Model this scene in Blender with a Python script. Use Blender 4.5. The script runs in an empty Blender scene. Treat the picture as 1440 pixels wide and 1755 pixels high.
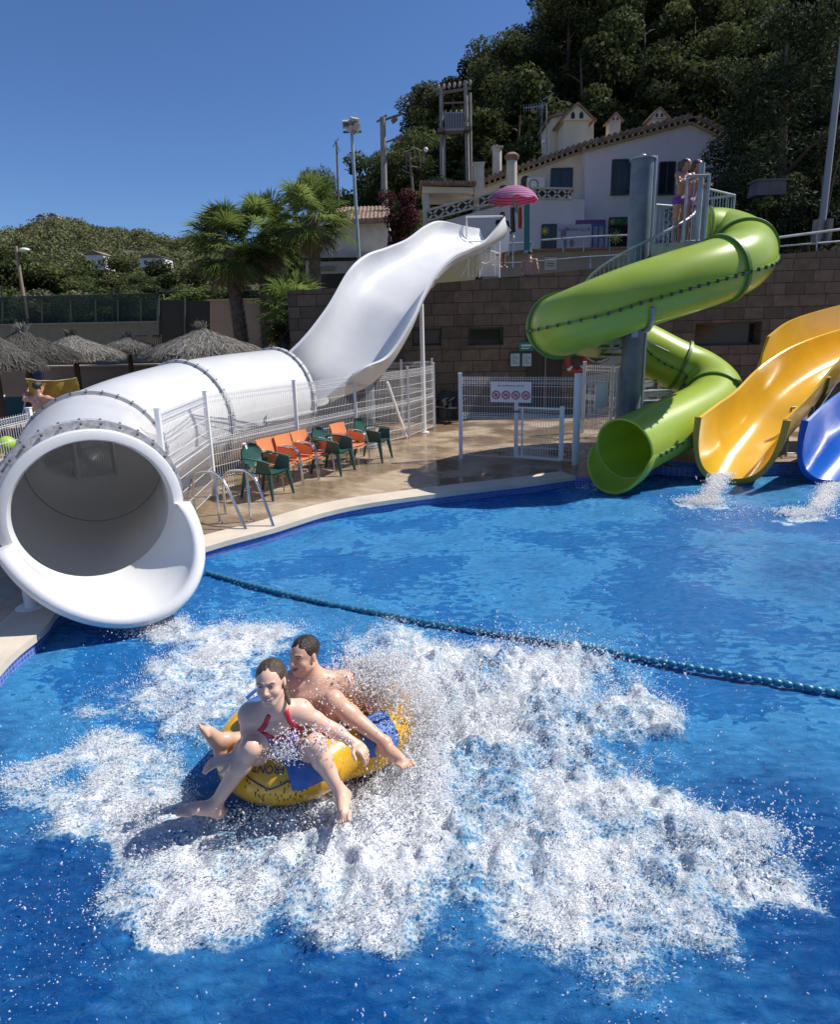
import bpy, math, random
import numpy as np
from mathutils import Vector, Matrix, Euler
from mathutils.geometry import tessellate_polygon
random.seed(7); RNG = np.random.default_rng(7)
scene = bpy.context.scene
# ------------------------------------------------------------------ camera
F_, CX_, CY_, TH, ROLL, CAMH = 1050., 720., 805., math.radians(13.1), math.radians(-1.4), 2.8
_f = Vector((0, math.cos(TH), -math.sin(TH))); _r0 = Vector((1, 0, 0)); _u0 = _r0.cross(_f)
_R = _r0*math.cos(ROLL) + _u0*math.sin(ROLL); _U = -_r0*math.sin(ROLL) + _u0*math.cos(ROLL)
CAMP = Vector((0, 0, CAMH))
cd = bpy.data.cameras.new('camera'); cam = bpy.data.objects.new('camera', cd)
scene.collection.objects.link(cam); scene.camera = cam
cd.sensor_fit = 'HORIZONTAL'; cd.sensor_width = 36; cd.lens = 36*F_/1440.
cd.shift_y = (CY_-877.5)/1440.; cd.clip_start = .05; cd.clip_end = 3000
m = Matrix((_R, _U, -_f)).transposed().to_4x4(); m.translation = CAMP; cam.matrix_world = m
# ------------------------------------------------------------------ light
SUN_AZ, SUN_EL = math.radians(77), math.radians(51)
w = bpy.data.worlds.new('World'); scene.world = w; w.use_nodes = True
nt = w.node_tree; bg = nt.nodes['Background']
sky = nt.nodes.new('ShaderNodeTexSky'); sky.sky_type = 'NISHITA'; sky.sun_disc = False
sky.sun_elevation = SUN_EL; sky.sun_rotation = SUN_AZ; sky.altitude = 100
sky.air_density = 1.0; sky.dust_density = .25; sky.ozone_density = 6.0
mxs = nt.nodes.new('ShaderNodeMix'); mxs.data_type = 'RGBA'; mxs.blend_type = 'MULTIPLY'; mxs.inputs[0].default_value = 1; mxs.inputs[7].default_value = (.80, .95, 1.20, 1)
nt.links.new(sky.outputs[0], mxs.inputs[6]); nt.links.new(mxs.outputs[2], bg.inputs[0]); bg.inputs[1].default_value = .078
sd = Vector((math.sin(SUN_AZ)*math.cos(SUN_EL), math.cos(SUN_AZ)*math.cos(SUN_EL), math.sin(SUN_EL)))
sl = bpy.data.lights.new('sun', 'SUN'); sl.energy = 4.7; sl.angle = math.radians(.5); sl.color = (1, .955, .88)
so = bpy.data.objects.new('sun', sl); scene.collection.objects.link(so)
so.rotation_euler = sd.to_track_quat('Z', 'Y').to_euler()
scene.view_settings.view_transform = 'Standard'; scene.view_settings.look = 'None'
scene.view_settings.exposure = 0.28; scene.view_settings.gamma = 1
scene.cycles.use_denoising = True; scene.cycles.max_bounces = 6; scene.cycles.transparent_max_bounces = 8
scene.cycles.caustics_reflective = False; scene.cycles.caustics_refractive = False
# ------------------------------------------------------------------ helpers
V = Vector
def ray(x, y): return _f + _R*((x-CX_)/F_) + _U*((CY_-y)/F_)
def Z(x, y, z=0.):
    d = ray(x, y); return CAMP + d*((z-CAMH)/d.z)
def Q(x, y, Y):
    d = ray(x, y); return CAMP + d*(Y/d.y)
def W(x, y, w): return CAMP + ray(x, y)*w
def tag(o, label=None, cat=None, group=None, kind=None):
    if label: o['label'] = label
    if cat: o['category'] = cat
    if group: o['group'] = group
    if kind: o['kind'] = kind
    return o
def empty(name, loc=(0, 0, 0), label=None, cat=None, group=None, rz=0):
    o = bpy.data.objects.new(name, None); scene.collection.objects.link(o)
    o.location = loc; o.rotation_euler = (0, 0, rz); o.empty_display_size = .2
    return tag(o, label, cat, group)
def copy_tree(o, parent=None):
    c = o.copy(); scene.collection.objects.link(c)
    if parent: c.parent = parent
    for ch in list(o.children): copy_tree(ch, c)
    return c
class MB:
    def __init__(s): s.v = []; s.f = []; s.mi = []; s.cur = 0
    def add(s, vs, fs):
        b = len(s.v); s.v.extend([tuple(p) for p in vs])
        for f in fs: s.f.append(tuple(i+b for i in f)); s.mi.append(s.cur)
        return s
    def box(s, c, size, rot=None, taper=1.0):
        c = V(c); hx, hy, hz = size[0]/2, size[1]/2, size[2]/2; vs = []
        for z in (-1, 1):
            t = taper if z > 0 else 1
            for x, y in ((-1, -1), (1, -1), (1, 1), (-1, 1)):
                p = V((x*hx*t, y*hy*t, z*hz))
                if rot is not None: p = rot @ p
                vs.append(c+p)
        return s.add(vs, [(3, 2, 1, 0), (4, 5, 6, 7), (0, 1, 5, 4), (1, 2, 6, 5), (2, 3, 7, 6), (3, 0, 4, 7)])
    def bar(s, a, b, w_, h_=None, up=(0, 0, 1)):
        a = V(a); b = V(b); h_ = h_ or w_; d = (b-a); L = d.length
        if L < 1e-6: return s
        d.normalize(); u = V(up)
        if abs(d.dot(u)) > .98: u = V((1, 0, 0))
        x = d.cross(u).normalized(); y = x.cross(d).normalized()
        M = Matrix((x, d, y)).transposed()
        return s.box((a+b)/2, (w_, L, h_), M)
    def tube(s, pts, r, seg=8, closed=False, caps=True, up0=None):
        pts = [V(p) for p in pts]; n = len(pts)
        rs = r if hasattr(r, '__len__') else [r]*n
        b = len(s.v); N = None
        for i, p in enumerate(pts):
            if closed: t = pts[(i+1) % n]-pts[i-1]
            else: t = pts[min(i+1, n-1)]-pts[max(i-1, 0)]
            if t.length < 1e-9: t = V((0, 0, 1))
            t.normalize()
            if N is None:
                u = V(up0) if up0 else V((0, 0, 1))
                if abs(t.dot(u)) > .95: u = V((1, 0, 0))
                N = (u - t*u.dot(t)).normalized()
            else:
                N = (N - t*N.dot(t))
                N = N.normalized() if N.length > 1e-6 else t.orthogonal().normalized()
            B = t.cross(N)
            for k in range(seg):
                a = 2*math.pi*k/seg
                s.v.append(tuple(p + (N*math.cos(a)+B*math.sin(a))*rs[i]))
        m_ = n if closed else n-1
        for i in range(m_):
            i2 = (i+1) % n
            for k in range(seg):
                k2 = (k+1) % seg
                s.f.append((b+i*seg+k, b+i*seg+k2, b+i2*seg+k2, b+i2*seg+k)); s.mi.append(s.cur)
        if caps and not closed:
            s.f.append(tuple(b+k for k in range(seg))[::-1]); s.mi.append(s.cur)
            s.f.append(tuple(b+(n-1)*seg+k for k in range(seg))); s.mi.append(s.cur)
        return s
    def lathe(s, prof, c=(0, 0, 0), seg=24):
        c = V(c); b = len(s.v); n = len(prof)
        for r, z in prof:
            for k in range(seg):
                a = 2*math.pi*k/seg; s.v.append((c.x+r*math.cos(a), c.y+r*math.sin(a), c.z+z))
        for i in range(n-1):
            for k in range(seg):
                k2 = (k+1) % seg
                s.f.append((b+i*seg+k, b+i*seg+k2, b+(i+1)*seg+k2, b+(i+1)*seg+k)); s.mi.append(s.cur)
        s.f.append(tuple(b+k for k in range(seg))[::-1]); s.mi.append(s.cur)
        s.f.append(tuple(b+(n-1)*seg+k for k in range(seg))); s.mi.append(s.cur)
        return s
    def sphere(s, c, r, seg=12, rings=8, rot=None):
        c = V(c); r = r if hasattr(r, '__len__') else (r, r, r); b = len(s.v)
        for i in range(rings+1):
            t = math.pi*i/rings
            for k in range(seg):
                a = 2*math.pi*k/seg
                p = V((r[0]*math.sin(t)*math.cos(a), r[1]*math.sin(t)*math.sin(a), r[2]*math.cos(t)))
                if rot is not None: p = rot @ p
                s.v.append(tuple(c+p))
        for i in range(rings):
            for k in range(seg):
                k2 = (k+1) % seg
                s.f.append((b+i*seg+k, b+(i+1)*seg+k, b+(i+1)*seg+k2, b+i*seg+k2)); s.mi.append(s.cur)
        return s
    def prism(s, pts, d):
        """planar polygon (3D points, ccw seen from the front) extruded by vector d"""
        pts = [V(p) for p in pts]; d = V(d); n = len(pts); b = len(s.v)
        s.v.extend([tuple(p) for p in pts]); s.v.extend([tuple(p+d) for p in pts])
        for tri in tessellate_polygon([pts]):
            s.f.append(tuple(b+i for i in tri)); s.mi.append(s.cur)
            s.f.append(tuple(b+n+i for i in tri[::-1])); s.mi.append(s.cur)
        for i in range(n):
            j = (i+1) % n
            s.f.append((b+i, b+j, b+n+j, b+n+i)); s.mi.append(s.cur)
        return s
    def grid(s, rows, closed=False, flip=False):
        b = len(s.v); nr = len(rows); nc = len(rows[0])
        for r in rows: s.v.extend([tuple(p) for p in r])
        for i in range(nr-1):
            for k in range(nc if closed else nc-1):
                k2 = (k+1) % nc
                q = (b+i*nc+k, b+i*nc+k2, b+(i+1)*nc+k2, b+(i+1)*nc+k)
                s.f.append(q[::-1] if flip else q); s.mi.append(s.cur)
        return s
    def build(s, name, mat, parent=None, smooth=True, angle=38, fixn=True):
        me = bpy.data.meshes.new(name); me.from_pydata(s.v, [], s.f)
        mats = mat if isinstance(mat, (list, tuple)) else [mat]
        for q in mats: me.materials.append(q)
        if len(mats) > 1: me.polygons.foreach_set('material_index', s.mi)
        if fixn:
            import bmesh
            bm = bmesh.new(); bm.from_mesh(me)
            bmesh.ops.recalc_face_normals(bm, faces=bm.faces); bm.to_mesh(me); bm.free()
        if smooth:
            me.shade_smooth(); me.set_sharp_from_angle(angle=math.radians(angle))
        o = bpy.data.objects.new(name, me); scene.collection.objects.link(o)
        if parent: o.parent = parent
        return o
def wm(o):
    m_ = Matrix.LocRotScale(o.location, o.rotation_euler, o.scale)
    return wm(o.parent) @ m_ if o.parent else m_
def wbuild(mb, name, mat, parent, **k):
    """mesh authored in world coordinates, stored in the frame of its parent"""
    o = mb.build(name, mat, None, **k)
    o.data.transform(wm(parent).inverted()); o.parent = parent
    return o
def np_mesh(name, verts, faces, mat, smooth=False, attrs=None):
    """verts (n,3) float, faces (m,k) int with constant k"""
    me = bpy.data.meshes.new(name); n, (mf, k) = len(verts), faces.shape
    me.vertices.add(n); me.vertices.foreach_set('co', np.ascontiguousarray(verts, dtype=np.float32).ravel())
    me.loops.add(mf*k); me.loops.foreach_set('vertex_index', np.ascontiguousarray(faces, dtype=np.int32).ravel())
    me.polygons.add(mf); me.polygons.foreach_set('loop_start', np.arange(0, mf*k, k, dtype=np.int32))
    me.update(calc_edges=True); me.validate(clean_customdata=False)
    if smooth: me.shade_smooth()
    if mat: me.materials.append(mat)
    if attrs:
        for nm, arr in attrs.items():
            if arr.ndim == 1:
                a = me.attributes.new(nm, 'FLOAT', 'POINT'); a.data.foreach_set('value', arr.astype(np.float32))
            else:
                a = me.attributes.new(nm, 'FLOAT_COLOR', 'POINT'); a.data.foreach_set('color', arr.astype(np.float32).ravel())
    return me
def link_mesh(name, me, parent=None):
    o = bpy.data.objects.new(name, me); scene.collection.objects.link(o)
    if parent: me.transform(wm(parent).inverted()); o.parent = parent
    return o
def spline(P, n):
    """catmull-rom through points (lists of floats, any dimension), n samples"""
    P = np.array([list(p) for p in P], float); m_ = len(P)
    Pe = np.vstack([2*P[0]-P[1], P, 2*P[-1]-P[-2]]); out = []
    for i in range(n):
        t = (m_-1)*i/(n-1); k = min(int(t), m_-2); u = t-k
        a, b, c, d = Pe[k], Pe[k+1], Pe[k+2], Pe[k+3]
        out.append(.5*((2*b)+(-a+c)*u+(2*a-5*b+4*c-d)*u*u+(-a+3*b-3*c+d)*u**3))
    return out
# ------------------------------------------------------------------ materials
MATS = {}
def mat(name, col, rough=.6, metal=0., var=0., vscale=3., bump=0., bscale=40., spec=None, col2=None, detail=6., trans=0., coat=0., stretch=None, sss=0.):
    if name in MATS: return MATS[name]
    m_ = bpy.data.materials.new(name); m_.use_nodes = True; t = m_.node_tree; b = t.nodes['Principled BSDF']
    b.inputs['Base Color'].default_value = (*col, 1); b.inputs['Roughness'].default_value = rough; b.inputs['Metallic'].default_value = metal
    if spec is not None: b.inputs['Specular IOR Level'].default_value = spec
    if coat: b.inputs['Coat Weight'].default_value = coat; b.inputs['Coat Roughness'].default_value = .08
    if sss: b.inputs['Subsurface Weight'].default_value = sss; b.inputs['Subsurface Scale'].default_value = .01; b.inputs['Subsurface Radius'].default_value = (1, .35, .2)
    tc = t.nodes.new('ShaderNodeTexCoord'); src = tc.outputs['Object']
    if stretch:
        mp = t.nodes.new('ShaderNodeMapping'); mp.inputs['Scale'].default_value = stretch; t.links.new(src, mp.inputs[0]); src = mp.outputs[0]
    if var or col2:
        n = t.nodes.new('ShaderNodeTexNoise'); n.inputs['Scale'].default_value = vscale; n.inputs['Detail'].default_value = detail; n.inputs['Roughness'].default_value = .62
        t.links.new(src, n.inputs['Vector'])
        r = t.nodes.new('ShaderNodeValToRGB'); r.color_ramp.elements[0].position = .32; r.color_ramp.elements[1].position = .68
        c2 = col2 or tuple(min(1, c*(1+var)) for c in col)
        c1 = col if col2 else tuple(c*(1-var) for c in col)
        r.color_ramp.elements[0].color = (*c1, 1); r.color_ramp.elements[1].color = (*c2, 1)
        t.links.new(n.outputs['Fac'], r.inputs[0]); t.links.new(r.outputs[0], b.inputs['Base Color'])
    if bump:
        n2 = t.nodes.new('ShaderNodeTexNoise'); n2.inputs['Scale'].default_value = bscale; n2.inputs['Detail'].default_value = 5
        t.links.new(src, n2.inputs['Vector']); bp = t.nodes.new('ShaderNodeBump'); bp.inputs['Strength'].default_value = bump; bp.inputs['Distance'].default_value = .02
        t.links.new(n2.outputs['Fac'], bp.inputs['Height']); t.links.new(bp.outputs[0], b.inputs['Normal'])
    if trans:
        tr = t.nodes.new('ShaderNodeBsdfTranslucent'); tr.inputs[0].default_value = (*[min(1, c*1.6) for c in col], 1)
        mx = t.nodes.new('ShaderNodeMixShader'); mx.inputs[0].default_value = trans
        out = t.nodes['Material Output']; t.links.new(b.outputs[0], mx.inputs[1]); t.links.new(tr.outputs[0], mx.inputs[2]); t.links.new(mx.outputs[0], out.inputs[0])
    MATS[name] = m_; return m_
def nodes_of(m_): return m_.node_tree, m_.node_tree.nodes['Principled BSDF']
def leafmat(name, c1, c2, trans=.25, rough=.8):
    """foliage: per-leaf colour from the mesh attribute 'tint'"""
    if name in MATS: return MATS[name]
    m_ = bpy.data.materials.new(name); m_.use_nodes = True; t = m_.node_tree; b = t.nodes['Principled BSDF']
    b.inputs['Roughness'].default_value = rough; b.inputs['Specular IOR Level'].default_value = .12
    a = t.nodes.new('ShaderNodeAttribute'); a.attribute_name = 'tint'
    r = t.nodes.new('ShaderNodeMix'); r.data_type = 'RGBA'; r.inputs[6].default_value = (*c1, 1); r.inputs[7].default_value = (*c2, 1)
    oi = t.nodes.new('ShaderNodeObjectInfo'); hs = t.nodes.new('ShaderNodeHueSaturation')
    mr = t.nodes.new('ShaderNodeMapRange'); mr.inputs[3].default_value = .55; mr.inputs[4].default_value = 1.5
    t.links.new(oi.outputs['Random'], mr.inputs[0]); t.links.new(mr.outputs[0], hs.inputs['Value'])
    t.links.new(a.outputs['Fac'], r.inputs[0]); t.links.new(r.outputs[2], hs.inputs['Color']); t.links.new(hs.outputs[0], b.inputs['Base Color'])
    tr = t.nodes.new('ShaderNodeBsdfTranslucent'); t.links.new(hs.outputs[0], tr.inputs[0])
    mx = t.nodes.new('ShaderNodeMixShader'); mx.inputs[0].default_value = trans
    t.links.new(b.outputs[0], mx.inputs[1]); t.links.new(tr.outputs[0], mx.inputs[2]); t.links.new(mx.outputs[0], t.nodes['Material Output'].inputs[0])
    MATS[name] = m_; return m_
def N3(pts, seed=0, octaves=4, scale=1.):
    """cheap numpy value noise, pts (n,2)"""
    out = np.zeros(len(pts)); amp = 1; tot = 0; p = np.asarray(pts)*scale
    for o in range(octaves):
        q = p*2**o + seed*17.3 + o*5.1; i = np.floor(q).astype(int); f = q-i; f = f*f*(3-2*f)
        def h(ix, iy):
            n = (ix*374761393 + iy*668265263 + (seed+o)*1274126177) & 0x7fffffff
            n = (n ^ (n >> 13))*1274126177 & 0x7fffffff
            return ((n ^ (n >> 16)) & 0xffff)/65535.
        a = h(i[:, 0], i[:, 1]); b = h(i[:, 0]+1, i[:, 1]); c = h(i[:, 0], i[:, 1]+1); d = h(i[:, 0]+1, i[:, 1]+1)
        out += amp*((a*(1-f[:, 0])+b*f[:, 0])*(1-f[:, 1])+(c*(1-f[:, 0])+d*f[:, 0])*f[:, 1]); tot += amp; amp *= .5
    return out/tot
M_white = mat('white_fibreglass', (.74, .735, .72), .3, var=.06, vscale=1.1, bump=.04, bscale=6, coat=.3)
M_flange = mat('grey_flange', (.46, .46, .47), .5, var=.12, vscale=9)
M_galv = mat('galvanised_steel', (.34, .39, .43), .5, metal=.55, var=.22, vscale=3.5)
M_steel = mat('polished_steel', (.62, .63, .65), .16, metal=1.)
M_wpaint = mat('white_painted_metal', (.78, .78, .78), .4)
M_bolt = mat('dark_bolt', (.10, .10, .10), .5, metal=.4)
M_green = mat('green_fibreglass', (.47, .60, .085), .33, var=.05, vscale=2, coat=.4)
M_greend = mat('dark_green_seam', (.06, .14, .03), .6)
M_yellow = mat('yellow_fibreglass', (.80, .47, .03), .22, var=.06, vscale=2.5, coat=.4)
M_blue = mat('blue_fibreglass', (.02, .15, .58), .22, var=.05, vscale=2.5, coat=.4)
M_dark = mat('dark_opening', (.012, .012, .013), .6)
# ================================================================== SETTING
DECK = .15
# pool outline (world xy) from left front round the back to the right
def zxy(x, y, z=.1): p = Z(x, y, z); return (p.x, p.y)
pool_key = [(-3.15, 1.0), (-3.2, 3.2), zxy(2, 1150), zxy(70, 1090), (-3.62, 5.7), (-3.35, 6.5), zxy(362, 942), zxy(470, 912), zxy(560, 884), zxy(650, 866), zxy(800, 846), zxy(900, 834), zxy(985, 822)]
pool_pts = [tuple(p) for p in spline(pool_key, 90)]
PX0 = pool_pts[-1]
pier_f = [zxy(1040, 823, .1), (4.5, 11.25), (5.0, 11.0), (7.2, 10.83), (10.0, 10.7)]
pool_all = pool_pts + pier_f[:-1] + [(9.4, 10.72), (9.4, 4.2), (6.4, -.6), (6.4, -3.0), (-3.15, -3.0)]
# --- ground (deck) with a hole for the pool
outer = [V((-900, -300, 0)), V((900, -300, 0)), V((900, 21, 0)), V((-900, 21, 0))]
hole = [V((p[0], p[1], 0)) for p in pool_all]
tri = tessellate_polygon([outer, hole[::-1]])
allp = outer + hole[::-1]
mb = MB(); mb.add([(p.x, p.y, DECK) for p in allp], [t for t in tri])
def deck_material():
    m_ = mat('wet_deck', (.40, .30, .21), .5); t, b = nodes_of(m_)
    tc = t.nodes.new('ShaderNodeTexCoord')
    br = t.nodes.new('ShaderNodeTexBrick'); br.inputs['Scale'].default_value = 1.9; br.inputs['Mortar Size'].default_value = .008
    br.inputs['Color1'].default_value = (.36, .27, .18, 1); br.inputs['Color2'].default_value = (.47, .37, .26, 1); br.inputs['Mortar'].default_value = (.26, .20, .15, 1); br.offset = .5
    mp = t.nodes.new('ShaderNodeMapping'); mp.inputs['Rotation'].default_value = (0, 0, .5); t.links.new(tc.outputs['Object'], mp.inputs[0]); t.links.new(mp.outputs[0], br.inputs[0])
    n = t.nodes.new('ShaderNodeTexNoise'); n.inputs['Scale'].default_value = .8; n.inputs['Detail'].default_value = 7; t.links.new(tc.outputs['Object'], n.inputs[0])
    r = t.nodes.new('ShaderNodeValToRGB'); r.color_ramp.elements[0].position = .42; r.color_ramp.elements[1].position = .56
    t.links.new(n.outputs[0], r.inputs[0])
    mx = t.nodes.new('ShaderNodeMix'); mx.data_type = 'RGBA'; mx.blend_type = 'MULTIPLY'; mx.inputs[7].default_value = (.62, .56, .50, 1)
    t.links.new(r.outputs[0], mx.inputs[0]); t.links.new(br.outputs[0], mx.inputs[6]); t.links.new(mx.outputs[2], b.inputs['Base Color'])
    mr = t.nodes.new('ShaderNodeMapRange'); mr.inputs[3].default_value = .55; mr.inputs[4].default_value = .07
    t.links.new(r.outputs[0], mr.inputs[0]); t.links.new(mr.outputs[0], b.inputs['Roughness'])
    n2 = t.nodes.new('ShaderNodeTexNoise'); n2.inputs['Scale'].default_value = 14; t.links.new(tc.outputs['Object'], n2.inputs[0])
    bp = t.nodes.new('ShaderNodeBump'); bp.inputs['Strength'].default_value = .12; bp.inputs['Distance'].default_value = .02
    t.links.new(n2.outputs[0], bp.inputs['Height']); t.links.new(bp.outputs[0], b.inputs['Normal']); return m_
tag(mb.build('pool_deck', deck_material(), smooth=False), kind='structure')
# --- coping strip
def offset_poly(P, d):
    out = []
    for i in range(len(P)):
        a = V(P[max(i-1, 0)]); b = V(P[min(i+1, len(P)-1)]); t = (b-a).normalized(); out.append((P[i][0]-t.y*d, P[i][1]+t.x*d))
    return out
cop = offset_poly(pool_pts, .42); inn = offset_poly(pool_pts, -.03)
mb = MB()
mb.grid([[(inn[i][0], inn[i][1], DECK-.05), (inn[i][0], inn[i][1], DECK+.018), (cop[i][0], cop[i][1], DECK+.018), (cop[i][0], cop[i][1], DECK-.02)] for i in range(len(pool_pts))])
Mcop = mat('pale_coping', (.62, .54, .43), .55, var=.12, vscale=2.2, bump=.15, bscale=30)
tag(mb.build('coping', Mcop, angle=30), kind='structure')
# --- mosaic pool wall
def mosaic(name, c1, c2, mort, sc):
    m_ = mat(name, c1, .25); t, b = nodes_of(m_)
    tc = t.nodes.new('ShaderNodeTexCoord'); 
    se = t.nodes.new('ShaderNodeSeparateXYZ'); t.links.new(tc.outputs['Object'], se.inputs[0])
    ad = t.nodes.new('ShaderNodeMath'); ad.operation = 'ADD'; t.links.new(se.outputs[0], ad.inputs[0]); t.links.new(se.outputs[1], ad.inputs[1])
    cb = t.nodes.new('ShaderNodeCombineXYZ'); t.links.new(ad.outputs[0], cb.inputs[0]); t.links.new(se.outputs[2], cb.inputs[1])
    br = t.nodes.new('ShaderNodeTexBrick'); br.offset = 0; br.inputs['Scale'].default_value = sc; br.inputs['Brick Width'].default_value = .5; br.inputs['Row Height'].default_value = .5
    br.inputs['Mortar Size'].default_value = .05; br.inputs['Color1'].default_value = (*c1, 1); br.inputs['Color2'].default_value = (*c2, 1); br.inputs['Mortar'].default_value = (*mort, 1)
    t.links.new(cb.outputs[0], br.inputs[0]); t.links.new(br.outputs[0], b.inputs['Base Color']); return m_
Mmos = mosaic('blue_mosaic', (.03, .09, .42), (.09, .16, .50), (.25, .30, .45), 12)
mb = MB(); cl = pool_all + [pool_all[0]]
mb.grid([[(p[0], p[1], -.8), (p[0], p[1], DECK-.004)] for p in cl])
tag(mb.build('pool_wall', Mmos, smooth=False), kind='structure')
# --- raised mosaic pier that carries the open slides
pr_ = [(4.72, 11.3), (5.05, 10.96), (7.25, 10.78), (10.2, 10.64), (10.2, 12.6), (4.72, 12.6)]
pier = empty('slide_pier', (6, 11, 0), 'low blue mosaic ledge at the pool edge under the yellow and blue slides', 'ledge')
mb = MB(); mb.prism([(p[0], p[1], -.7) for p in pr_], (0, 0, .93)); wbuild(mb, 'mosaic_face', Mmos, pier, smooth=False)
mb = MB(); mb.prism([(p[0], p[1], .234) for p in pr_], (0, 0, .03)); wbuild(mb, 'top_slab', mat('pier_slab', (.36, .28, .2), .35, var=.15), pier, smooth=False)

# --- WATER -----------------------------------------------------------
def in_poly(P, pts):
    x, y = pts[:, 0], pts[:, 1]; c = np.zeros(len(x), bool); n = len(P); j = n-1
    for i in range(n):
        xi, yi = P[i]; xj, yj = P[j]
        c ^= ((yi > y) != (yj > y)) & (x < (xj-xi)*(y-yi)/((yj-yi) or 1e-9)+xi); j = i
    return c
def foam_blobs():
    """(centre x,y ; half sizes ; angle ; density ; height) of the churned water, metres"""
    B = []
    def b(px, py, rx, ry, dens, hgt=.03, rot=0):
        p = Z(px, py, .05); q = Z(px+rx, py, .05); r = Z(px, py-ry, .05); r2 = Z(px, py+ry, .05)
        B.append((p.x, p.y, abs(q.x-p.x), abs(r.y-r2.y)/2, rot, dens, hgt))
    # wake from the slide mouth
    b(300, 1075, 70, 22, 1.0, .05); b(400, 1095, 75, 40, .95, .06); b(330, 1150, 110, 50, .95, .07); b(390, 1190, 90, 55, 1.0, .08)
    b(260, 1215, 120, 28, .85, .05); b(440, 1080, 40, 30, .8, .05)
    b(180, 1305, 150, 40, .7, .04); b(110, 1300, 110, 30, .5, .03); b(210, 1370, 150, 55, .85, .05); b(150, 1430, 110, 45, .7, .04); b(300, 1420, 120, 55, .9, .06)
    b(650, 1090, 110, 25, .75, .04); b(780, 1120, 120, 35, .9, .10)
    # bow wave right of and in front of the raft
    b(760, 1180, 160, 70, 1.0, .22); b(900, 1150, 150, 45, 1.0, .20); b(720, 1280, 120, 90, 1.0, .20); b(880, 1260, 190, 80, 1.0, .14)
    b(1090, 1235, 110, 40, .95, .14); b(820, 1400, 240, 100, 1.0, .12); b(560, 1440, 200, 75, 1.0, .10); b(450, 1500, 180, 60, .95, .06)
    b(700, 1520, 220, 80, 1.0, .08); b(1060, 1400, 200, 90, .85, .10); b(1240, 1450, 130, 75, .95, .13); b(1010, 1530, 180, 60, .95, .07)
    b(1180, 1530, 140, 50, .85, .06); b(330, 1480, 140, 60, .85, .05); b(640, 1400, 120, 60, 1.0, .12)
    b(250, 1500, 120, 45, .45, .03); b(60, 1380, 90, 50, .4, .03); b(420, 1545, 160, 35, .5, .03); b(1330, 1530, 70, 50, .5, .05); b(980, 1620, 150, 50, .55, .05); b(1120, 1600, 130, 45, .5, .05); b(620, 1590, 160, 35, .5, .04); b(1320, 1425, 70, 40, .6, .12)
    b(1205, 858, 42, 8, 1., .03); b(1375, 880, 50, 10, 1., .03); b(1030, 834, 40, 6, .8, .02); b(1090,1110,70,30,.3,.05); b(540, 1165, 60, 40, .5, .05)
    # secondary froth by the slide pier
    b(1230, 885, 90, 14, .35, .02)
    return B
FB = foam_blobs()
def foam_density(pts):
    d = np.zeros(len(pts)); h = np.zeros(len(pts))
    wob = (N3(pts, 3, 4, 2.6)-.5)
    wob2 = (N3(pts, 9, 4, 2.6)-.5)
    qx = pts[:, 0]+wob*.85; qy = pts[:, 1]+wob2*.85
    for (x, y, rx, ry, a, dn, hg) in FB:
        sc = min(1., rx*3); r = ((pts[:, 0]+(qx-pts[:, 0])*sc-x)/rx)**2+((pts[:, 1]+(qy-pts[:, 1])*sc-y)/max(ry, .05))**2
        g = np.clip((2.15-r)/1.7, 0, 1)**1.25*dn
        d = 1-(1-d)*(1-g*.9); h = np.maximum(h, np.clip(g*1.6-.35, 0, 1)*hg)
    lac = np.clip((N3(pts, 41, 5, 3.4)-.26)*2.6, 0, 1); d = d*(.62+.38*lac)
    return d, h
def wave(pts):
    p = np.asarray(pts)
    a = (N3(p*[1.0, 1.3]+[3.1, 0], 11, 4, 1.5)-.5)*.07 + (N3(p*[1, 1.5], 12, 4, 5.0)-.5)*.030 + (N3(p*[.8, 1.6], 13, 3, 13.)-.5)*.014
    return a
def water_grid(x0, x1, y0, y1, st):
    xs = np.arange(x0, x1+st/2, st); ys = np.arange(y0, y1+st/2, st); X, Y_ = np.meshgrid(xs, ys); P = np.stack([X.ravel(), Y_.ravel()], 1)
    d, h = foam_density(P)
    z = wave(P) - .015
    froth = (N3(P, 21, 4, 9.)-.35)*1.6
    z = z*(1+.8*np.clip(h/.1, 0, 1)) + h*(.30+froth*.95) + d*(N3(P, 22, 3, 26.)-.5)*.03
    nx, ny = len(xs), len(ys); I = np.arange(nx*ny).reshape(ny, nx)
    Fq = np.stack([I[:-1, :-1].ravel(), I[:-1, 1:].ravel(), I[1:, 1:].ravel(), I[1:, :-1].ravel()], 1)
    cc = P[Fq].mean(1); big = in_poly([tuple(V(p)) for p in pool_grow], cc); Fq = Fq[big]
    return P, z, d, Fq
pool_grow = [(p[0], p[1]) for p in offset_poly(pool_pts, .10)] + [(p[0], p[1]+.12) for p in pier_f[:-1]] + [(9.5, 10.9), (9.5, 4.2), (6.5, -.6), (6.5, -3.), (-3.3, -3.)]
Pn, zn, dn_, fn_ = water_grid(-4.2, 10.2, 1.2, 7.4, .016)
Pf, zf, df_, ff_ = water_grid(-4.2, 10.2, 7.4, 11.5, .03)
Pb, zb, db_, fb_ = water_grid(-4.2, 10.2, -3.0, 1.2, .12)
Pall = np.vstack([Pn, Pf, Pb]); zall = np.concatenate([zn, zf, zb]); dall = np.concatenate([dn_, df_, db_])
fall = np.vstack([fn_, ff_+len(Pn), fb_+len(Pn)+len(Pf)])
used, inv = np.unique(fall, return_inverse=True); fall = inv.reshape(fall.shape)
Vw = np.column_stack([Pall[used], zall[used]]); dw = dall[used]
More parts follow.
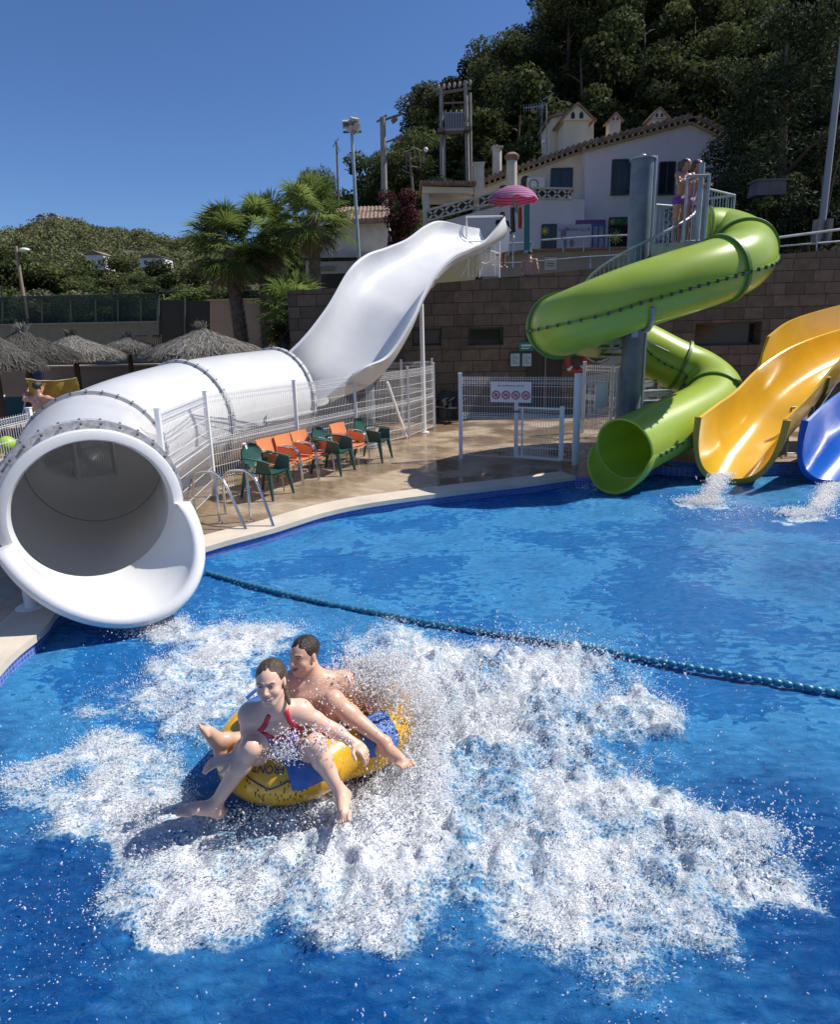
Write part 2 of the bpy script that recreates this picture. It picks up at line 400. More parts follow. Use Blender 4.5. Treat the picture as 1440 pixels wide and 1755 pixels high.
def water_material():
    m_ = bpy.data.materials.new('pool_water'); m_.use_nodes = True; t = m_.node_tree; b = t.nodes['Principled BSDF']
    L = t.links.new
    geo = t.nodes.new('ShaderNodeNewGeometry'); at = t.nodes.new('ShaderNodeAttribute'); at.attribute_name = 'foam'
    mp = t.nodes.new('ShaderNodeMapping'); mp.inputs['Scale'].default_value = (1, 2.1, 1); L(geo.outputs['Position'], mp.inputs[0])
    # small ripples
    n1 = t.nodes.new('ShaderNodeTexNoise'); n1.inputs['Scale'].default_value = 9; n1.inputs['Detail'].default_value = 7; n1.inputs['Roughness'].default_value = .68; n1.inputs['Distortion'].default_value = .6; L(mp.outputs[0], n1.inputs[0])
    bp = t.nodes.new('ShaderNodeBump'); bp.inputs['Strength'].default_value = .75; bp.inputs['Distance'].default_value = .06; L(n1.outputs[0], bp.inputs['Height'])
    # what is seen through the moving surface: light tiles against deep blue
    lw = t.nodes.new('ShaderNodeLayerWeight'); lw.inputs[0].default_value = .5; L(bp.outputs[0], lw.inputs['Normal'])
    n2 = t.nodes.new('ShaderNodeTexNoise'); n2.inputs['Scale'].default_value = .55; n2.inputs['Detail'].default_value = 3; L(geo.outputs['Position'], n2.inputs[0])
    n3 = t.nodes.new('ShaderNodeTexNoise'); n3.inputs['Scale'].default_value = 7.5; n3.inputs['Detail'].default_value = 8; n3.inputs['Distortion'].default_value = .5; L(mp.outputs[0], n3.inputs[0])
    s1 = t.nodes.new('ShaderNodeMath'); s1.operation = 'MULTIPLY_ADD'; s1.inputs[1].default_value = 1.35; s0 = t.nodes.new('ShaderNodeMath'); s0.operation = 'MULTIPLY'; s0.inputs[1].default_value = .62; L(n3.outputs[0], s0.inputs[0]); L(n2.outputs[0], s1.inputs[0]); L(s0.outputs[0], s1.inputs[2])
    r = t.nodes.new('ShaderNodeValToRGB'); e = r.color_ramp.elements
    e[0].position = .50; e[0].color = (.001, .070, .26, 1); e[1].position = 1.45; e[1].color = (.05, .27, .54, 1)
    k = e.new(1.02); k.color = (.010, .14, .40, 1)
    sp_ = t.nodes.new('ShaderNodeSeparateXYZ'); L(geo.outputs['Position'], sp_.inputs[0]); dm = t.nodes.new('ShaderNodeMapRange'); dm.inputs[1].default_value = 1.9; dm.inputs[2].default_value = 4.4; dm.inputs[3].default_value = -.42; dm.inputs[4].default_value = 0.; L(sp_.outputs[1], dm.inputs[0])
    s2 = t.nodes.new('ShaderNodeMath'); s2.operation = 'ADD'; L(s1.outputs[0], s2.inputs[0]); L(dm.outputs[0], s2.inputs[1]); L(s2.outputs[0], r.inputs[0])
    # foam
    nf = t.nodes.new('ShaderNodeTexNoise'); nf.inputs['Scale'].default_value = 13; nf.inputs['Detail'].default_value = 8; nf.inputs['Roughness'].default_value = .72; nf.inputs['Distortion'].default_value = .9; mpf = t.nodes.new('ShaderNodeMapping'); mpf.inputs['Rotation'].default_value = (0, 0, -.35); mpf.inputs['Scale'].default_value = (.65, 1.35, 1); L(geo.outputs['Position'], mpf.inputs[0]); L(mpf.outputs[0], nf.inputs[0])
    nv = t.nodes.new('ShaderNodeTexVoronoi'); nv.inputs['Scale'].default_value = 34; nv.feature = 'DISTANCE_TO_EDGE'; L(geo.outputs['Position'], nv.inputs[0])
    a1 = t.nodes.new('ShaderNodeMath'); a1.operation = 'MULTIPLY_ADD'; a1.inputs[1].default_value = 1.64; L(at.outputs['Fac'], a1.inputs[0]); 
    sb = t.nodes.new('ShaderNodeMath'); sb.operation = 'MULTIPLY_ADD'; sb.inputs[1].default_value = 2.4; sb.inputs[2].default_value = -1.72; L(nf.outputs[0], sb.inputs[0])
    L(sb.outputs[0], a1.inputs[2])
    vv = t.nodes.new('ShaderNodeMath'); vv.operation = 'MULTIPLY_ADD'; vv.inputs[1].default_value = -.9; L(nv.outputs[0], vv.inputs[0]); L(a1.outputs[0], vv.inputs[2])
    fr = t.nodes.new('ShaderNodeMapRange'); fr.inputs[1].default_value = -.22; fr.inputs[2].default_value = 1.15; fr.interpolation_type = 'SMOOTHSTEP'; L(vv.outputs[0], fr.inputs[0])
    mk = t.nodes.new('ShaderNodeMath'); mk.operation = 'MULTIPLY'; L(fr.outputs[0], mk.inputs[0])
    st = t.nodes.new('ShaderNodeMapRange'); st.inputs[1].default_value = .01; st.inputs[2].default_value = .55; L(at.outputs['Fac'], st.inputs[0]); L(st.outputs[0], mk.inputs[1])
    fc = t.nodes.new('ShaderNodeValToRGB'); fc.color_ramp.elements[0].position = .0; fc.color_ramp.elements[0].color = (.05, .25, .52, 1); fc.color_ramp.elements[1].position = .8; fc.color_ramp.elements[1].color = (.84, .87, .90, 1); kk = fc.color_ramp.elements.new(.35); kk.color = (.34, .54, .72, 1); L(mk.outputs[0], fc.inputs[0])
    mk2 = t.nodes.new('ShaderNodeMapRange'); mk2.inputs[2].default_value = .40; L(mk.outputs[0], mk2.inputs[0])
    mx = t.nodes.new('ShaderNodeMix'); mx.data_type = 'RGBA'; L(mk2.outputs[0], mx.inputs[0]); L(fc.outputs[0], mx.inputs[7]); L(r.outputs[0], mx.inputs[6])
    L(mx.outputs[2], b.inputs['Base Color'])
    rr = t.nodes.new('ShaderNodeMapRange'); rr.inputs[3].default_value = .17; rr.inputs[4].default_value = .5; L(mk.outputs[0], rr.inputs[0]); L(rr.outputs[0], b.inputs['Roughness'])
    b.inputs['IOR'].default_value = 1.33; b.inputs['Specular IOR Level'].default_value = .36
    n5 = t.nodes.new('ShaderNodeTexNoise'); n5.inputs['Scale'].default_value = 55; n5.inputs['Detail'].default_value = 4; L(geo.outputs['Position'], n5.inputs[0])
    m5 = t.nodes.new('ShaderNodeMath'); m5.operation = 'MULTIPLY'; L(n5.outputs[0], m5.inputs[0]); L(mk.outputs[0], m5.inputs[1])
    b5 = t.nodes.new('ShaderNodeBump'); b5.inputs['Strength'].default_value = .9; b5.inputs['Distance'].default_value = .02; L(m5.outputs[0], b5.inputs['Height']); L(bp.outputs[0], b5.inputs['Normal'])
    L(b5.outputs[0], b.inputs['Normal'])
    return m_
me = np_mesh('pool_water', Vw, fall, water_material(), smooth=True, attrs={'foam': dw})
tag(link_mesh('pool_water', me), kind='structure')
# --- droplets and spray of the splash: one uncountable mass
def octa_mesh(C, r, stretch, axis):
    """C (n,3) centres, r (n,) radii, stretch (n,), axis (n,3)"""
    n = len(C); ax = axis/np.linalg.norm(axis, axis=1)[:, None]
    t = np.cross(ax, [0.3, .2, .93]); t /= np.linalg.norm(t, axis=1)[:, None]; u = np.cross(ax, t)
    Vv = np.empty((n, 6, 3)); rr = r[:, None]; j = RNG.uniform(.7, 1.3, (n, 6, 1))
    Vv[:, 0] = C+ax*rr*stretch[:, None]*j[:, 0]; Vv[:, 1] = C-ax*rr*stretch[:, None]*j[:, 1]; Vv[:, 2] = C+t*rr*j[:, 2]; Vv[:, 3] = C+u*rr*j[:, 3]; Vv[:, 4] = C-t*rr*j[:, 4]; Vv[:, 5] = C-u*rr*j[:, 5]
    b = (np.arange(n)*6)[:, None]; T = np.array([[0, 2, 3], [0, 3, 4], [0, 4, 5], [0, 5, 2], [1, 3, 2], [1, 4, 3], [1, 5, 4], [1, 2, 5]])
    return Vv.reshape(-1, 3), (b[:, :, None]+T[None]).reshape(-1, 3)
def sample_foam(n, x0=-3.6, x1=6.0, y0=1.9, y1=7.0, pw=1.):
    out = []; hh = []; dd = []
    while sum(len(o) for o in out) < n:
        P = np.column_stack([RNG.uniform(x0, x1, n), RNG.uniform(y0, y1, n)]); d, h = foam_density(P)
        cl = np.clip((N3(P, 31, 4, 7.)-.42)*4.5, 0.02, 1)
        k = RNG.random(n) < (d**(pw*1.6))*cl; out.append(P[k]); hh.append(h[k]); dd.append(d[k])
    return np.vstack(out)[:n], np.concatenate(hh)[:n], np.concatenate(dd)[:n]
P, h, d = sample_foam(85000)
z = wave(P) + h*(.25+(N3(P, 21, 4, 9.)-.35)*1.4) + RNG.exponential(1., len(P))*(.007+h*.26)
z = np.minimum(z, .02+h*3.2+.05)
keep = z > -.03; P = P[keep]; z = z[keep]; h = h[keep]
r = RNG.lognormal(math.log(.0015), .5, len(P)); r = np.clip(r, .0008, .0038)
ax = RNG.normal(0, .55, (len(P), 3)); ax[:, 2] = np.abs(ax[:, 2])+.7; ax[:, 0] += (P[:, 0]+.7)*.55; ax[:, 1] += (P[:, 1]-3.6)*.55
Vv, Ff = octa_mesh(np.column_stack([P, z]), r, RNG.uniform(1, 5., len(P)), ax)
# far thrown single drops
nd = 5200; Pd, hd, _d = sample_foam(nd, pw=.5); Pd = Pd + RNG.normal(0, .28, Pd.shape)
zd = np.abs(RNG.normal(0, .16, nd))+.02; rd = np.clip(RNG.lognormal(math.log(.0026), .35, nd), .0015, .006)
V2, F2 = octa_mesh(np.column_stack([Pd, zd]), rd, RNG.uniform(1, 2.2, nd), RNG.normal(0, 1, (nd, 3))+[0, 0, .5])
ns = 5000; xs_ = RNG.uniform(-3.2, 1.6, ns); ys_ = RNG.uniform(1.9, 3.2, ns)
kq = N3(np.stack([xs_, ys_], 1), 51, 3, 2.2) > .60; xs_, ys_ = xs_[kq], ys_[kq]; V3, F3 = octa_mesh(np.column_stack([xs_, ys_, np.abs(RNG.normal(0, .06, len(xs_)))+.01]), np.clip(RNG.lognormal(math.log(.0018), .5, len(xs_)), .001, .006), RNG.uniform(1, 3, len(xs_)), RNG.normal(0, 1, (len(xs_), 3)))
# water thrown over the lap of the girl and over the raft side
def cloud(px, py, w_, n, s, r0=.005):
    c = np.array(W(px, py, w_)); C_ = c+RNG.normal(0, 1, (n, 3))*s
    return octa_mesh(C_, np.clip(RNG.lognormal(math.log(r0*.55), .45, n), .0012, .008), RNG.uniform(1, 2.8, n), RNG.normal(0, 1, (n, 3))+[0, 0, .6])
parts = [(Vv, Ff), (V2, F2), (V3, F3)]
SPRAY = [(486, 1290, 3.38, 800, (.05, .03, .025), .0040), (500, 1262, 3.38, 160, (.06, .03, .03), .006), (560, 1262, 3.35, 350, (.09, .05, .05), .005), (700, 1310, 3.75, 500, (.10, .12, .06), .005),
         (680, 1190, 4.05, 3000, (.12, .12, .09), .005), (635, 1150, 4.1, 7000, (.12, .08, .06), .0055), (715, 1215, 4.1, 3500, (.12, .10, .08), .0055), (735, 1270, 3.9, 1500, (.07, .12, .07), .005), (620, 1170, 3.9, 500, (.10, .05, .05), .0045), (560, 1190, 3.6, 260, (.10, .05, .06), .004),
         (590, 1390, 3.5, 1300, (.16, .06, .03), .0055), (450, 1400, 3.5, 900, (.18, .05, .03), .005), (760, 1160, 4.2, 2500, (.28, .15, .10), .005), (930, 1130, 4.4, 1600, (.25, .15, .08), .0048), (1290, 1420, 3.3, 500, (.22, .12, .06), .0055), (1010, 1160, 4.3, 900, (.25, .15, .07), .005),
         (1330, 1440, 3.2, 260, (.10, .06, .05), .007), (725, 1350, 3.6, 1100, (.14, .1, .05), .0052)]
for s_ in SPRAY: parts.append(cloud(*s_))
# falls at the slide outlets
def fall_cloud(p0, p1, wd, n):
    p0 = np.array(p0); p1 = np.array(p1); u = RNG.random(n)[:, None]; C_ = p0+(p1-p0)*u; C_[:, 2] = p0[2]+(p1[2]-p0[2])*(u[:, 0]**1.6)
    C_ += RNG.normal(0, 1, (n, 3))*np.array([wd, wd*.4, .015]); return octa_mesh(C_, np.clip(RNG.lognormal(math.log(.004), .4, n), .002, .010), RNG.uniform(1.2, 4, n), np.tile([[-.1, -.3, -1.]], (n, 1))+RNG.normal(0, .2, (n, 3)))
parts.append(fall_cloud(Q(1240, 812, 10.05), Z(1212, 862, 0), .085, 6000)); parts.append(fall_cloud(Q(1428, 828, 10.0), Z(1404, 872, 0), .09, 6000))
def flat_cloud(px, py, rx, ry, n, r0=.012):
    c = Z(px, py, .0); ex = Z(px+rx, py, 0).x-c.x; ey = abs(Z(px, py-ry, 0).y-c.y); C_ = np.column_stack([c.x+RNG.normal(0, .5, n)*ex, c.y+RNG.normal(0, .5, n)*ey, np.abs(RNG.normal(0, .03, n))+.01])
    return octa_mesh(C_, np.clip(RNG.lognormal(math.log(r0*.5), .4, n), .002, .014), RNG.uniform(1, 2.5, n), RNG.normal(0, 1, (n, 3)))
parts.append(flat_cloud(1203, 860, 42, 7, 1500)); parts.append(flat_cloud(1375, 881, 48, 8, 1500)); parts.append(flat_cloud(1035, 835, 40, 3, 350, .009)); parts.append(flat_cloud(1240, 880, 110, 14, 260, .008))
parts.append(flat_cloud(270, 1078, 60, 14, 1800, .007))
VV = []; FF = []; off = 0
for a, b_ in parts: VV.append(a); FF.append(b_+off); off += len(a)
Mdrop = mat('white_water', (.97, .98, 1.0), .3, spec=.35, trans=.5)
me = np_mesh('water_spray', np.vstack(VV), np.vstack(FF), Mdrop, smooth=True)
tag(link_mesh('water_spray', me), 'white spray and drops thrown up around the yellow ring and slide outlets', 'splash', kind='stuff')
# --- unseen trees added right of the frame shade the near right pool corner (see shade tree in the planting part)
# ================================================================== WHITE SLIDE
def frame(t, up=(0, 0, 1)):
    t = V(t).normalized(); x = t.cross(V(up)).normalized(); y = x.cross(t).normalized(); return x, y, t
ws = empty('white_tube_slide', Z(200, 1000, DECK), 'huge white water slide with round tube mouth over the pool and open trough above', 'water slide')
WR = .93
path_k = [Q(164, 879, 5.85), Q(152, 842, 6.7), Q(166, 786, 8.4), Q(235, 746, 9.8), Q(320, 716, 11.0), Q(398, 697, 12.1), Q(476, 681, 13.2)]
radk = [.79, .83, .90, .955, .99, 1.01, 1.01]
sp = spline([list(p)+[r] for p, r in zip(path_k, radk)], 64)
def ring(c, t, r, n=64, a0=0., a1=2*math.pi):
    x, y, t = frame(t); return [c+x*(r*math.cos(a0+(a1-a0)*k/n))+y*(r*math.sin(a0+(a1-a0)*k/n)) for k in range(n+1)]
cs = [V(p[:3]) for p in sp]; rs_ = [p[3] for p in sp]
ts = [(cs[min(i+1, 63)]-cs[max(i-1, 0)]).normalized() for i in range(64)]
mb = MB()
rows_o = [ring(cs[i], ts[i], rs_[i]) for i in range(64)]; rows_i = [ring(cs[i], ts[i], rs_[i]-.03) for i in range(64)]
mb.grid(rows_o); mb.grid(rows_i, flip=True)
tube = wbuild(mb, 'tube', mat('white_translucent_shell', (.74, .735, .72), .3, var=.06, vscale=1.1, coat=.3, trans=.16), ws, fixn=False)
# front annulus + lower lip
t0 = -ts[0]  # flow direction (towards the pool)
x0, y0, _ = frame(ts[0])
mb = MB(); c0 = cs[0]
R_o, R_i = .83, .725
prof = [(R_i-.02, -.14), (R_i, -.03), (R_i+.01, .0), (R_o-.012, .0), (R_o, -.012), (R_o+.0, -.09)]
# upper arc of the front face (annulus) ; angle 0 = right side seen from behind -> use full ring
rows = []
for k in range(97):
    a = 2*math.pi*k/96; rad = x0*math.cos(a)+y0*math.sin(a)
    rows.append([c0+rad*r+t0*dz for r, dz in prof])
mb.grid(rows)
wbuild(mb, 'mouth_rim', M_white, ws, angle=50)
# lip: lower half shell which reaches forward with a rolled edge
mb = MB(); rows_in = []; roll = []
aL, aR = math.radians(193), math.radians(360-2)
for k in range(81):
    u = k/80; a = aL+(aR-aL)*u; rad = x0*math.cos(a)+y0*math.sin(a)
    ext = .02+.50*(math.sin(math.pi*u)**.55); sag = .06*math.sin(math.pi*u)
    flare = .02+.05*math.sin(math.pi*u)
    row = []
    for j in range(9):
        v = j/8; row.append(c0+rad*(R_i+.0+flare*v*v+.0)+t0*(ext*v)+V((.26*math.sin(math.pi*u)*v, 0, -sag*v)))
    base = row[-1]; n_ = rad; t1 = (t0+V((.35, 0, 0))*math.sin(math.pi*u)).normalized()
    for j in range(1, 13):
        b_ = math.pi*(1-j/12)  # roll over
        row.append(base+n_*(.075+.075*math.cos(b_))+t0*(.085*math.sin(b_)))
    row.append(base+n_*.15-t0*(ext*.5)); row.append(c0+rad*(R_o+.005)-t0*.02)
    rows_in.append(row)
mb.grid(rows_in)
b = len(mb.v); 
for rw in (rows_in[0], rows_in[-1]):
    n = len(rw); mb.add(rw, [tuple(range(n))])
wbuild(mb, 'mouth_lip', M_white, ws, angle=60)
# flanges: bolted collars
def flange(i, wd=.075, r_extra=.05, col=M_flange, name='flange'):
    i = int(i); c, t, r = cs[i], ts[i], rs_[i]; mb = MB()
    rows = []
    for k in range(97):
        a = 2*math.pi*k/96; x, y, _ = frame(t); rad = x*math.cos(a)+y*math.sin(a)
        rows.append([c+rad*(r-.005)-t*wd/2, c+rad*(r+r_extra)-t*wd/2, c+rad*(r+r_extra)+t*wd/2, c+rad*(r-.005)+t*wd/2])
    mb.grid(rows); mb.cur = 1; x, y, _ = frame(t)
    for k in range(30):
        a = 2*math.pi*(k+.5)/30; rad = x*math.cos(a)+y*math.sin(a); p = c+rad*(r+r_extra*.6)-t*(wd/2+.008)
        mb.bar(p+t*.0, p-t*.018, .022, .022, up=rad)
        p = c+rad*(r+r_extra)
        mb.bar(p, p+rad*.012, .02, .02, up=t)
    return wbuild(mb, name, [col, M_bolt], ws, angle=30)
flange(4, .16, .09, mat('speckled_resin', (.55, .55, .57), .6, col2=(.25, .25, .27), vscale=22)); flange(21); flange(42); flange(63)
# seam strip along the tube side
mb = MB(); pts = []
for i in range(8, 64):
    x, y, _ = frame(ts[i]); a = math.radians(-14); pts.append(cs[i]+(x*math.cos(a)+y*math.sin(a))*(rs_[i]+.012))
for sgn in (1, -1):
    mb = MB(); pts2 = []
    for i in range(8, 64):
        x, y, _ = frame(ts[i]); a = math.radians(-14 if sgn > 0 else 180+14); pts2.append(cs[i]+(x*math.cos(a)+y*math.sin(a))*(rs_[i]+.012))
    for a_, b_ in zip(pts2[:-1], pts2[1:]): mb.bar(a_, b_, .035, .05)
    wbuild(mb, 'side_seam', M_flange, ws, smooth=False)
# dark joint inside
mb = MB(); pin = []
for i in range(0, 26):
    x, y, _ = frame(ts[i]); a = math.radians(112); pin.append(cs[i]+(x*math.cos(a)+y*math.sin(a))*(rs_[i]-.036))
mb.tube(pin, .006, 5)
wbuild(mb, 'inner_joint', mat('joint_grey', (.3, .28, .29), .6), ws)
for i in (20, 41): mb = MB(); mb.tube(ring(cs[i], ts[i], rs_[i]-.034, 60), .006, 5); wbuild(mb, 'inner_joint', mat('joint_grey', (.3, .28, .29), .6), ws)
# open trough
ST = [((396, 675, 13.1), (560, 680, 13.0), 1.02), ((500, 604, 13.6), (618, 632, 13.0), .98), ((560, 535, 14.2), (665, 607, 13.4), .84), ((600, 468, 14.9), (707, 543, 14.0), .70),
      ((630, 440, 15.5), (724, 505, 14.5), .58), ((664, 427, 16.0), (746, 468, 15.1), .50), ((700, 412, 16.5), (774, 440, 15.7), .46), ((731, 390, 17.1), (803, 426, 16.3), .46),
      ((756, 381, 17.7), (828, 414, 16.8), .46), ((792, 387, 18.3), (847, 394, 17.3), .48), ((822, 392, 18.8), (863, 373, 17.8), .5)]
KS = [list(Q(*l))+list(Q(*r))+[d] for l, r, d in ST]
sm = spline(KS, 90)
def trough(sm, thick=.05, nseg=28, rim=.07, dup=0.):
    rows = []; n = len(sm)
    for i, s_ in enumerate(sm):
        L, R = V(s_[:3]), V(s_[3:6]); d = s_[6]
        a = sm[max(i-1, 0)]; b_ = sm[min(i+1, n-1)]
        t = ((V(b_[:3])+V(b_[3:6]))-(V(a[:3])+V(a[3:6]))).normalized()
        wv = (R-L); wd = wv.length; wv.normalize(); dn = t.cross(wv).normalized()
        if dn.z > 0: dn = -dn
        C_ = (L+R)/2; inner = []; outer_ = []
        for k in range(nseg+1):
            p = math.pi*k/nseg; cx = -math.cos(p); sy = math.sin(p)
            e = .72
            ux = abs(cx)**e*(1 if cx > 0 else -1); uy = abs(sy)**e
            inner.append(C_+wv*(ux*wd/2)+dn*(uy*d)); outer_.append(C_+wv*(ux*(wd/2+thick))+dn*(uy*(d+thick)))
        lipL = [L-wv*(rim)+dn*.0, L-wv*rim+dn*.06]; lipR = [R+wv*rim+dn*.06, R+wv*rim]
        rows.append([L-wv*thick+dn*.07]+[L-wv*rim+dn*.07, L-wv*rim-dn*.012]+inner+[R+wv*rim-dn*.012, R+wv*rim+dn*.07, R+wv*thick+dn*.07]+outer_[1:-1][::-1])
    return rows
rows = trough(sm)
mb = MB(); mb.grid(rows, closed=True)
for rw in (rows[0], rows[-1]): pass
wbuild(mb, 'open_trough', M_white, ws, angle=40)
mb = MB()
rr = trough(sm, thick=.055)
i0 = 44
for q in (i0,):
    ring_ = rr[q]; mb.tube([V(p) for p in ring_[-28:]], .03, 6)
wbuild(mb, 'trough_rib', M_flange, ws)
# posts carrying the slide
def cyl_post(px, py, Y, ztop, r=.05, parent=ws, m_=M_galv, zb=None):
    p = Q(px, py, Y); mb = MB(); zb = DECK if zb is None else zb
    mb.tube([(p.x, p.y, zb), (p.x, p.y, ztop)], r, 12); mb.lathe([(r*2.4, 0), (r*2.4, .02), (r, .021)], (p.x, p.y, zb), 12)
    return wbuild(mb, 'support_post', m_, parent)
cyl_post(724, 600, 15.6, Q(724, 515, 15.6).z+.1, .055, m_=M_wpaint); cyl_post(636, 700, 13.8, Q(636, 640, 13.8).z, .09, m_=M_galv); cyl_post(40, 960, 5.7, .62, .06, m_=M_wpaint)

for a_, b_ in ((Q(664, 655, 13.4), Z(697, 750, DECK)), (Q(418, 760, 9.9), Z(446, 838, DECK))): mb = MB(); mb.bar(a_, b_, .045, .045); wbuild(mb, 'brace', M_wpaint, ws, smooth=False)

# ================================================================== WIRE FENCES
def wire_panel(a, b, h, dv=.05, dh=.2, w_=.0045, folds=True, z0=.06):
    """welded panel between two base points"""
    a = V(a); b = V(b); d = b-a; L = d.length; d.normalize(); n = V((-d.y, d.x, 0)).normalized(); mb = MB(); up = V((0, 0, 1))
    k = int(L/dv)
    fz = [h-.06, h-.14] + ([h*.5, h*.5+.08] if folds else [])
    for i in range(k+1):
        p = a+d*(L*i/k); 
        mb.bar(p+up*z0, p+up*h, w_, w_, up=n)
    z = z0+.03
    while z < h:
        mb.bar(a+up*z, b+up*z, w_*1.3, w_*1.3); z += dh
    for z in fz:
        mb.bar(a+up*z+n*.03, b+up*z+n*.03, w_*1.3, w_*1.3)
        mb.bar(a+up*(z+.035), b+up*(z+.035), w_*1.2, w_*1.2)
    if folds:
        for i in range(k+1):
            p = a+d*(L*i/k)
            for z in fz: mb.bar(p+up*(z+.035), p+up*z+n*.03, w_*.9, w_*.9, up=n); mb.bar(p+up*z+n*.03, p+up*(z-.035), w_*.9, w_*.9, up=n)
    return mb
def wire_fence(name, pts, h, label, posts=None, pw=.06, group=None, mp=M_wpaint, lean=None, zt=.05, skip=()):
    f = empty(name, V(pts[0]), label, 'fence', group)
    for i in range(len(pts)-1):
        if i in skip: continue
        wbuild(wire_panel(pts[i], pts[i+1], h), 'wire_panel', mp, f, smooth=False, fixn=False)
    for p in pts:
        p = V(p); mb = MB(); mb.bar(p, p+V((0, 0, h+zt)), pw, pw, up=(1, 0, 0)); mb.box(p+V((0, 0, h+zt+.006)), (pw+.012, pw+.012, .012)); wbuild(mb, 'post', mp, f, smooth=False)
    return f
def gz(p, z=DECK): return V((p.x, p.y, z))
fpts = [gz(Q(276, 760, 7.65)), gz(Z(369, 850, DECK)), gz(Z(514, 806, DECK)), gz(Z(613, 776, DECK)), gz(Z(702, 752, DECK)), gz(Z(745, 735, DECK))]
wire_fence('wire_fence', fpts, 1.68, 'long white wire mesh fence beside the white tube behind the chairs')
fp2 = [gz(Q(742, 700, 17.6)), gz(Q(690, 700, 17.3)), gz(Q(630, 700, 17.0))]
wire_fence('wire_fence', fp2, 1.72, 'short white wire fence behind the white trough, against the stone wall')
fl = [gz(Q(-70, 760, 7.2)), gz(Q(57, 750, 8.6)), gz(Q(122, 750, 9.3)), gz(Q(190, 750, 10.1))]
wire_fence('wire_fence', fl, 1.62, 'white wire fence left of the slide mouth, in front of the man with the towel')
# gate area (right)
g0 = gz(Z(790, 786, DECK)); g1 = gz(Z(984, 797, DECK)); 
gp = [g0, gz(Z(984, 797, DECK))]
gf = wire_fence('wire_fence', gp, 1.68, 'white wire fence with a prohibition sign, between the deck and the green slide', pw=.07)
g2 = gz(Q(1058, 700, 12.6)); g3 = gz(Q(1131, 700, 14.0)); g4 = gz(Q(1194, 690, 13.4))
wire_fence('wire_fence', [g1+V((.06, .05, 0)), g2], 1.68, 'white wire fence panel carrying a blank white board, right of the low gate', pw=.07)
wire_fence('wire_fence', [gz(Q(1000, 690, 15.0)), gz(Q(1048, 690, 14.4)), gz(Q(1102, 690, 13.9)), gz(Q(1130, 690, 13.7)), g4], 1.68, 'white wire fence round the foot of the spiral stair', pw=.07)
# low gate
gate = empty('pool_gate', Z(884, 790, DECK), 'low white barred gate standing in front of the fence with the prohibition sign', 'gate')
ga = gz(Z(884, 788, DECK)); gb = gz(Z(961, 795, DECK)); 
mb = MB(); up = V((0, 0, 1))
mb.bar(ga+up*.08, gb+up*.08, .05, .05); mb.bar(ga+up*1.06, gb+up*1.06, .03, .03)
mb.bar(gb+up*.08, gb+up*1.12, .07, .07, up=(1, 0, 0)); mb.bar(ga+up*.05, ga+up*1.2, .07, .07, up=(1, 0, 0)); mb.bar(ga+(gb-ga)*.14+up*.08, ga+(gb-ga)*.14+up*1.06, .03, .03, up=(1, 0, 0))
wbuild(mb, 'gate_frame', M_wpaint, gate, smooth=False)
mb = wire_panel(ga+V((0, -.005, 0)), gb+V((0, -.005, 0)), 1.05, folds=False); wbuild(mb, 'gate_mesh', M_wpaint, gate, smooth=False, fixn=False)
mb = MB(); mb.box(ga+up*.98+V((0, -.045, 0)), (.10, .03, .04)); wbuild(mb, 'latch', M_bolt, gate, smooth=False)
# --- text helper (built-in font turned into mesh)
def text_mesh(txt, size, name, mat_, parent, loc, rot, extr=.002, align='CENTER'):
    cu = bpy.data.curves.new(name, 'FONT'); cu.body = txt; cu.size = size; cu.extrude = extr; cu.align_x = align; cu.align_y = 'CENTER'; cu.resolution_u = 2
    o = bpy.data.objects.new(name, cu); scene.collection.objects.link(o); bpy.context.view_layer.update()
    me = bpy.data.meshes.new_from_object(o.evaluated_get(bpy.context.evaluated_depsgraph_get())); bpy.data.objects.remove(o)
    me.name = name; me.transform(Matrix.Translation(V(loc)) @ rot.to_4x4()); me.materials.clear(); me.materials.append(mat_)
    return link_mesh(name, me, parent)
def face_rot(right, upv):
    r = V(right).normalized(); u = V(upv); u = (u-r*u.dot(r)).normalized(); n = r.cross(u); return Matrix((r, u, n)).transposed()
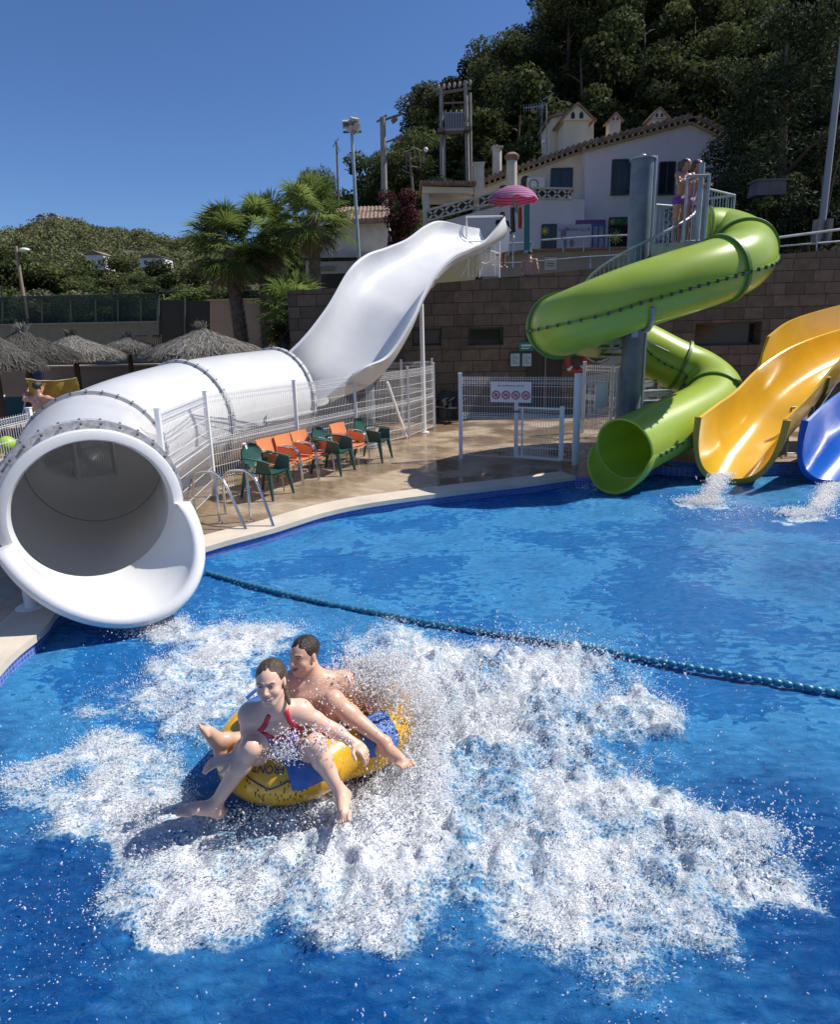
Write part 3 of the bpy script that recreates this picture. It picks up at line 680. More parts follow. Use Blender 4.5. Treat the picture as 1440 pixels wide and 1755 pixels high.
# prohibition sign
sg = empty('prohibition_sign', Q(878, 672, 11.95), 'white board with four red round prohibition signs, on the fence above the low gate', 'sign')
dirx = (g1-g0).normalized(); sr = face_rot(dirx, (0, 0, 1)); sn = sr.col[2]
sc_ = Q(878, 671, 12.0); sc_ = g0+dirx*((sc_-g0).dot(dirx))+V((0, 0, sc_.z-g0.z))+sn*.03
mb = MB(); mb.box(sc_, (.80, .40, .012), sr); wbuild(mb, 'board', mat('sign_white', (.72, .68, .68), .5), sg, smooth=False)
Mred = mat('sign_red', (.42, .06, .08), .5); Mpale = mat('sign_pink', (.72, .50, .50), .5); Mink = mat('sign_ink', (.12, .12, .16), .6)
for k in range(4):
    c = sc_+sr.col[0]*(-.29+.195*k)+sr.col[1]*(-.06)+sn*.008
    def disc(r0, r1, off):
        mb = MB(); n = 32; vs = []; fs = []
        for i in range(n):
            a = 2*math.pi*i/n; e = sr.col[0]*math.cos(a)+sr.col[1]*math.sin(a); vs += [c+e*r0+sn*off, c+e*r1+sn*off, c+e*r0+sn*(off+.003), c+e*r1+sn*(off+.003)]
        for i in range(n):
            j = (i+1) % n; fs.append((4*i+2, 4*i+3, 4*j+3, 4*j+2)); fs.append((4*i+1, 4*j+1, 4*j+3, 4*i+3)); fs.append((4*i, 4*i+2, 4*j+2, 4*j))
        return mb.add(vs, fs)
    mb = disc(.0, .07, -.001); wbuild(mb, 'disc', Mpale, sg, smooth=False)
    mb = disc(.062, .085, .001); e = (sr.col[0]+sr.col[1]*-1).normalized()
    mb.bar(c-e*.065+sn*.006, c+e*.065+sn*.006, .014, .004, up=sn)
    wbuild(mb, 'red_ring', Mred, sg, smooth=False)
    mb = MB(); o_ = sn*.004; X, Yy = sr.col[0], sr.col[1]
    if k == 0: mb.sphere(c+Yy*.015, .018, 8, 6); mb.bar(c-Yy*.035+o_, c+Yy*.0+o_, .03, .004, up=sn); mb.bar(c-X*.035-Yy*.02+o_, c+X*.035+Yy*.01+o_, .012, .004, up=sn)
    elif k == 1: mb.bar(c-X*.04-Yy*.02+o_, c+X*.04+Yy*.02+o_, .02, .004, up=sn); mb.bar(c-X*.02+Yy*.03+o_, c+X*.03-Yy*.01+o_, .014, .004, up=sn)
    elif k == 2: mb.tube([c+(X*math.cos(a*.7)+Yy*math.sin(a*.7))*.028+o_ for a in range(9)], .006, 5, closed=True); mb.sphere(c+o_, .010, 8, 5)
    else: mb.bar(c-X*.045-Yy*.015+o_, c+X*.04+Yy*.025+o_, .018, .004, up=sn); mb.bar(c-X*.03-Yy*.035+o_, c+X*.045+o_, .010, .004, up=sn)
    wbuild(mb, 'pictogram', Mink, sg, smooth=False)
text_mesh('NO  SE PERMITE EL USO DE:', .042, 'lettering', Mink, sg, sc_+sr.col[1]*.12+sn*.010, sr)
# blank white board on the next fence
bd = empty('blank_board', Q(1028, 678, 12.2), 'blank white board hung on the fence between low gate and green slide', 'board')
dx2 = (g2-g1).normalized(); br_ = face_rot(dx2, (0, 0, 1)); bc = Q(1029, 678, 12.1); bc = g1+dx2*((bc-g1).dot(dx2))+V((0, 0, bc.z-g1.z))+br_.col[2]*.03
mb = MB(); mb.box(bc, (.50, .50, .01), br_); wbuild(mb, 'panel', mat('board_white', (.82, .82, .82), .5), bd, smooth=False)
mb = MB()
for sx in (-.2, .2): mb.box(bc+br_.col[0]*sx+V((0, 0, .2))-br_.col[2]*.012, (.03, .03, .03), br_)
wbuild(mb, 'clip', M_bolt, bd, smooth=False)

# ================================================================== CHAIRS
M_orange = mat('orange_plastic', (.72, .25, .10), .42, var=.08); M_gplas = mat('green_plastic', (.025, .085, .07), .38, var=.1)
def orange_chair():
    r = empty('metal_chair', (0, 0, 0)); mb = MB()  # faces +Y(front), origin on floor
    mb.grid([[(-.22+.44*i/8, .22-.44*j/8, .44-.015*math.sin(math.pi*i/8)*1.0+(-.03 if j == 0 else .0)+.0) for i in range(9)] for j in range(9)])
    mb.grid([[(-.22+.44*i/8, .225-.445*j/8, .425-.015*math.sin(math.pi*i/8)+(-.03 if j == 0 else .0)) for i in range(9)] for j in range(9)], flip=True)
    mb.build('seat', M_orange, r)
    mb = MB()
    bk = lambda i, j, o: (-.22+.44*i/8, -.22-.10*(j/6)-.035*math.sin(math.pi*i/8)+o, .47+.36*j/6)
    mb.grid([[bk(i, j, 0) for i in range(9)] for j in range(7)]); mb.grid([[bk(i, j, -.015) for i in range(9)] for j in range(7)], flip=True); mb.build('backrest', M_orange, r)
    for s in (-1, 1):
        mb = MB()
        mb.grid([[(s*.245, -.24+.4*i/5, .46+.19*j/3-(.05*(i/5)**2 if j == 3 else 0)) for i in range(6)] for j in range(4)])
        mb.grid([[(s*.235, -.24+.4*i/5, .46+.19*j/3-(.05*(i/5)**2 if j == 3 else 0)) for i in range(6)] for j in range(4)]); mb.build('arm_panel', M_orange, r)
    for s in (-1, 1):
        pts = [(s*.25, .27, 0), (s*.25, .24, .45), (s*.25, .20, .60), (s*.25, .12, .665), (s*.25, -.1, .68), (s*.25, -.24, .66), (s*.235, -.25, .60), (s*.23, -.26, .42), (s*.24, -.33, .0)]
        mb = MB(); mb.tube([V(p[:3]) for p in spline(pts, 26)], .0125, 8); mb.build('side_frame', M_steel, r)
    mb = MB(); mb.bar((-.24, .2, .41), (.24, .2, .41), .022); mb.bar((-.24, -.25, .41), (.24, -.25, .41), .022); mb.build('crossbar', M_steel, r)
    return r
def green_chair():
    r = empty('plastic_chair', (0, 0, 0)); mb = MB()
    def disc(yc, n=10):
        rows = []
        for j in range(9):
            y = .25-.50*j/8; wd = .24*math.sqrt(max(.05, 1-(max(0, -y-.02)/.30)**2)); rows.append([(wd*(2*i/n-1), y, .43-.02*math.cos(math.pi*(i/n-.5))) for i in range(n+1)])
        return rows
    rw = disc(0); mb.grid(rw); mb.grid([[(p[0], p[1], p[2]-.02) for p in q] for q in rw], flip=True); mb.build('seat', M_gplas, r)
    # round dished back
    mb = MB(); rows = []
    for j in range(13):
        v = -1+2*j/12; rows.append([])
        hw = .25*math.sqrt(max(.0, 1-v*v*.92))
        for i in range(13):
            u = -1+2*i/12; x = u*hw; z = .66+.19*v; y = -.30-.10*v*.6-.07*(1-u*u)*.9+.02; rows[-1].append((x, y, z))
    mb.grid(rows); mb.grid([[(p[0], p[1]-.018, p[2]) for p in q] for q in rows], flip=True); mb.build('backrest', M_gplas, r)
    for s in (-1, 1):
        mb = MB(); pts = [(s*.22, -.33, .62), (s*.27, -.22, .66), (s*.29, 0, .655), (s*.28, .2, .63), (s*.27, .27, .60)]
        sp_ = spline(pts, 16)
        for a, b_ in zip(sp_[:-1], sp_[1:]): mb.bar(a, b_, .055, .018)
        mb.build('armrest', M_gplas, r)
        mb = MB(); mb.add([(s*.275, .03, .635), (s*.275, .25, .605), (s*.235, .27, .42), (s*.235, -.06, .42), (s*.262, .03, .635), (s*.262, .25, .605), (s*.222, .27, .42), (s*.222, -.06, .42)],
               [(0, 1, 2, 3), (7, 6, 5, 4), (0, 4, 5, 1), (1, 5, 6, 2), (2, 6, 7, 3), (3, 7, 4, 0)]); mb.build('arm_panel', M_gplas, r, smooth=False)
    for sx in (-1, 1):
        for y0_, y1_, zt in ((.22, .29, .42), (-.22, -.36, .58)):
            mb = MB(); a = V((sx*.23, y0_, zt)); b_ = V((sx*.27, y1_, 0)); x = V((sx*.035, 0, 0)); 
            mb.tube([a, a.lerp(b_, .5), b_], [.042, .032, .020], 6); mb.build('leg', M_gplas, r)
    return r
oc = orange_chair(); gc = green_chair()
# rows: (pixel of seat foot centre, kind)
CH = [(462, 849, 'g', 58, 'green plastic chair nearest the camera, standing alone at the left end of the row'),
      (484, 834, 'o', 52, 'orange chair with steel arms just behind the nearest green chair'),
      (513, 825, 'o', 56, 'orange chair with steel arms, second in the row'),
      (540, 816, 'o', 54, 'orange chair with steel arms, third in the row, left of the squeezed green chair'),
      (574, 809, 'g', 62, 'green plastic chair squeezed between the orange chairs'),
      (603, 798, 'o', 50, 'orange chair with steel arms at the far end beside the last green chair'),
      (642, 788, 'g', 66, 'green plastic chair at the far right end of the row')]
used_o = used_g = False
for (px, py, k, dg, lab) in CH:
    if k == 'o': c = oc if not used_o else copy_tree(oc); used_o = True
    else: c = gc if not used_g else copy_tree(gc); used_g = True
    p = Z(px, py, DECK); c.location = (p.x, p.y, DECK); c.rotation_euler = (0, 0, math.radians(-118+(dg-55)*.8)); 
    tag(c, lab, 'chair', 'orange and green chairs in a row on the deck')
# dark stacked chairs in the shade by the wall
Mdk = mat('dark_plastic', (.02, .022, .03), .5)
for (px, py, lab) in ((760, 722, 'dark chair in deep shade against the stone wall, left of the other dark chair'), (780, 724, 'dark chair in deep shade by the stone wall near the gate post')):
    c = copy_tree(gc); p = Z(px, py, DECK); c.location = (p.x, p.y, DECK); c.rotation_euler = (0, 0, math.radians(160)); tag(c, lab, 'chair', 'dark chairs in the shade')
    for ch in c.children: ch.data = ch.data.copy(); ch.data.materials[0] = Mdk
# flowering pot beside them
def leaf_cloud_mesh(name, n, centers, radii, size, m_, aspect=.5, up=0., seed=1, flat=.35, tri=False):
    R = np.random.default_rng(seed); centers = np.array(centers, float); radii = np.array(radii, float)
    if radii.ndim == 1: radii = np.repeat(radii[:, None], 3, 1)
    vol = (radii.prod(1))**(2/3); pr = vol/vol.sum(); k = R.choice(len(centers), n, p=pr)
    d = R.normal(0, 1, (n, 3)); d /= np.linalg.norm(d, axis=1)[:, None]; rad = R.random(n)**(flat)
    C_ = centers[k]+d*radii[k]*rad[:, None]
    nm = d*.6+R.normal(0, .7, (n, 3)); nm /= np.linalg.norm(nm, axis=1)[:, None]
    a = np.cross(nm, R.normal(0, 1, (n, 3))); a[:, 2] += up; a -= nm*(a*nm).sum(1)[:, None]; a /= np.linalg.norm(a, axis=1)[:, None]; b_ = np.cross(nm, a)
    s = (size*R.uniform(.6, 1.5, n))[:, None]
    tint = np.clip(R.normal(.45, .25, n)+.2*(d[:, 2])+R.normal(0, .15, len(centers))[k], 0, 1)
    if tri:
        Vv = np.stack([C_+a*s, C_-a*s*.6+b_*s*aspect, C_-a*s*.6-b_*s*aspect], 1).reshape(-1, 3); Fc = np.arange(3*n).reshape(-1, 3); tt = np.repeat(tint, 3)
    else:
        Vv = np.stack([C_-a*s, C_+b_*s*aspect, C_+a*s, C_-b_*s*aspect], 1).reshape(-1, 3); Fc = np.arange(4*n).reshape(-1, 4); tt = np.repeat(tint, 4)
    return np_mesh(name, Vv, Fc, m_, attrs={'tint': tt})
fp = empty('flower_pot', Z(751, 712, DECK), 'pot of red and white flowers in the shade beside the end of the white fence', 'flower pot')
p = Z(751, 712, DECK); mb = MB(); mb.lathe([(.13, 0), (.2, .35), (.21, .38), (.17, .38)], p, 16); wbuild(mb, 'pot', mat('terracotta', (.35, .14, .08), .7), fp)
ml = leafmat('shrub_leaf', (.02, .05, .015), (.06, .11, .03)); link_mesh('leaves', leaf_cloud_mesh('leaves', 700, [(p.x, p.y, .8)], [.32], .05, ml, seed=4), fp)
link_mesh('blossoms', leaf_cloud_mesh('blossoms', 70, [(p.x, p.y-.05, .95)], [.28], .05, mat('blossom', (.5, .12, .09), .6, var=.5), aspect=1, seed=5), fp)
# ================================================================== LADDER RAILS
ld = empty('pool_ladder', Z(425, 925, .1), 'pair of bent stainless steel handrails leading from the deck into the pool', 'ladder rails')
def rail_world(wpx, bpx, top):
    a = Z(*wpx, -.02); b_ = Z(*bpx, DECK); d = V((b_.x-a.x, b_.y-a.y, 0)); 
    return a, b_, d
for (w1, top1, back) in (((425, 927), 0.92, (377, 896)), ((473, 922), .92, (430, 893))):
    a = Z(*w1, 0); b_ = Z(*back, DECK); h = V((b_.x-a.x, b_.y-a.y, 0)); hl = h.length; h.normalize(); zt = DECK+.72
    pts = [a+V((0, 0, -.5)), a+V((0, 0, .02)), a+h*.06+V((0, 0, .22)), b_-h*.22+V((0, 0, .60)), b_-h*.06+V((0, 0, .71)), b_+h*.10+V((0, 0, .73)), b_+h*.42+V((0, 0, .67)), b_+h*.56+V((0, 0, .55)), b_+h*.60+V((0, 0, .3)), b_+h*.60]
    mb = MB(); mb.tube([V(q[:3]) for q in spline([list(q) for q in pts], 70)], .021, 12); mb.tube([b_, b_+V((0, 0, .725))], .019, 10)
    mb.lathe([(.05, 0), (.05, .012), (.022, .02)], b_, 14); wbuild(mb, 'handrail', M_steel, ld)
# ================================================================== FLOAT ROPE
rp = empty('float_line', Z(360, 985, 0), 'blue lane rope of round plastic floats strung across the pool from the slide mouth', 'float rope')
rk = [Z(x, y, .01) for x, y in ((352, 981), (450, 1008), (560, 1034), (660, 1053), (760, 1072), (880, 1090), (1000, 1108), (1100, 1128), (1200, 1147), (1320, 1168), (1450, 1191), (1560, 1206))]
rs2 = [V(q[:3]) for q in spline([list(q) for q in rk], 400)]
mb = MB(); mb.tube([q+V((0, 0, .0)) for q in rs2[::6]], .008, 6); wbuild(mb, 'rope', mat('rope_dark', (.03, .06, .09), .7), rp)
Mfl = mat('float_teal', (.03, .17, .28), .35, var=.25, vscale=2)
mb = MB(); mb.lathe([(.010, -.029), (.024, -.022), (.031, -.006), (.031, .006), (.024, .022), (.010, .029)], (0, 0, 0), 14)
b0 = mb.build('float', Mfl); cum = [0.]
for a, b_ in zip(rs2[:-1], rs2[1:]): cum.append(cum[-1]+(b_-a).length)
nb = 98; inv_loc = wm(rp).inverted()
for k in range(nb):
    s = cum[-1]*(k+.5)/nb; i = min(np.searchsorted(cum, s), len(rs2)-1); p = rs2[i]; t = (rs2[min(i+1, 399)]-rs2[i-1]).normalized()
    o = b0 if k == 0 else b0.copy()
    if k: scene.collection.objects.link(o)
    o.parent = rp; o.location = inv_loc @ (p+V((0, 0, .004))); o.rotation_euler = t.to_track_quat('Z', 'Y').to_euler(); o.scale = (1, 1, cum[-1]/nb/.060)
# ================================================================== GREEN SPIRAL SLIDE
gs = empty('spiral_tube_slide', Q(1100, 700, 12.0), 'green spiral tube slide winding down round a thick steel column into the pool', 'water slide')
GR = .53
GK = [(1205, 405, 12.7), (1238, 408, 12.65), (1266, 420, 12.2), (1276, 437, 11.5), (1262, 452, 10.9), (1215, 470, 10.6), (1150, 490, 10.45), (1080, 513, 10.4), (1010, 540, 10.5), (965, 557, 10.9), (952, 560, 11.6), (975, 560, 12.5), (1030, 572, 13.2), (1090, 592, 13.5), (1150, 622, 13.4), (1195, 642, 13.2), (1224, 668, 12.7), (1215, 694, 12.1), (1172, 720, 11.4), (1118, 746, 10.75), (1070, 770, 10.2)]
gk = [Q(*k) for k in GK]; gsp = [V(p) for p in spline([list(p) for p in gk], 200)]
gt = [(gsp[min(i+1, 199)]-gsp[max(i-1, 0)]).normalized() for i in range(200)]
def gring(i, r, n=48, a0=0, a1=2*math.pi):
    x, y, t = frame(gt[i]); return [gsp[i]+x*(r*math.cos(a0+(a1-a0)*k/n))+y*(r*math.sin(a0+(a1-a0)*k/n)) for k in range(n+1)]
gr_ = lambda i: GR if i < 150 else GR+.0
m_gt = mat('green_fibreglass_shell', (.47, .60, .085), .33, var=.05, vscale=2, coat=.4, trans=.3)
mb = MB(); mb.grid([gring(i, GR) for i in range(200)]); mb.grid([gring(i, GR-.02) for i in range(200)], flip=True)
wbuild(mb, 'tube', m_gt, gs, fixn=False)
# end caps: rims
for i in (0, 199): mb = MB(); mb.tube(gring(i, GR-.005, 48)[:-1], .022, 8, closed=True); wbuild(mb, 'end_rim', m_gt, gs)
# collars between sections
for i in (26, 46, 92, 142, 165):
    mb = MB(); rows = []
    for k in range(49):
        a = 2*math.pi*k/48; x, y, t = frame(gt[i]); rad = x*math.cos(a)+y*math.sin(a); c = gsp[i]
        rows.append([c+rad*(GR-.01)-t*.03, c+rad*(GR+.05)-t*.03, c+rad*(GR+.05)+t*.03, c+rad*(GR-.01)+t*.03])
    mb.grid(rows); fl_ = wbuild(mb, 'collar', mat('collar_green', (.10, .22, .04), .5), gs, angle=30)
# side seams with bolts
for side in (-1, 1):
    mb = MB(); mbb = mb
    for (s0, s1) in ((4, 26), (26, 46), (46, 92), (92, 142), (142, 165), (165, 199)):
        pts = []
        for i in range(s0, s1+1, 1 if s1 < 200 else 1):
            i = min(i, 199); x, y, t = frame(gt[i]); a = math.radians(-8 if side > 0 else 188); pts.append((gsp[i]+(x*math.cos(a)+y*math.sin(a))*(GR+.018), t, (x*math.cos(a)+y*math.sin(a))))
        for (a_, _, rd_), (b_, _, _) in zip(pts[:-1], pts[1:]): mb.bar(a_, b_, .05, .028, up=(0, 0, 1))
    L = 0; last = None; mb.cur = 1
    for i in range(4, 199):
        x, y, t = frame(gt[i]); a = math.radians(-8 if side > 0 else 188); rd_ = x*math.cos(a)+y*math.sin(a); p = gsp[i]+rd_*(GR+.045)
        if last is None or (p-last).length > .15: mbb.box(p, (.035, .035, .06)); last = p
    wbuild(mb, 'side_seam', [mat('seam_green', (.12, .26, .04), .5), M_bolt], gs, smooth=False)
# exit tray
mb = MB(); c = gsp[199]; x, y, t = frame(gt[199]); rows = []; rows2 = []
for k in range(41):
    u = k/40; a = math.radians(182+(358-182)*u); rad = x*math.cos(a)+y*math.sin(a); ext = .05+.42*math.sin(math.pi*u)**.6
    rows.append([c+rad*(GR+.045*min(1, v*3))+t*(ext*v)-V((0, 0, .05*v*math.sin(math.pi*u))) for v in [j/6 for j in range(7)]])
    rows2.append([q+rad*.03 for q in rows[-1]])
mb.grid(rows); mb.grid(rows2, flip=True); mb.grid([[a[-1] for a in rows], [a[-1] for a in rows2]])
wbuild(mb, 'exit_tray', m_gt, gs, fixn=False)
mb = MB(); mb.tube([r_[-1]+V((0, 0, .0)) for r_ in rows], .022, 7); wbuild(mb, 'tray_rim', m_gt, gs)
# steel column with bracket arms
COLX, COLY = Q(1091, 480, 12.3).x, 12.3
col_top = Q(1100, 268, 12.1).z
column = empty('steel_column', (COLX, COLY, DECK), 'thick galvanised steel column in the middle of the green spiral slide', 'column')
mb = MB(); mb.tube([(COLX, COLY, DECK), (COLX, COLY, col_top)], .205, 32); wbuild(mb, 'shaft', mat('column_steel', (.15, .19, .23), .5, metal=.25, var=.25, vscale=2.5), column)
mb = MB(); mb.lathe([(.4, 0), (.4, .03), (.23, .035)], (COLX, COLY, DECK), 24); mb.lathe([(.24, -.02), (.24, .01), (.08, .02), (.05, .07), (.0, .09)], (COLX, COLY, col_top), 24); wbuild(mb, 'cap_and_foot', M_galv, column)
mb = MB(); mb.tube([(COLX+.235, COLY-.02, DECK), (COLX+.235, COLY-.02, col_top+.05)], .03, 10); wbuild(mb, 'cable_pipe', mat('pipe_grey', (.5, .53, .55), .4, metal=.6), column)
for i in (26, 68, 120, 150):
    p = gsp[i]-V((0, 0, GR+.05)); mb = MB(); q = V((COLX, COLY, p.z+.1)); mb.bar(q, p, .10, .14)
    x, y, t = frame(gt[i]); mb.tube([gsp[i]+(x*math.cos(a)+y*math.sin(a))*(GR+.045) for a in [math.radians(200+14*k) for k in range(11)]], .035, 6)
    wbuild(mb, 'bracket_arm', M_galv, column, smooth=False)
# ================================================================== SPIRAL STAIR
PLAT = Q(1150, 428, 11.6).z
st = empty('spiral_stair', (COLX, COLY, DECK), 'galvanised spiral stair with railing and platform round the steel column', 'staircase')
nst = 21; tot = math.radians(470); a_top = math.radians(-8); R1 = .98
ga_ = mat('galv_grating', (.30, .33, .36), .5, metal=.6, var=.3, vscale=8)
mbs = MB()
angs = [a_top-tot+tot*i/nst for i in range(nst+1)]; zs = [DECK+(PLAT-DECK)*(i+1)/(nst+1) for i in range(nst+1)]
for i in range(nst):
    a = angs[i]; z = zs[i]; e0 = V((math.cos(a), math.sin(a), 0)); e1 = V((math.cos(a+.42), math.sin(a+.42), 0)); C_ = V((COLX, COLY, z))
    mbs = MB(); mbs.prism([C_+e0*.24, C_+e0*R1, C_+e1*R1, C_+e1*.24], (0, 0, .035)); mbs.bar(C_+e0*.24-V((0, 0, .05)), C_+e0*R1-V((0, 0, .05)), .03, .07)
    wbuild(mbs, 'tread', ga_, st, smooth=False)
def helix(r, dz, i0=0., i1=nst, n=90):
    out = []
    for k in range(n):
        u = i0+(i1-i0)*k/(n-1); a = a_top-tot+tot*u/nst+.2; out.append(V((COLX+r*math.cos(a), COLY+r*math.sin(a), DECK+(PLAT-DECK)*(u+1)/(nst+1)+dz)))
    return out
mb = MB(); mb.tube(helix(R1, .95, i0=9.5), .028, 10); wbuild(mb, 'handrail', M_galv, st)
mb = MB(); h_ = helix(R1, -.02, i0=9.5, n=80)
for a, b_ in zip(h_[:-1], h_[1:]): mb.bar(a, b_, .012, .20)
wbuild(mb, 'stringer', M_galv, st, smooth=False)
hb = helix(R1, .0, i0=9.5, n=48); mb = MB()
for p in hb: mb.bar(p, p+V((0, 0, .95)), .014, .014, up=(1, 0, 0))
wbuild(mb, 'balusters', M_galv, st, smooth=False)
# platform
pl = [Q(1118, 428, 11.0), Q(1205, 427, 10.95), Q(1214, 424, 12.1), Q(1212, 420, 12.9), Q(1150, 420, 13.4), Q(1118, 424, 12.6)]
mb = MB(); mb.prism([V((p.x, p.y, PLAT)) for p in pl], (0, 0, .04)); mb.prism([V((p.x, p.y, PLAT-.18)) for p in pl[:2]]+[V((pl[1].x, pl[1].y+.02, PLAT-.18)), V((pl[0].x, pl[0].y+.02, PLAT-.18))], (0, 0, .178))
wbuild(mb, 'platform', ga_, st, smooth=False)
def railing(pts, h, parent, name='railing', n_per=.11, r=.022, m_=M_galv, posts=True, br=.008, z0=.06):
    mb = MB(); mb.tube([V(p)+V((0, 0, h)) for p in pts], r, 8); mb.tube([V(p)+V((0, 0, z0)) for p in pts], r*.6, 6)
    for a, b_ in zip(pts[:-1], pts[1:]):
        a = V(a); b_ = V(b_); n = max(1, int((b_-a).length/n_per))
        for k in range(n+1):
            p = a.lerp(b_, k/n); mb.tube([p+V((0, 0, z0)), p+V((0, 0, h))], br, 5)
    if posts:
        for p in pts: mb.tube([V(p)-V((0, 0, .1)), V(p)+V((0, 0, h))], r, 8)
    return wbuild(mb, name, m_, parent)
P_ = lambda q: V((q.x, q.y, PLAT))
railing([P_(Q(1170, 428, 10.98)), P_(Q(1207, 427, 10.95)), P_(Q(1203, 426, 11.9))], 1.08, st)
railing([P_(Q(1203, 426, 12.2)), P_(Q(1252, 425, 12.9)), P_(Q(1204, 425, 13.2))], 1.12, st)
railing([P_(Q(1120, 425, 13.0)), P_(Q(1200, 425, 13.5))], 1.0, st)
for (px, Y_, zt) in ((1193, 11.3, 1.35), (1203, 11.9, 1.05)):
    p = P_(Q(px, 427, Y_)); mb = MB(); mb.tube([p, p+V((0, 0, zt))], .05, 10); wbuild(mb, 'newel_post', M_galv, st)
# dark lower stair rail seen between column and the tube
mb = MB(); mb.tube([Q(1108, 585, 12.6), Q(1150, 605, 13.0), Q(1190, 628, 13.4)], .022, 8); wbuild(mb, 'lower_handrail', M_galv, st)

# ================================================================== OPEN SLIDES
def open_slide(name, m_, ST, label, wall=None, mouth_m=None):
    r = empty(name, Z(ST[0][0][0], ST[0][0][1]+100, .3), label, 'water slide')
    KS = [list(Q(*l))+list(Q(*rr))+[d] for l, rr, d in ST]; sm = spline(KS, 70)
    rows = trough(sm, thick=.045, rim=.05)
    mb = MB(); mb.grid(rows, closed=True); n = len(rows[0]); wbuild(mb, 'trough', m_, r, angle=40)
    # thick turned end at the mouth
    e = rows[0]; nxt = rows[3]; mb = MB(); inner = e[3:3+29]; nr = []
    Lp, Rp = V(sm[0][:3]), V(sm[0][3:6]); C_ = (Lp+Rp)/2; t = (C_-(V(sm[3][:3])+V(sm[3][3:6]))/2).normalized()
    for q in inner:
        rad = (q-C_); rad = (rad-t*rad.dot(t)).normalized()
        nr.append([q-t*.03, q+t*.012, q+rad*.012+t*.02, q+rad*.10+t*.02, q+rad*.112+t*.008, q+rad*.11-t*.05, q+rad*.05-t*.05])
    mb.grid(nr); mb.add(nr[0], [tuple(range(7))]); mb.add(nr[-1], [tuple(range(7))])
    wbuild(mb, 'mouth_flange', mouth_m or m_, r, angle=40)
    # collar where two sections meet
    k = 30; mb = MB(); mb.tube(rows[k][-28:], .035, 6); wbuild(mb, 'section_collar', mouth_m or m_, r)
    if wall:
        mb = MB(); a = [V(p) for p in spline([list(Q(*q)) for q, _ in wall], 30)]; b_ = [V(p) for p in spline([list(Q(*q)) for _, q in wall], 30)]
        rws = []; rw2 = []
        for p, q in zip(a, b_):
            d_ = (a[min(a.index(p)+1, 29)]-a[max(a.index(p)-1, 0)]).normalized(); nn = V((-d_.y, d_.x, 0)).normalized()*.04
            rws.append([q, q.lerp(p, .5)+nn*.8, p, p+nn*1.6, q+nn*1.8])
        mb.grid(rws, closed=True); mb.add(rws[0], [tuple(range(5))]); wbuild(mb, 'splash_wall', m_, r, angle=30)
    return r, sm
ys_, ysm = open_slide('open_slide', M_yellow, [((1203, 716, 10.25), (1343, 719, 10.0), 1.12), ((1232, 694, 10.8), (1366, 697, 10.5), .95), ((1264, 671, 11.3), (1394, 668, 10.9), .85), ((1306, 630, 11.9), (1432, 622, 11.3), .75), ((1362, 594, 12.5), (1480, 578, 11.8), .7), ((1440, 566, 13.1), (1560, 545, 12.4), .65), ((1530, 545, 13.7), (1660, 520, 13.0), .62)],
    'yellow open water slide curving down between the green tube and blue slide',
    wall=[((1320, 577, 12.1), (1303, 634, 11.95)), ((1362, 548, 12.6), (1362, 598, 12.55)), ((1440, 524, 13.2), (1440, 570, 13.15)), ((1530, 505, 13.8), (1530, 548, 13.7))], mouth_m=mat('yellow_in_shade', (.42, .27, .03), .4))  # mouth flange and collar in darker yellow: shade put into the colour
bs_, bsm = open_slide('open_slide', M_blue, [((1387, 722, 9.9), (1545, 726, 9.6), 1.12), ((1422, 690, 10.45), (1576, 694, 10.1), 1.0), ((1470, 655, 11.2), (1610, 660, 10.8), .85), ((1520, 620, 11.8), (1660, 620, 11.3), .75)],
    'blue open water slide at the right edge, pouring into the pool', mouth_m=mat('deep_blue', (.01, .07, .36), .35))
# underside support of yellow slide and the railing beside it
mb = MB(); mb.tube([Q(1445, 640, 11.6), Q(1395, 715, 11.2)], .012, 6)
for px, py, Y_ in ((1290, 800, 10.9), (1400, 700, 11.6)):
    p = Q(px, py, Y_); mb.tube([(p.x, p.y+.15, .26), (p.x, p.y+.15, p.z+.05)], .05, 10)
wbuild(mb, 'support_post', M_galv, ys_)
pr2 = empty('steel_railing', Q(1360, 805, 10.75), 'short steel railing on the mosaic ledge between the yellow and blue slides', 'railing')
a, b_ = Q(1362, 800, 10.95), Q(1400, 800, 10.9); railing([(a.x, a.y+.3, .265), (b_.x, b_.y+.3, .265)], .92, pr2, n_per=.17, br=.009)
# water film on the yellow slide is given by its gloss

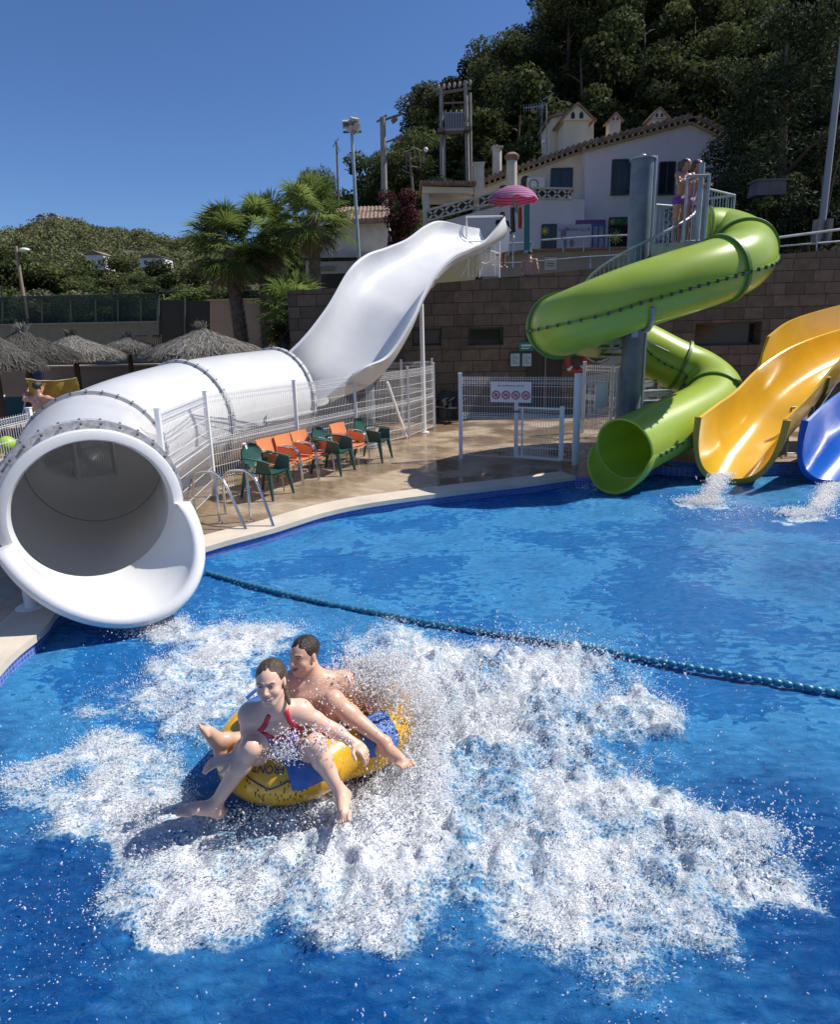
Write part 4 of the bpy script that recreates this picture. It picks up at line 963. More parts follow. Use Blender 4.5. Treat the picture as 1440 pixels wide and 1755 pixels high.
# ================================================================== STONE WALL AND TERRACE
def stone_material():
    m_ = mat('stone_blocks', (.12, .085, .062), .85); t, b = nodes_of(m_); L = t.links.new
    tc = t.nodes.new('ShaderNodeTexCoord'); se = t.nodes.new('ShaderNodeSeparateXYZ'); L(tc.outputs['Object'], se.inputs[0]); cb = t.nodes.new('ShaderNodeCombineXYZ'); L(se.outputs[0], cb.inputs[0]); L(se.outputs[2], cb.inputs[1])
    br = t.nodes.new('ShaderNodeTexBrick'); br.inputs['Scale'].default_value = 1; br.inputs['Brick Width'].default_value = .56; br.inputs['Row Height'].default_value = .33; br.inputs['Mortar Size'].default_value = .010; br.inputs['Mortar Smooth'].default_value = .6; br.offset = .37; br.squash = 1.35; br.squash_frequency = 3
    br.inputs['Color1'].default_value = (.095, .075, .055, 1); br.inputs['Color2'].default_value = (.165, .125, .092, 1); br.inputs['Mortar'].default_value = (.035, .027, .022, 1); L(cb.outputs[0], br.inputs[0])
    n = t.nodes.new('ShaderNodeTexNoise'); n.inputs['Scale'].default_value = 3.5; n.inputs['Detail'].default_value = 9; n.inputs['Roughness'].default_value = .7; L(tc.outputs['Object'], n.inputs[0])
    mx = t.nodes.new('ShaderNodeMix'); mx.data_type = 'RGBA'; mx.blend_type = 'OVERLAY'; mx.inputs[0].default_value = .75; L(br.outputs[0], mx.inputs[6]); L(n.outputs[0], mx.inputs[7]); L(mx.outputs[2], b.inputs['Base Color'])
    ad = t.nodes.new('ShaderNodeMath'); ad.operation = 'MULTIPLY_ADD'; ad.inputs[1].default_value = -1.2; L(br.outputs['Fac'], ad.inputs[0]); L(n.outputs[0], ad.inputs[2])
    bp = t.nodes.new('ShaderNodeBump'); bp.inputs['Strength'].default_value = .8; bp.inputs['Distance'].default_value = .05; L(ad.outputs[0], bp.inputs['Height']); L(bp.outputs[0], b.inputs['Normal']); return m_
M_stone = stone_material(); WY = 18.2
sw = empty('stone_wall', (8, WY, DECK), 'high brown stone block retaining wall with dark slot windows behind the slides', 'wall')
def wz(px, py): p = Q(px, py, WY); return p.x, p.z
xl, zl = wz(744, 486); xr, zr = wz(1440, 428); xr2 = xr+9
wins = [(706, 757, 564, 592), (803, 863, 562, 591), (1193, 1303, 554, 591)]
top = [(xl-4.2, zl-.1), (xl, zl), (wz(905, 472)), (wz(1000, 462)), (xr, zr), (xr2, zr)]
outl = [V((x, 0, z)) for x, z in [(xl-4.2, DECK-.2)]+[(xr2, DECK-.2)]+top[::-1]]
holes = []
for x0_, x1_, y0_, y1_ in wins:
    a = wz(x0_, y0_); b_ = wz(x1_, y1_); holes.append([V((a[0], 0, b_[1])), V((a[0], 0, a[1])), V((b_[0], 0, a[1])), V((b_[0], 0, b_[1]))])
# door opening near the stair
dr = [wz(905, 560), wz(960, 705)]; 
tri = tessellate_polygon([outl]+holes); allv = outl+[v for h in holes for v in h]
mb = MB(); mb.add([(v.x, WY, v.z) for v in allv], tri)
for h in holes:
    for i in range(4): a, b_ = h[i], h[(i+1) % 4]; mb.add([(a.x, WY, a.z), (b_.x, WY, b_.z), (b_.x, WY+.4, b_.z), (a.x, WY+.4, a.z)], [(0, 1, 2, 3)])
n = len(top)
for i in range(n-1): a, b_ = top[i], top[i+1]; mb.add([(a[0], WY, a[1]), (b_[0], WY, b_[1]), (b_[0], WY+.5, b_[1]), (a[0], WY+.5, a[1])], [(0, 1, 2, 3)])
mb.add([(xl-4.2, WY, 0), (xl-4.2, WY, top[0][1]), (xl-4.2, WY+6, top[0][1]), (xl-4.2, WY+6, 0)], [(0, 1, 2, 3)])
wbuild(mb, 'block_face', M_stone, sw, smooth=False)
Mglass = mat('dark_glass', (.02, .022, .025), .12)
for h in holes:
    a, c = h[1], h[3]; cx = (a.x+c.x)/2; cz = (a.z+c.z)/2; ww = c.x-a.x; hh = a.z-c.z
    mb = MB()
    for s in (-1, 1): mb.bar((cx+s*(ww/2-.03), WY+.3, cz-hh/2), (cx+s*(ww/2-.03), WY+.3, cz+hh/2), .06, .06); mb.bar((cx-ww/2, WY+.297, cz+s*(hh/2-.03)), (cx+ww/2, WY+.297, cz+s*(hh/2-.03)), .06, .06)
    fr = wbuild(mb, 'window', mat('window_frame_dark', (.07, .06, .05), .5), sw, smooth=False)
    mb = MB(); mb.box((cx, WY+.36, cz), (ww, .02, hh)); wbuild(mb, 'pane', Mglass, fr, smooth=False)
# doorway recess as a dark door
a, b_ = dr; mb = MB(); cx = (a[0]+b_[0])/2
mb.box((cx, WY-.03, (a[1]+DECK)/2+.1), (b_[0]-a[0], .05, a[1]-DECK)); dd_ = wbuild(mb, 'door', mat('door_dark', (.03, .025, .022), .6), sw, smooth=False)
mb = MB(); mb.tube([(cx+.02, WY-.07, .3), (cx+.02, WY-.07, a[1])], .025, 8); wbuild(mb, 'door_edge', mat('door_edge', (.2, .17, .14), .6), dd_)
# notices and green sign on the wall
Mgs = mat('exit_green', (.02, .22, .17), .5); Mpaper = mat('paper_teal', (.38, .52, .55), .6)
p = Q(902, 594, WY-.03); es = empty('green_notice', p, 'small green and white notice plate on the stone wall above two framed sheets', 'notice')
mb = MB(); mb.box((p.x, WY-.05, p.z), (.42, .02, .24)); wbuild(mb, 'plate', Mgs, es, smooth=False)
mb = MB(); mb.bar((p.x-.15, WY-.066, p.z+.03), (p.x+.15, WY-.066, p.z+.03), .01, .05); mb.bar((p.x-.15, WY-.066, p.z-.05), (p.x+.08, WY-.066, p.z-.05), .01, .03); wbuild(mb, 'markings', mat('mark_white', (.6, .7, .66), .6), es, smooth=False)
for px, wd, lb in ((883, .26, 'left of the two framed pale sheets on the stone wall under the green notice'), (903, .26, 'right of the two framed pale sheets on the stone wall under the green notice')):
    p = Q(px, 617, WY-.03); nb_ = empty('framed_notice', p, lb, 'notice'); mb = MB(); mb.box((p.x, WY-.04, p.z), (wd+.08, .02, .44)); wbuild(mb, 'frame', mat('frame_dark_green', (.02, .06, .05), .5), nb_, smooth=False)
    mb = MB(); mb.box((p.x, WY-.052, p.z), (wd, .012, .36)); pp = wbuild(mb, 'sheet', Mpaper, nb_, smooth=False)
    mb = MB()
    for k in range(6): mb.bar((p.x-wd*.36, WY-.061, p.z+.12-.045*k), (p.x+wd*(.36 if k % 3 else .1), WY-.061, p.z+.12-.045*k), .004, .012)
    wbuild(mb, 'text_lines', Mink, pp, smooth=False)
p = Q(988, 618, 17.9); rp_ = empty('lifebuoy', p, 'dark red lifebuoy hanging in the shade behind the spiral stair', 'lifebuoy'); mb = MB(); mb.tube([(p.x+.26*math.cos(a), p.y, p.z+.3*math.sin(a)) for a in [k*math.pi/12 for k in range(24)]], .09, 10, closed=True); wbuild(mb, 'ring', mat('buoy_red', (.3, .03, .03), .5), rp_)
mb = MB()
for k in range(4):
    a = math.pi/4+k*math.pi/2; c_ = V((p.x+.26*math.cos(a), p.y, p.z+.3*math.sin(a))); mb.sphere(c_, (.1, .1, .1), 8, 6)
wbuild(mb, 'white_band', mat('band_white', (.6, .6, .6), .5), rp_)
# terrace ground behind wall, ramp wall
def ground_z(x, y): return 0
TZ = top[1][1]-.05
Mterr = mat('terrace_paving', (.22, .19, .15), .8, var=.2, vscale=2)
mb = MB(); mb.add([(xl-4.2, WY+.5, TZ-.9), (xr2+20, WY+.5, TZ-.9), (xr2+20, 24, TZ-.9), (xl-4.2, 24, TZ-.9)], [(0, 1, 2, 3)]); tag(mb.build('upper_terrace', Mterr, smooth=False), kind='structure')
RY = 22.5
rw = empty('ramp_wall', (Q(950, 450, RY).x, RY, TZ), 'beige rendered wall of the ramp above the stone wall, below the house', 'wall')
a0 = Q(828, 442, RY); a1 = Q(905, 432, RY); a2 = Q(1085, 424, RY); a3 = Q(1130, 424, RY)
mb = MB(); mb.prism([(a0.x, RY, TZ-1), (a3.x+8, RY, TZ-1), (a3.x+8, RY, a3.z), (a3.x, RY, a3.z), (a1.x, RY, a1.z), (a0.x, RY, a0.z)], (0, .3, 0)); wbuild(mb, 'render', mat('beige_render', (.30, .26, .20), .85, var=.12, vscale=1.5), rw, smooth=False)
mb = MB(); mb.bar((a0.x, RY-.05, a0.z+.03), (a1.x, RY-.05, a1.z+.03), .3, .07); mb.bar((a1.x, RY-.05, a1.z+.03), (a3.x+8, RY-.05, a3.z+.03), .3, .07); wbuild(mb, 'coping', mat('brown_coping', (.20, .14, .08), .8, var=.2), rw, smooth=False)
rr_ = empty('pipe_railing', (a1.x, RY-.2, a1.z), 'thin grey pipe railing along the top of the ramp wall in front of the house', 'railing')
mb = MB(); pts = [Q(835, 432, RY-.3), Q(870, 418, RY-.3), Q(915, 414, RY-.3), Q(1010, 400, RY-.3), Q(1100, 400, RY-.3)]
mb.tube([Q(868, 418, RY-.3), Q(912, 416, RY-.3)], .03, 8); mb.tube([Q(928, 412, RY-.3), Q(1010, 406, RY-.3), Q(1085, 403, RY-.3)], .03, 8)
mb.tube([Q(905, 446, RY-.3), Q(912, 416, RY-.3)], .045, 8); mb.tube([Q(870, 438, RY-.3), Q(873, 420, RY-.3)], .035, 8); mb.tube([Q(1010, 478, RY-.4), Q(1012, 438, RY-.4)], .04, 8)
for px in (965, 1000, 1045, 1085): mb.tube([Q(px, 432, RY-.3), Q(px, 405, RY-.3)], .018, 6)
mb.tube([Q(828, 452, RY-.5), Q(900, 450, RY-.5), Q(1000, 441, RY-.5), Q(1085, 436, RY-.5)], .018, 6)
wbuild(mb, 'pipe', M_galv, rr_)
p = Q(944, 452, RY-.03); ws2 = empty('small_notice', p, 'small pale notice board on the beige ramp wall', 'notice'); mb = MB(); mb.box((p.x, RY-.02, p.z), (.42, .03, .42)); b2 = wbuild(mb, 'board', mat('pale_board', (.48, .46, .38), .6), ws2, smooth=False)
mb = MB(); mb.bar((p.x-.12, RY-.04, p.z), (p.x+.12, RY-.04, p.z+.0), .006, .05); mb.bar((p.x-.14, RY-.04, p.z-.08), (p.x+.14, RY-.04, p.z-.08), .006, .04); wbuild(mb, 'print', mat('olive_print', (.2, .22, .12), .6), b2, smooth=False)
# pipe railing on the wall top at right
pr3 = empty('pipe_railing', Q(1380, 425, WY+.1), 'grey pipe railing along the top of the stone wall at the right edge', 'railing')
mb = MB(); mb.tube([Q(1316, 410, WY+.1), Q(1460, 391, WY+.1)], .035, 8); mb.tube([Q(1320, 424, WY+.1), Q(1460, 412, WY+.1)], .022, 8)
for px in (1330, 1400, 1455): mb.tube([Q(px, 432, WY+.1), Q(px, 402, WY+.1)], .022, 6)
wbuild(mb, 'pipe', M_galv, pr3)
# upper end of the white slide: cabin stair
wc = empty('slide_stair', Q(830, 470, 17.9), 'white metal landing with railing where the white slide starts above the stone wall', 'landing')
railing([Q(803, 478, 18.3), Q(856, 476, 18.3)], 1.0, wc, n_per=.12, m_=M_wpaint, r=.02)
mb = MB(); 
for a, b_ in (((822, 476), (822, 424)), ((856, 476), (856, 436)), ((820, 424), (858, 436)), ((790, 478), (806, 445)), ((800, 372), (800, 430)), ((798, 372), (862, 371)), ((836, 452), (858, 440)), ((820, 450), (858, 458))): mb.tube([Q(*a, 18.35), Q(*b_, 18.35)], .022, 6)
wbuild(mb, 'landing_frame', M_wpaint, wc)
mb = MB(); mb.prism([Q(824, 474, 18.5), Q(856, 474, 18.5), Q(856, 440, 18.5), Q(824, 428, 18.5)], (0, .03, 0)); wbuild(mb, 'side_panel', mat('panel_white', (.7, .7, .7), .6), wc, smooth=False)
mb = MB(); mb.prism([Q(862, 378, 18.9), Q(874, 392, 18.9), Q(872, 430, 18.9), Q(840, 440, 18.9), Q(846, 405, 18.9)], (0, .04, 0)); wbuild(mb, 'start_tub', M_white, wc, smooth=False)
# ================================================================== HOUSE
HY = 30.
M_lav = mat('lavender_render', (.66, .585, .575), .88, var=.06, vscale=1.2); M_cream = mat('cream_render', (.66, .60, .45), .88, var=.10, vscale=1.0); M_creamd = mat('weathered_cream', (.52, .48, .40), .9, var=.2, vscale=2)
M_tile = mat('roof_tile', (.24, .165, .12), .9, var=.5, vscale=5)
hs = empty('house', Q(1000, 465, HY), 'two-storey white and cream house with a tiled gable roof on the terrace above the pool', 'house')
def ppoly(pts, Y_, thick): mb = MB(); mb.prism([Q(x, y, Y_) for x, y in pts], (0, thick, 0)); return mb
wbuild(ppoly([(1003, 480), (1330, 480), (1330, 300), (1262, 250), (1190, 206), (1003, 256)], HY, 6), 'white_wall', M_lav, hs, smooth=False)
wbuild(ppoly([(826, 352), (1002.5, 352), (1002.5, 256), (826, 322)], HY+.6, 5), 'cream_wall', M_cream, hs, smooth=False)
wbuild(ppoly([(728, 480), (1002.5, 480), (1002.5, 342), (915, 342), (860, 352), (728, 388)], HY-1.2, 4), 'terrace_wall', M_lav, hs, smooth=False)
# roof slabs (verge with tiles)
def tile_strip(a, b_, Y0, Y1, name='roof', ext=.35, rt=.09):
    """sloping roof between pixel points a, b_ at depth Y0, running back to Y1: slab plus rows of barrel tiles across"""
    A = Q(a[0], a[1], Y0-ext); B = Q(b_[0], b_[1], Y0-ext); mb = MB(); back = V((0, Y1-Y0, 0))
    mb.prism([A, B, B-V((0, 0, .10)), A-V((0, 0, .10))], back); o = wbuild(mb, name, M_tile, hs, smooth=False)
    mb = MB(); L = (B-A).length; n = int(L/.26); d = (B-A)/n
    for k in range(n+1):
        p = A+d*k; mb.tube([p+V((0, -.04, .05)), p+V((0, .8, .05))], [rt, rt*.9], 8)      # edge tiles pointing forward
    for r_ in range(8):
        y = .35+.35*r_; mb.tube([A+V((0, y, .03)), B+V((0, y, .03))], .07, 6)
    wbuild(mb, 'tiles', M_tile, o)
    mb = MB()
    for k in range(n+1): p = A+d*k-V((0, 0, .16)); mb.box(p+V((0, .15, 0)), (.07, .3, .09))
    mb.bar(A-V((0, -.3, .24)), B-V((0, -.3, .24)), .3, .05); wbuild(mb, 'eaves_trim', mat('eaves_cream', (.42, .34, .22), .85), o, smooth=False)
    return o
rf = tile_strip((830, 309), (1003, 247), HY+.6, HY+5); tile_strip((1003, 247), (1190, 198), HY, HY+6); tile_strip((1190, 198), (1330, 268), HY, HY+6)
# windows: (x0,y0,x1,y1,depth, shutters)
M_wdark = mat('window_dark', (.02, .022, .026), .15); M_shut = mat('shutter_dark', (.05, .055, .06), .6)
def hwin(x0, y0, x1, y1, Y_, arch=False, bars=2, shutters=False):
    a = Q(x0, y0, Y_); b_ = Q(x1, y1, Y_); cx, cz, w_, h_ = (a.x+b_.x)/2, (a.z+b_.z)/2, b_.x-a.x, a.z-b_.z
    mb = MB()
    if arch:
        pts = [(cx-w_/2, Y_-.03, cz-h_/2), (cx+w_/2, Y_-.03, cz-h_/2)]+[(cx+w_/2*math.cos(t), Y_-.03, cz+h_/2-w_/2+w_/2*math.sin(t)) for t in [math.pi*k/10 for k in range(11)]]
        mb.prism(pts, (0, .02, 0)); return wbuild(mb, 'window', M_wdark, hs, smooth=False)
    f = .05
    mb.bar((cx-w_/2, Y_-.03, cz+h_/2), (cx+w_/2, Y_-.03, cz+h_/2), .07, f); mb.bar((cx-w_/2-.05, Y_-.05, cz-h_/2-.02), (cx+w_/2+.05, Y_-.05, cz-h_/2-.02), .12, f)
    for k in range(bars+1): x = cx-w_/2+w_*k/bars; mb.bar((x, Y_-.028, cz-h_/2+.02), (x, Y_-.028, cz+h_/2-.02), .055, .05, up=(0, 1, 0))
    fr = wbuild(mb, 'window', M_shut, hs, smooth=False); mb = MB(); mb.box((cx, Y_-.012, cz), (w_-.02, .02, h_-.02)); wbuild(mb, 'pane', M_wdark, fr, smooth=False)
    if shutters:
        mb = MB()
        for k in range(12):
            z = cz-h_/2+.06+(h_-.12)*k/11
            for s in (-1, 1): mb.bar((cx+s*w_*.36-w_*.12, Y_-.05, z), (cx+s*w_*.36+w_*.12, Y_-.05, z), .02, .05)
        wbuild(mb, 'shutter', M_shut, fr, smooth=False)
    return fr
hwin(1050, 275, 1083, 333, HY, shutters=True); hwin(1131, 279, 1154, 333, HY); hwin(1164, 279, 1178, 333, HY, bars=1); hwin(945, 290, 980, 327, HY+.6); hwin(893, 302, 908, 331, HY+.6, arch=True)
hwin(858, 320, 868, 330, HY+.6, bars=1)
# ground floor openings
d1 = hwin(929, 386, 953, 432, HY-1.2, bars=3); d2 = hwin(1044, 388, 1078, 428, HY, bars=1)
M_sun = mat('sun_yellow', (.62, .50, .05), .6)
def sunburst(px, py, Y_, r, parent, name='painted_sun'):
    c = Q(px, py, Y_); mb = MB(); mb.prism([(c.x+r*.38*math.cos(t), Y_, c.z+r*.38*math.sin(t)) for t in [2*math.pi*k/16 for k in range(16)]], (0, .006, 0))
    for k in range(12):
        t = 2*math.pi*k/12; e = V((math.cos(t), 0, math.sin(t))); mb.bar(c+e*r*.42, c+e*r*(.85+.15*(k % 2)), r*.12, .01, up=(0, 1, 0))
    wbuild(mb, name, M_sun, parent, smooth=False)
sunburst(1056, 407, HY-.05, .33, hs); sunburst(934, 396, HY-1.27, .2, hs)
# lattice parapets
def lattice(a, b_, Y_, h, parent):
    A = Q(*a, Y_); B = Q(*b_, Y_); n = max(2, int((B-A).length/.42)); d = (B-A)/n; up = V((0, 0, h)); mb = MB()
    mb.bar(A, B, .14, .06); mb.bar(A+up, B+up, .2, .08)
    for k in range(n):
        p = A+d*k; mb.bar(p, p+d+up, .09, .045, up=(0, 1, 0)); mb.bar(p+up, p+d, .088, .045, up=(0, 1, 0))
    o = wbuild(mb, 'lattice_parapet', M_creamd, parent, smooth=False)
    mb = MB(); mb.prism([A+V((0, .1, 0)), B+V((0, .1, 0)), B+up+V((0, .1, 0)), A+up+V((0, .1, 0))], (0, .03, 0)); wbuild(mb, 'shadow_gap', mat('parapet_shade', (.06, .055, .05), .9), o, smooth=False)  # dark sheet stands in for the shade in the lattice openings
lattice((912, 341), (980, 342), HY-1.2, .42, hs); lattice((733, 379), (812, 357), HY-1.35, .42, hs); lattice((822, 355), (870, 342), HY-1.35, .42, hs)
# chimneys
def chim(px0, px1, pyt, pyb, Y_, m_, round_=False, cap=None, parent=hs):
    a = Q(px0, pyt, Y_); b_ = Q(px1, pyb, Y_); w_ = b_.x-a.x; cx = (a.x+b_.x)/2; mb = MB()
    if round_: mb.lathe([(w_/2, 0), (w_/2*.97, a.z-b_.z)], (cx, Y_, b_.z), 16)
    else: mb.box((cx, Y_, (a.z+b_.z)/2), (w_, w_, a.z-b_.z))
    o = wbuild(mb, 'chimney', m_, parent, smooth=round_)
    mb = MB()
    if cap == 'disc': mb.lathe([(w_*.5, -.12), (w_*.68, 0), (w_*.68, .1), (w_*.35, .22)], (cx, Y_, a.z), 14); wbuild(mb, 'cap', mat('rusty_cap', (.22, .12, .08), .8, var=.3), o)
    elif cap == 'flat': mb.box((cx, Y_, a.z+.04), (w_*1.18, w_*1.18, .08)); wbuild(mb, 'cap', M_creamd, o, smooth=False)
    elif cap == 'gable':
        h = w_*.55; mb.prism([(cx-w_*.62, Y_-w_*.6, a.z), (cx+w_*.62, Y_-w_*.6, a.z), (cx, Y_-w_*.6, a.z+h)], (0, w_*1.2, 0)); c_ = wbuild(mb, 'gable_cap', m_, o, smooth=False)
        mb = MB(); mb.bar((cx-w_*.72, Y_-.02, a.z-.04), (cx, Y_-.02, a.z+h+.06), w_*1.35, .08, up=(0, 0, 1)); mb.bar((cx+w_*.72, Y_-.018, a.z-.04), (cx, Y_-.018, a.z+h+.062), w_*1.35, .08, up=(0, 0, 1)); wbuild(mb, 'cap_tiles', M_tile, c_, smooth=False)
        for s in (-1, 1):
            mb = MB(); mb.prism([(cx+s*w_*.17-w_*.08, Y_-w_*.605, a.z+.05*w_), (cx+s*w_*.17+w_*.08, Y_-w_*.605, a.z+.05*w_), (cx+s*w_*.17+w_*.08, Y_-w_*.605, a.z+.22*w_), (cx+s*w_*.17, Y_-w_*.605, a.z+.32*w_), (cx+s*w_*.17-w_*.08, Y_-w_*.605, a.z+.22*w_)], (0, .01, 0)); wbuild(mb, 'vent_opening', M_dark, c_, smooth=False)
    return o
# big stair tower
tw = ppoly([(945, 275), (1018, 268), (1018, 208), (982, 196), (945, 200)], HY+2.0, 2.4); tw_o = wbuild(tw, 'roof_tower', M_cream, hs, smooth=False)
a = Q(941, 203, HY+1.85); b_ = Q(982, 193, HY+1.85); c = Q(1023, 208, HY+1.85); mb = MB(); mb.prism([a, b_, b_+V((0, 0, .12)), a+V((0, 0, .12))], (0, 2.8, 0)); mb.prism([b_, c, c+V((0, 0, .12)), b_+V((0, 0, .12))], (0, 2.8, 0)); wbuild(mb, 'tower_tiles', M_tile, tw_o, smooth=False)
chim(962, 1002, 215, 262, HY+1.3, M_cream, cap='gable'); chim(1042, 1060, 212, 236, HY+2, M_creamd, cap='gable'); chim(1112, 1136, 208, 222, HY+2.5, M_creamd, cap='gable')
chim(868, 886, 272, 326, HY-.4, M_creamd, True, 'disc'); chim(844, 860, 256, 306, HY+2, M_creamd, True, 'flat'); chim(812, 829, 284, 352, HY-.8, M_creamd, cap='flat')
# pergola
pg = empty('pergola', Q(765, 380, HY-1.2), 'cream pillared pergola with tiled edge on the raised terrace left of the house', 'pergola')
mb = MB(); mb.prism([Q(724, 320, HY-1.4), Q(812, 322, HY-1.4), Q(812, 331, HY-1.4), Q(724, 331, HY-1.4)], (0, 2.6, 0)); wbuild(mb, 'beam', M_cream, pg, smooth=False)
for x0_, x1_, yb, Y_ in ((724, 738, 470, HY-1.3), (783, 791, 362, HY+1.0)):
    mb = MB(); a = Q(x0_, 330, Y_); b_ = Q(x1_, yb, Y_); mb.box(((a.x+b_.x)/2, Y_+.2, (a.z+b_.z)/2), (b_.x-a.x, b_.x-a.x, a.z-b_.z)); wbuild(mb, 'pillar', M_creamd, pg, smooth=False)
A = Q(722, 317, HY-1.6); B = Q(814, 318, HY-1.6); mb = MB(); mb.prism([A, B, B+V((0, 0, .08)), A+V((0, 0, .08))], (0, 2.8, 0)); n = 14
for k in range(n+1): p = A.lerp(B, k/n)+V((0, -.05, .1)); mb.tube([p, p+V((0, 2.8, 0))], .085, 7)
wbuild(mb, 'tiles', M_tile, pg)
# ac unit
p = Q(918, 318, HY+.3); ac = empty('air_conditioner', p, 'white air conditioner unit on the cream terrace of the house', 'air conditioner'); mb = MB(); mb.box(p, (.8, .35, .6)); wbuild(mb, 'casing', mat('ac_white', (.5, .5, .48), .5), ac, smooth=False)
mb = MB(); mb.tube([p+V((-.12+.2*math.cos(t), -.19, .2*math.sin(t))) for t in [k*math.pi/8 for k in range(16)]], .02, 5, closed=True); wbuild(mb, 'fan_grille', M_bolt, ac)
# shop fronts: wall picture, blue posters, green name board
def board(name, x0, y0, x1, y1, Y_, m_, label, cat='sign'):
    a = Q(x0, y0, Y_); b_ = Q(x1, y1, Y_); r = empty(name, (a.x, Y_, b_.z), label, cat); mb = MB(); mb.box(((a.x+b_.x)/2, Y_, (a.z+b_.z)/2), (b_.x-a.x, .04, a.z-b_.z)); wbuild(mb, 'panel', m_, r, smooth=False); return r, a, b_
Rw = face_rot((1, 0, 0), (0, 0, 1))
wb, a, b_ = board('painted_wall_board', 955, 386, 1012, 430, HY-1.26, mat('faded_lilac', (.46, .42, .46), .7, var=.1), 'pale wall board with faded lettering and grey painted figures between the dark door and blue posters')
M_inkp = mat('purple_ink', (.20, .12, .20), .7)
text_mesh('KARAOKE CLUB', .19, 'lettering', M_inkp, wb, Q(985, 394, HY-1.29), Rw)
mb = MB(); 
for (x, y, rx, rz) in ((966, 402, .13, .2), (968, 418, .10, .2), (980, 417, .10, .17), (972, 393, .1, .08)):
    c = Q(x, y, HY-1.29); mb.sphere(c, (rx, .006, rz), 12, 6)
wbuild(mb, 'painted_figures', mat('figure_grey', (.20, .17, .19), .7), wb)
pb, a, b_ = board('poster_wall', 1004, 380, 1036, 430, HY-.06, mat('poster_blue', (.04, .12, .30), .6), 'blue board with six small photo posters under a purple strip')
mb = MB()
for i in range(3):
    for j in range(2):
        x0_ = 1008+9.5*i; y0_ = 388+20*j; c = Q(x0_+3.5, y0_+8, HY-.09); w2 = .2; mb.box(c, (.2, .02, .40))
wbuild(mb, 'poster', mat('poster_pale', (.42, .40, .45), .6, var=.3, vscale=5), pb, smooth=False)
mb = MB(); c = Q(1021, 384, HY-.09); mb.box(c, (.8, .02, .16)); wbuild(mb, 'cyan_header', mat('cyan_header', (.02, .25, .45), .6), pb, smooth=False)
vb, a, b_ = board('purple_sign', 987, 378, 1037, 385, HY-1.2, mat('sign_purple', (.14, .05, .16), .6), 'long narrow purple fascia sign over the posters')
nb2, a, b_ = board('name_board', 1044, 373, 1075, 387, HY-.2, mat('sign_dark_green', (.02, .05, .02), .6), 'oval green and black name board above the door with the painted yellow sun')
text_mesh('KIRO', .30, 'lettering', mat('letter_green', (.10, .30, .08), .6), nb2, Q(1062, 380, HY-.24), Rw); sunburst(1050, 380, HY-.235, .15, nb2)
# teal awning post + clothes by the lifeguard seat
tp = empty('teal_panel', Q(904, 430, 21.5), 'tall dark teal panel standing behind the pink sunshade', 'panel'); mb = MB(); mb.prism([Q(899, 430, 21.5), Q(908, 430, 21.5), Q(908, 345, 21.5), Q(899, 345, 21.5)], (0, .08, 0)); wbuild(mb, 'board', mat('teal_paint', (.02, .16, .15), .5), tp, smooth=False)
mb = MB(); mb.bar(Q(898, 432, 21.5), Q(909, 432, 21.5), .3, .06); wbuild(mb, 'foot', M_galv, tp, smooth=False)
# pink sunshade
us = empty('sunshade', Q(880, 440, 19.6), 'pink and mauve striped sunshade at the top of the white slide', 'sunshade')
c = Q(880, 345, 19.6); mb = MB(); rows = []; R_ = .74
for j in range(7):
    v = j/6; rows.append([c+V((R_*math.sin(v*1.25)/math.sin(1.25)*math.cos(t), R_*math.sin(v*1.25)/math.sin(1.25)*math.sin(t)*1.0, .42*(math.cos(v*1.25)-math.cos(1.25))/(1-math.cos(1.25))+(.03*math.cos(8*t) if j == 6 else 0))) for t in [2*math.pi*k/32 for k in range(32)]])
mb.grid(rows, closed=True); mb.grid([[p-V((0, 0, .012)) for p in r] for r in rows], closed=True, flip=True)
m_pk = mat('pink_fabric', (.40, .07, .19), .8, trans=.35); t_, b__ = nodes_of(m_pk); tc = t_.nodes.new('ShaderNodeTexCoord'); wv = t_.nodes.new('ShaderNodeTexWave'); wv.bands_direction = 'Z'; wv.inputs['Scale'].default_value = 4.5; wv.inputs['Distortion'].default_value = 1.5
rm = t_.nodes.new('ShaderNodeValToRGB'); rm.color_ramp.elements[0].color = (.30, .05, .20, 1); rm.color_ramp.elements[1].color = (.66, .34, .52, 1); t_.links.new(tc.outputs['Object'], wv.inputs[0]); t_.links.new(wv.outputs[0], rm.inputs[0]); t_.links.new(rm.outputs[0], b__.inputs['Base Color'])
wbuild(mb, 'canopy', m_pk, us); mb = MB(); mb.tube([c-V((0, 0, 1.9)), c+V((0, 0, .5))], .02, 8); wbuild(mb, 'pole', M_galv, us)
# hanging clothes / towels
for (pts, col, lb) in (([(888, 356), (895, 356), (896, 392), (889, 392)], (.50, .12, .06), 'red towel hanging under the pink sunshade'), ([(880, 348), (890, 350), (889, 366), (881, 364)], (.35, .40, .45), 'pale cloth hanging beside the red towel'), ([(875, 356), (882, 356), (884, 398), (876, 400)], (.10, .09, .09), 'dark bag hanging under the pink sunshade')):
    Yh = 19.4; r = empty('hanging_cloth', Q(*pts[0], Yh), lb, 'cloth'); mb = MB(); A, B, C2, D = [Q(x, y, Yh) for x, y in pts]
    mb.grid([[A.lerp(B, i/8).lerp(D.lerp(C2, i/8), j/8)+V((0, .04*math.sin(i*1.6), 0)) for i in range(9)] for j in range(9)]); mb.grid([[A.lerp(B, i/8).lerp(D.lerp(C2, i/8), j/8)+V((0, .04*math.sin(i*1.6)+.02, 0)) for i in range(9)] for j in range(9)], flip=True)
    wbuild(mb, 'cloth', mat('cloth_'+lb.split()[0], col, .8, var=.2), r); mb = MB(); mb.tube([A+V((-.05, .01, .02)), B+V((.05, .01, .02))], .012, 6); wbuild(mb, 'hanging_rail', M_galv, r)
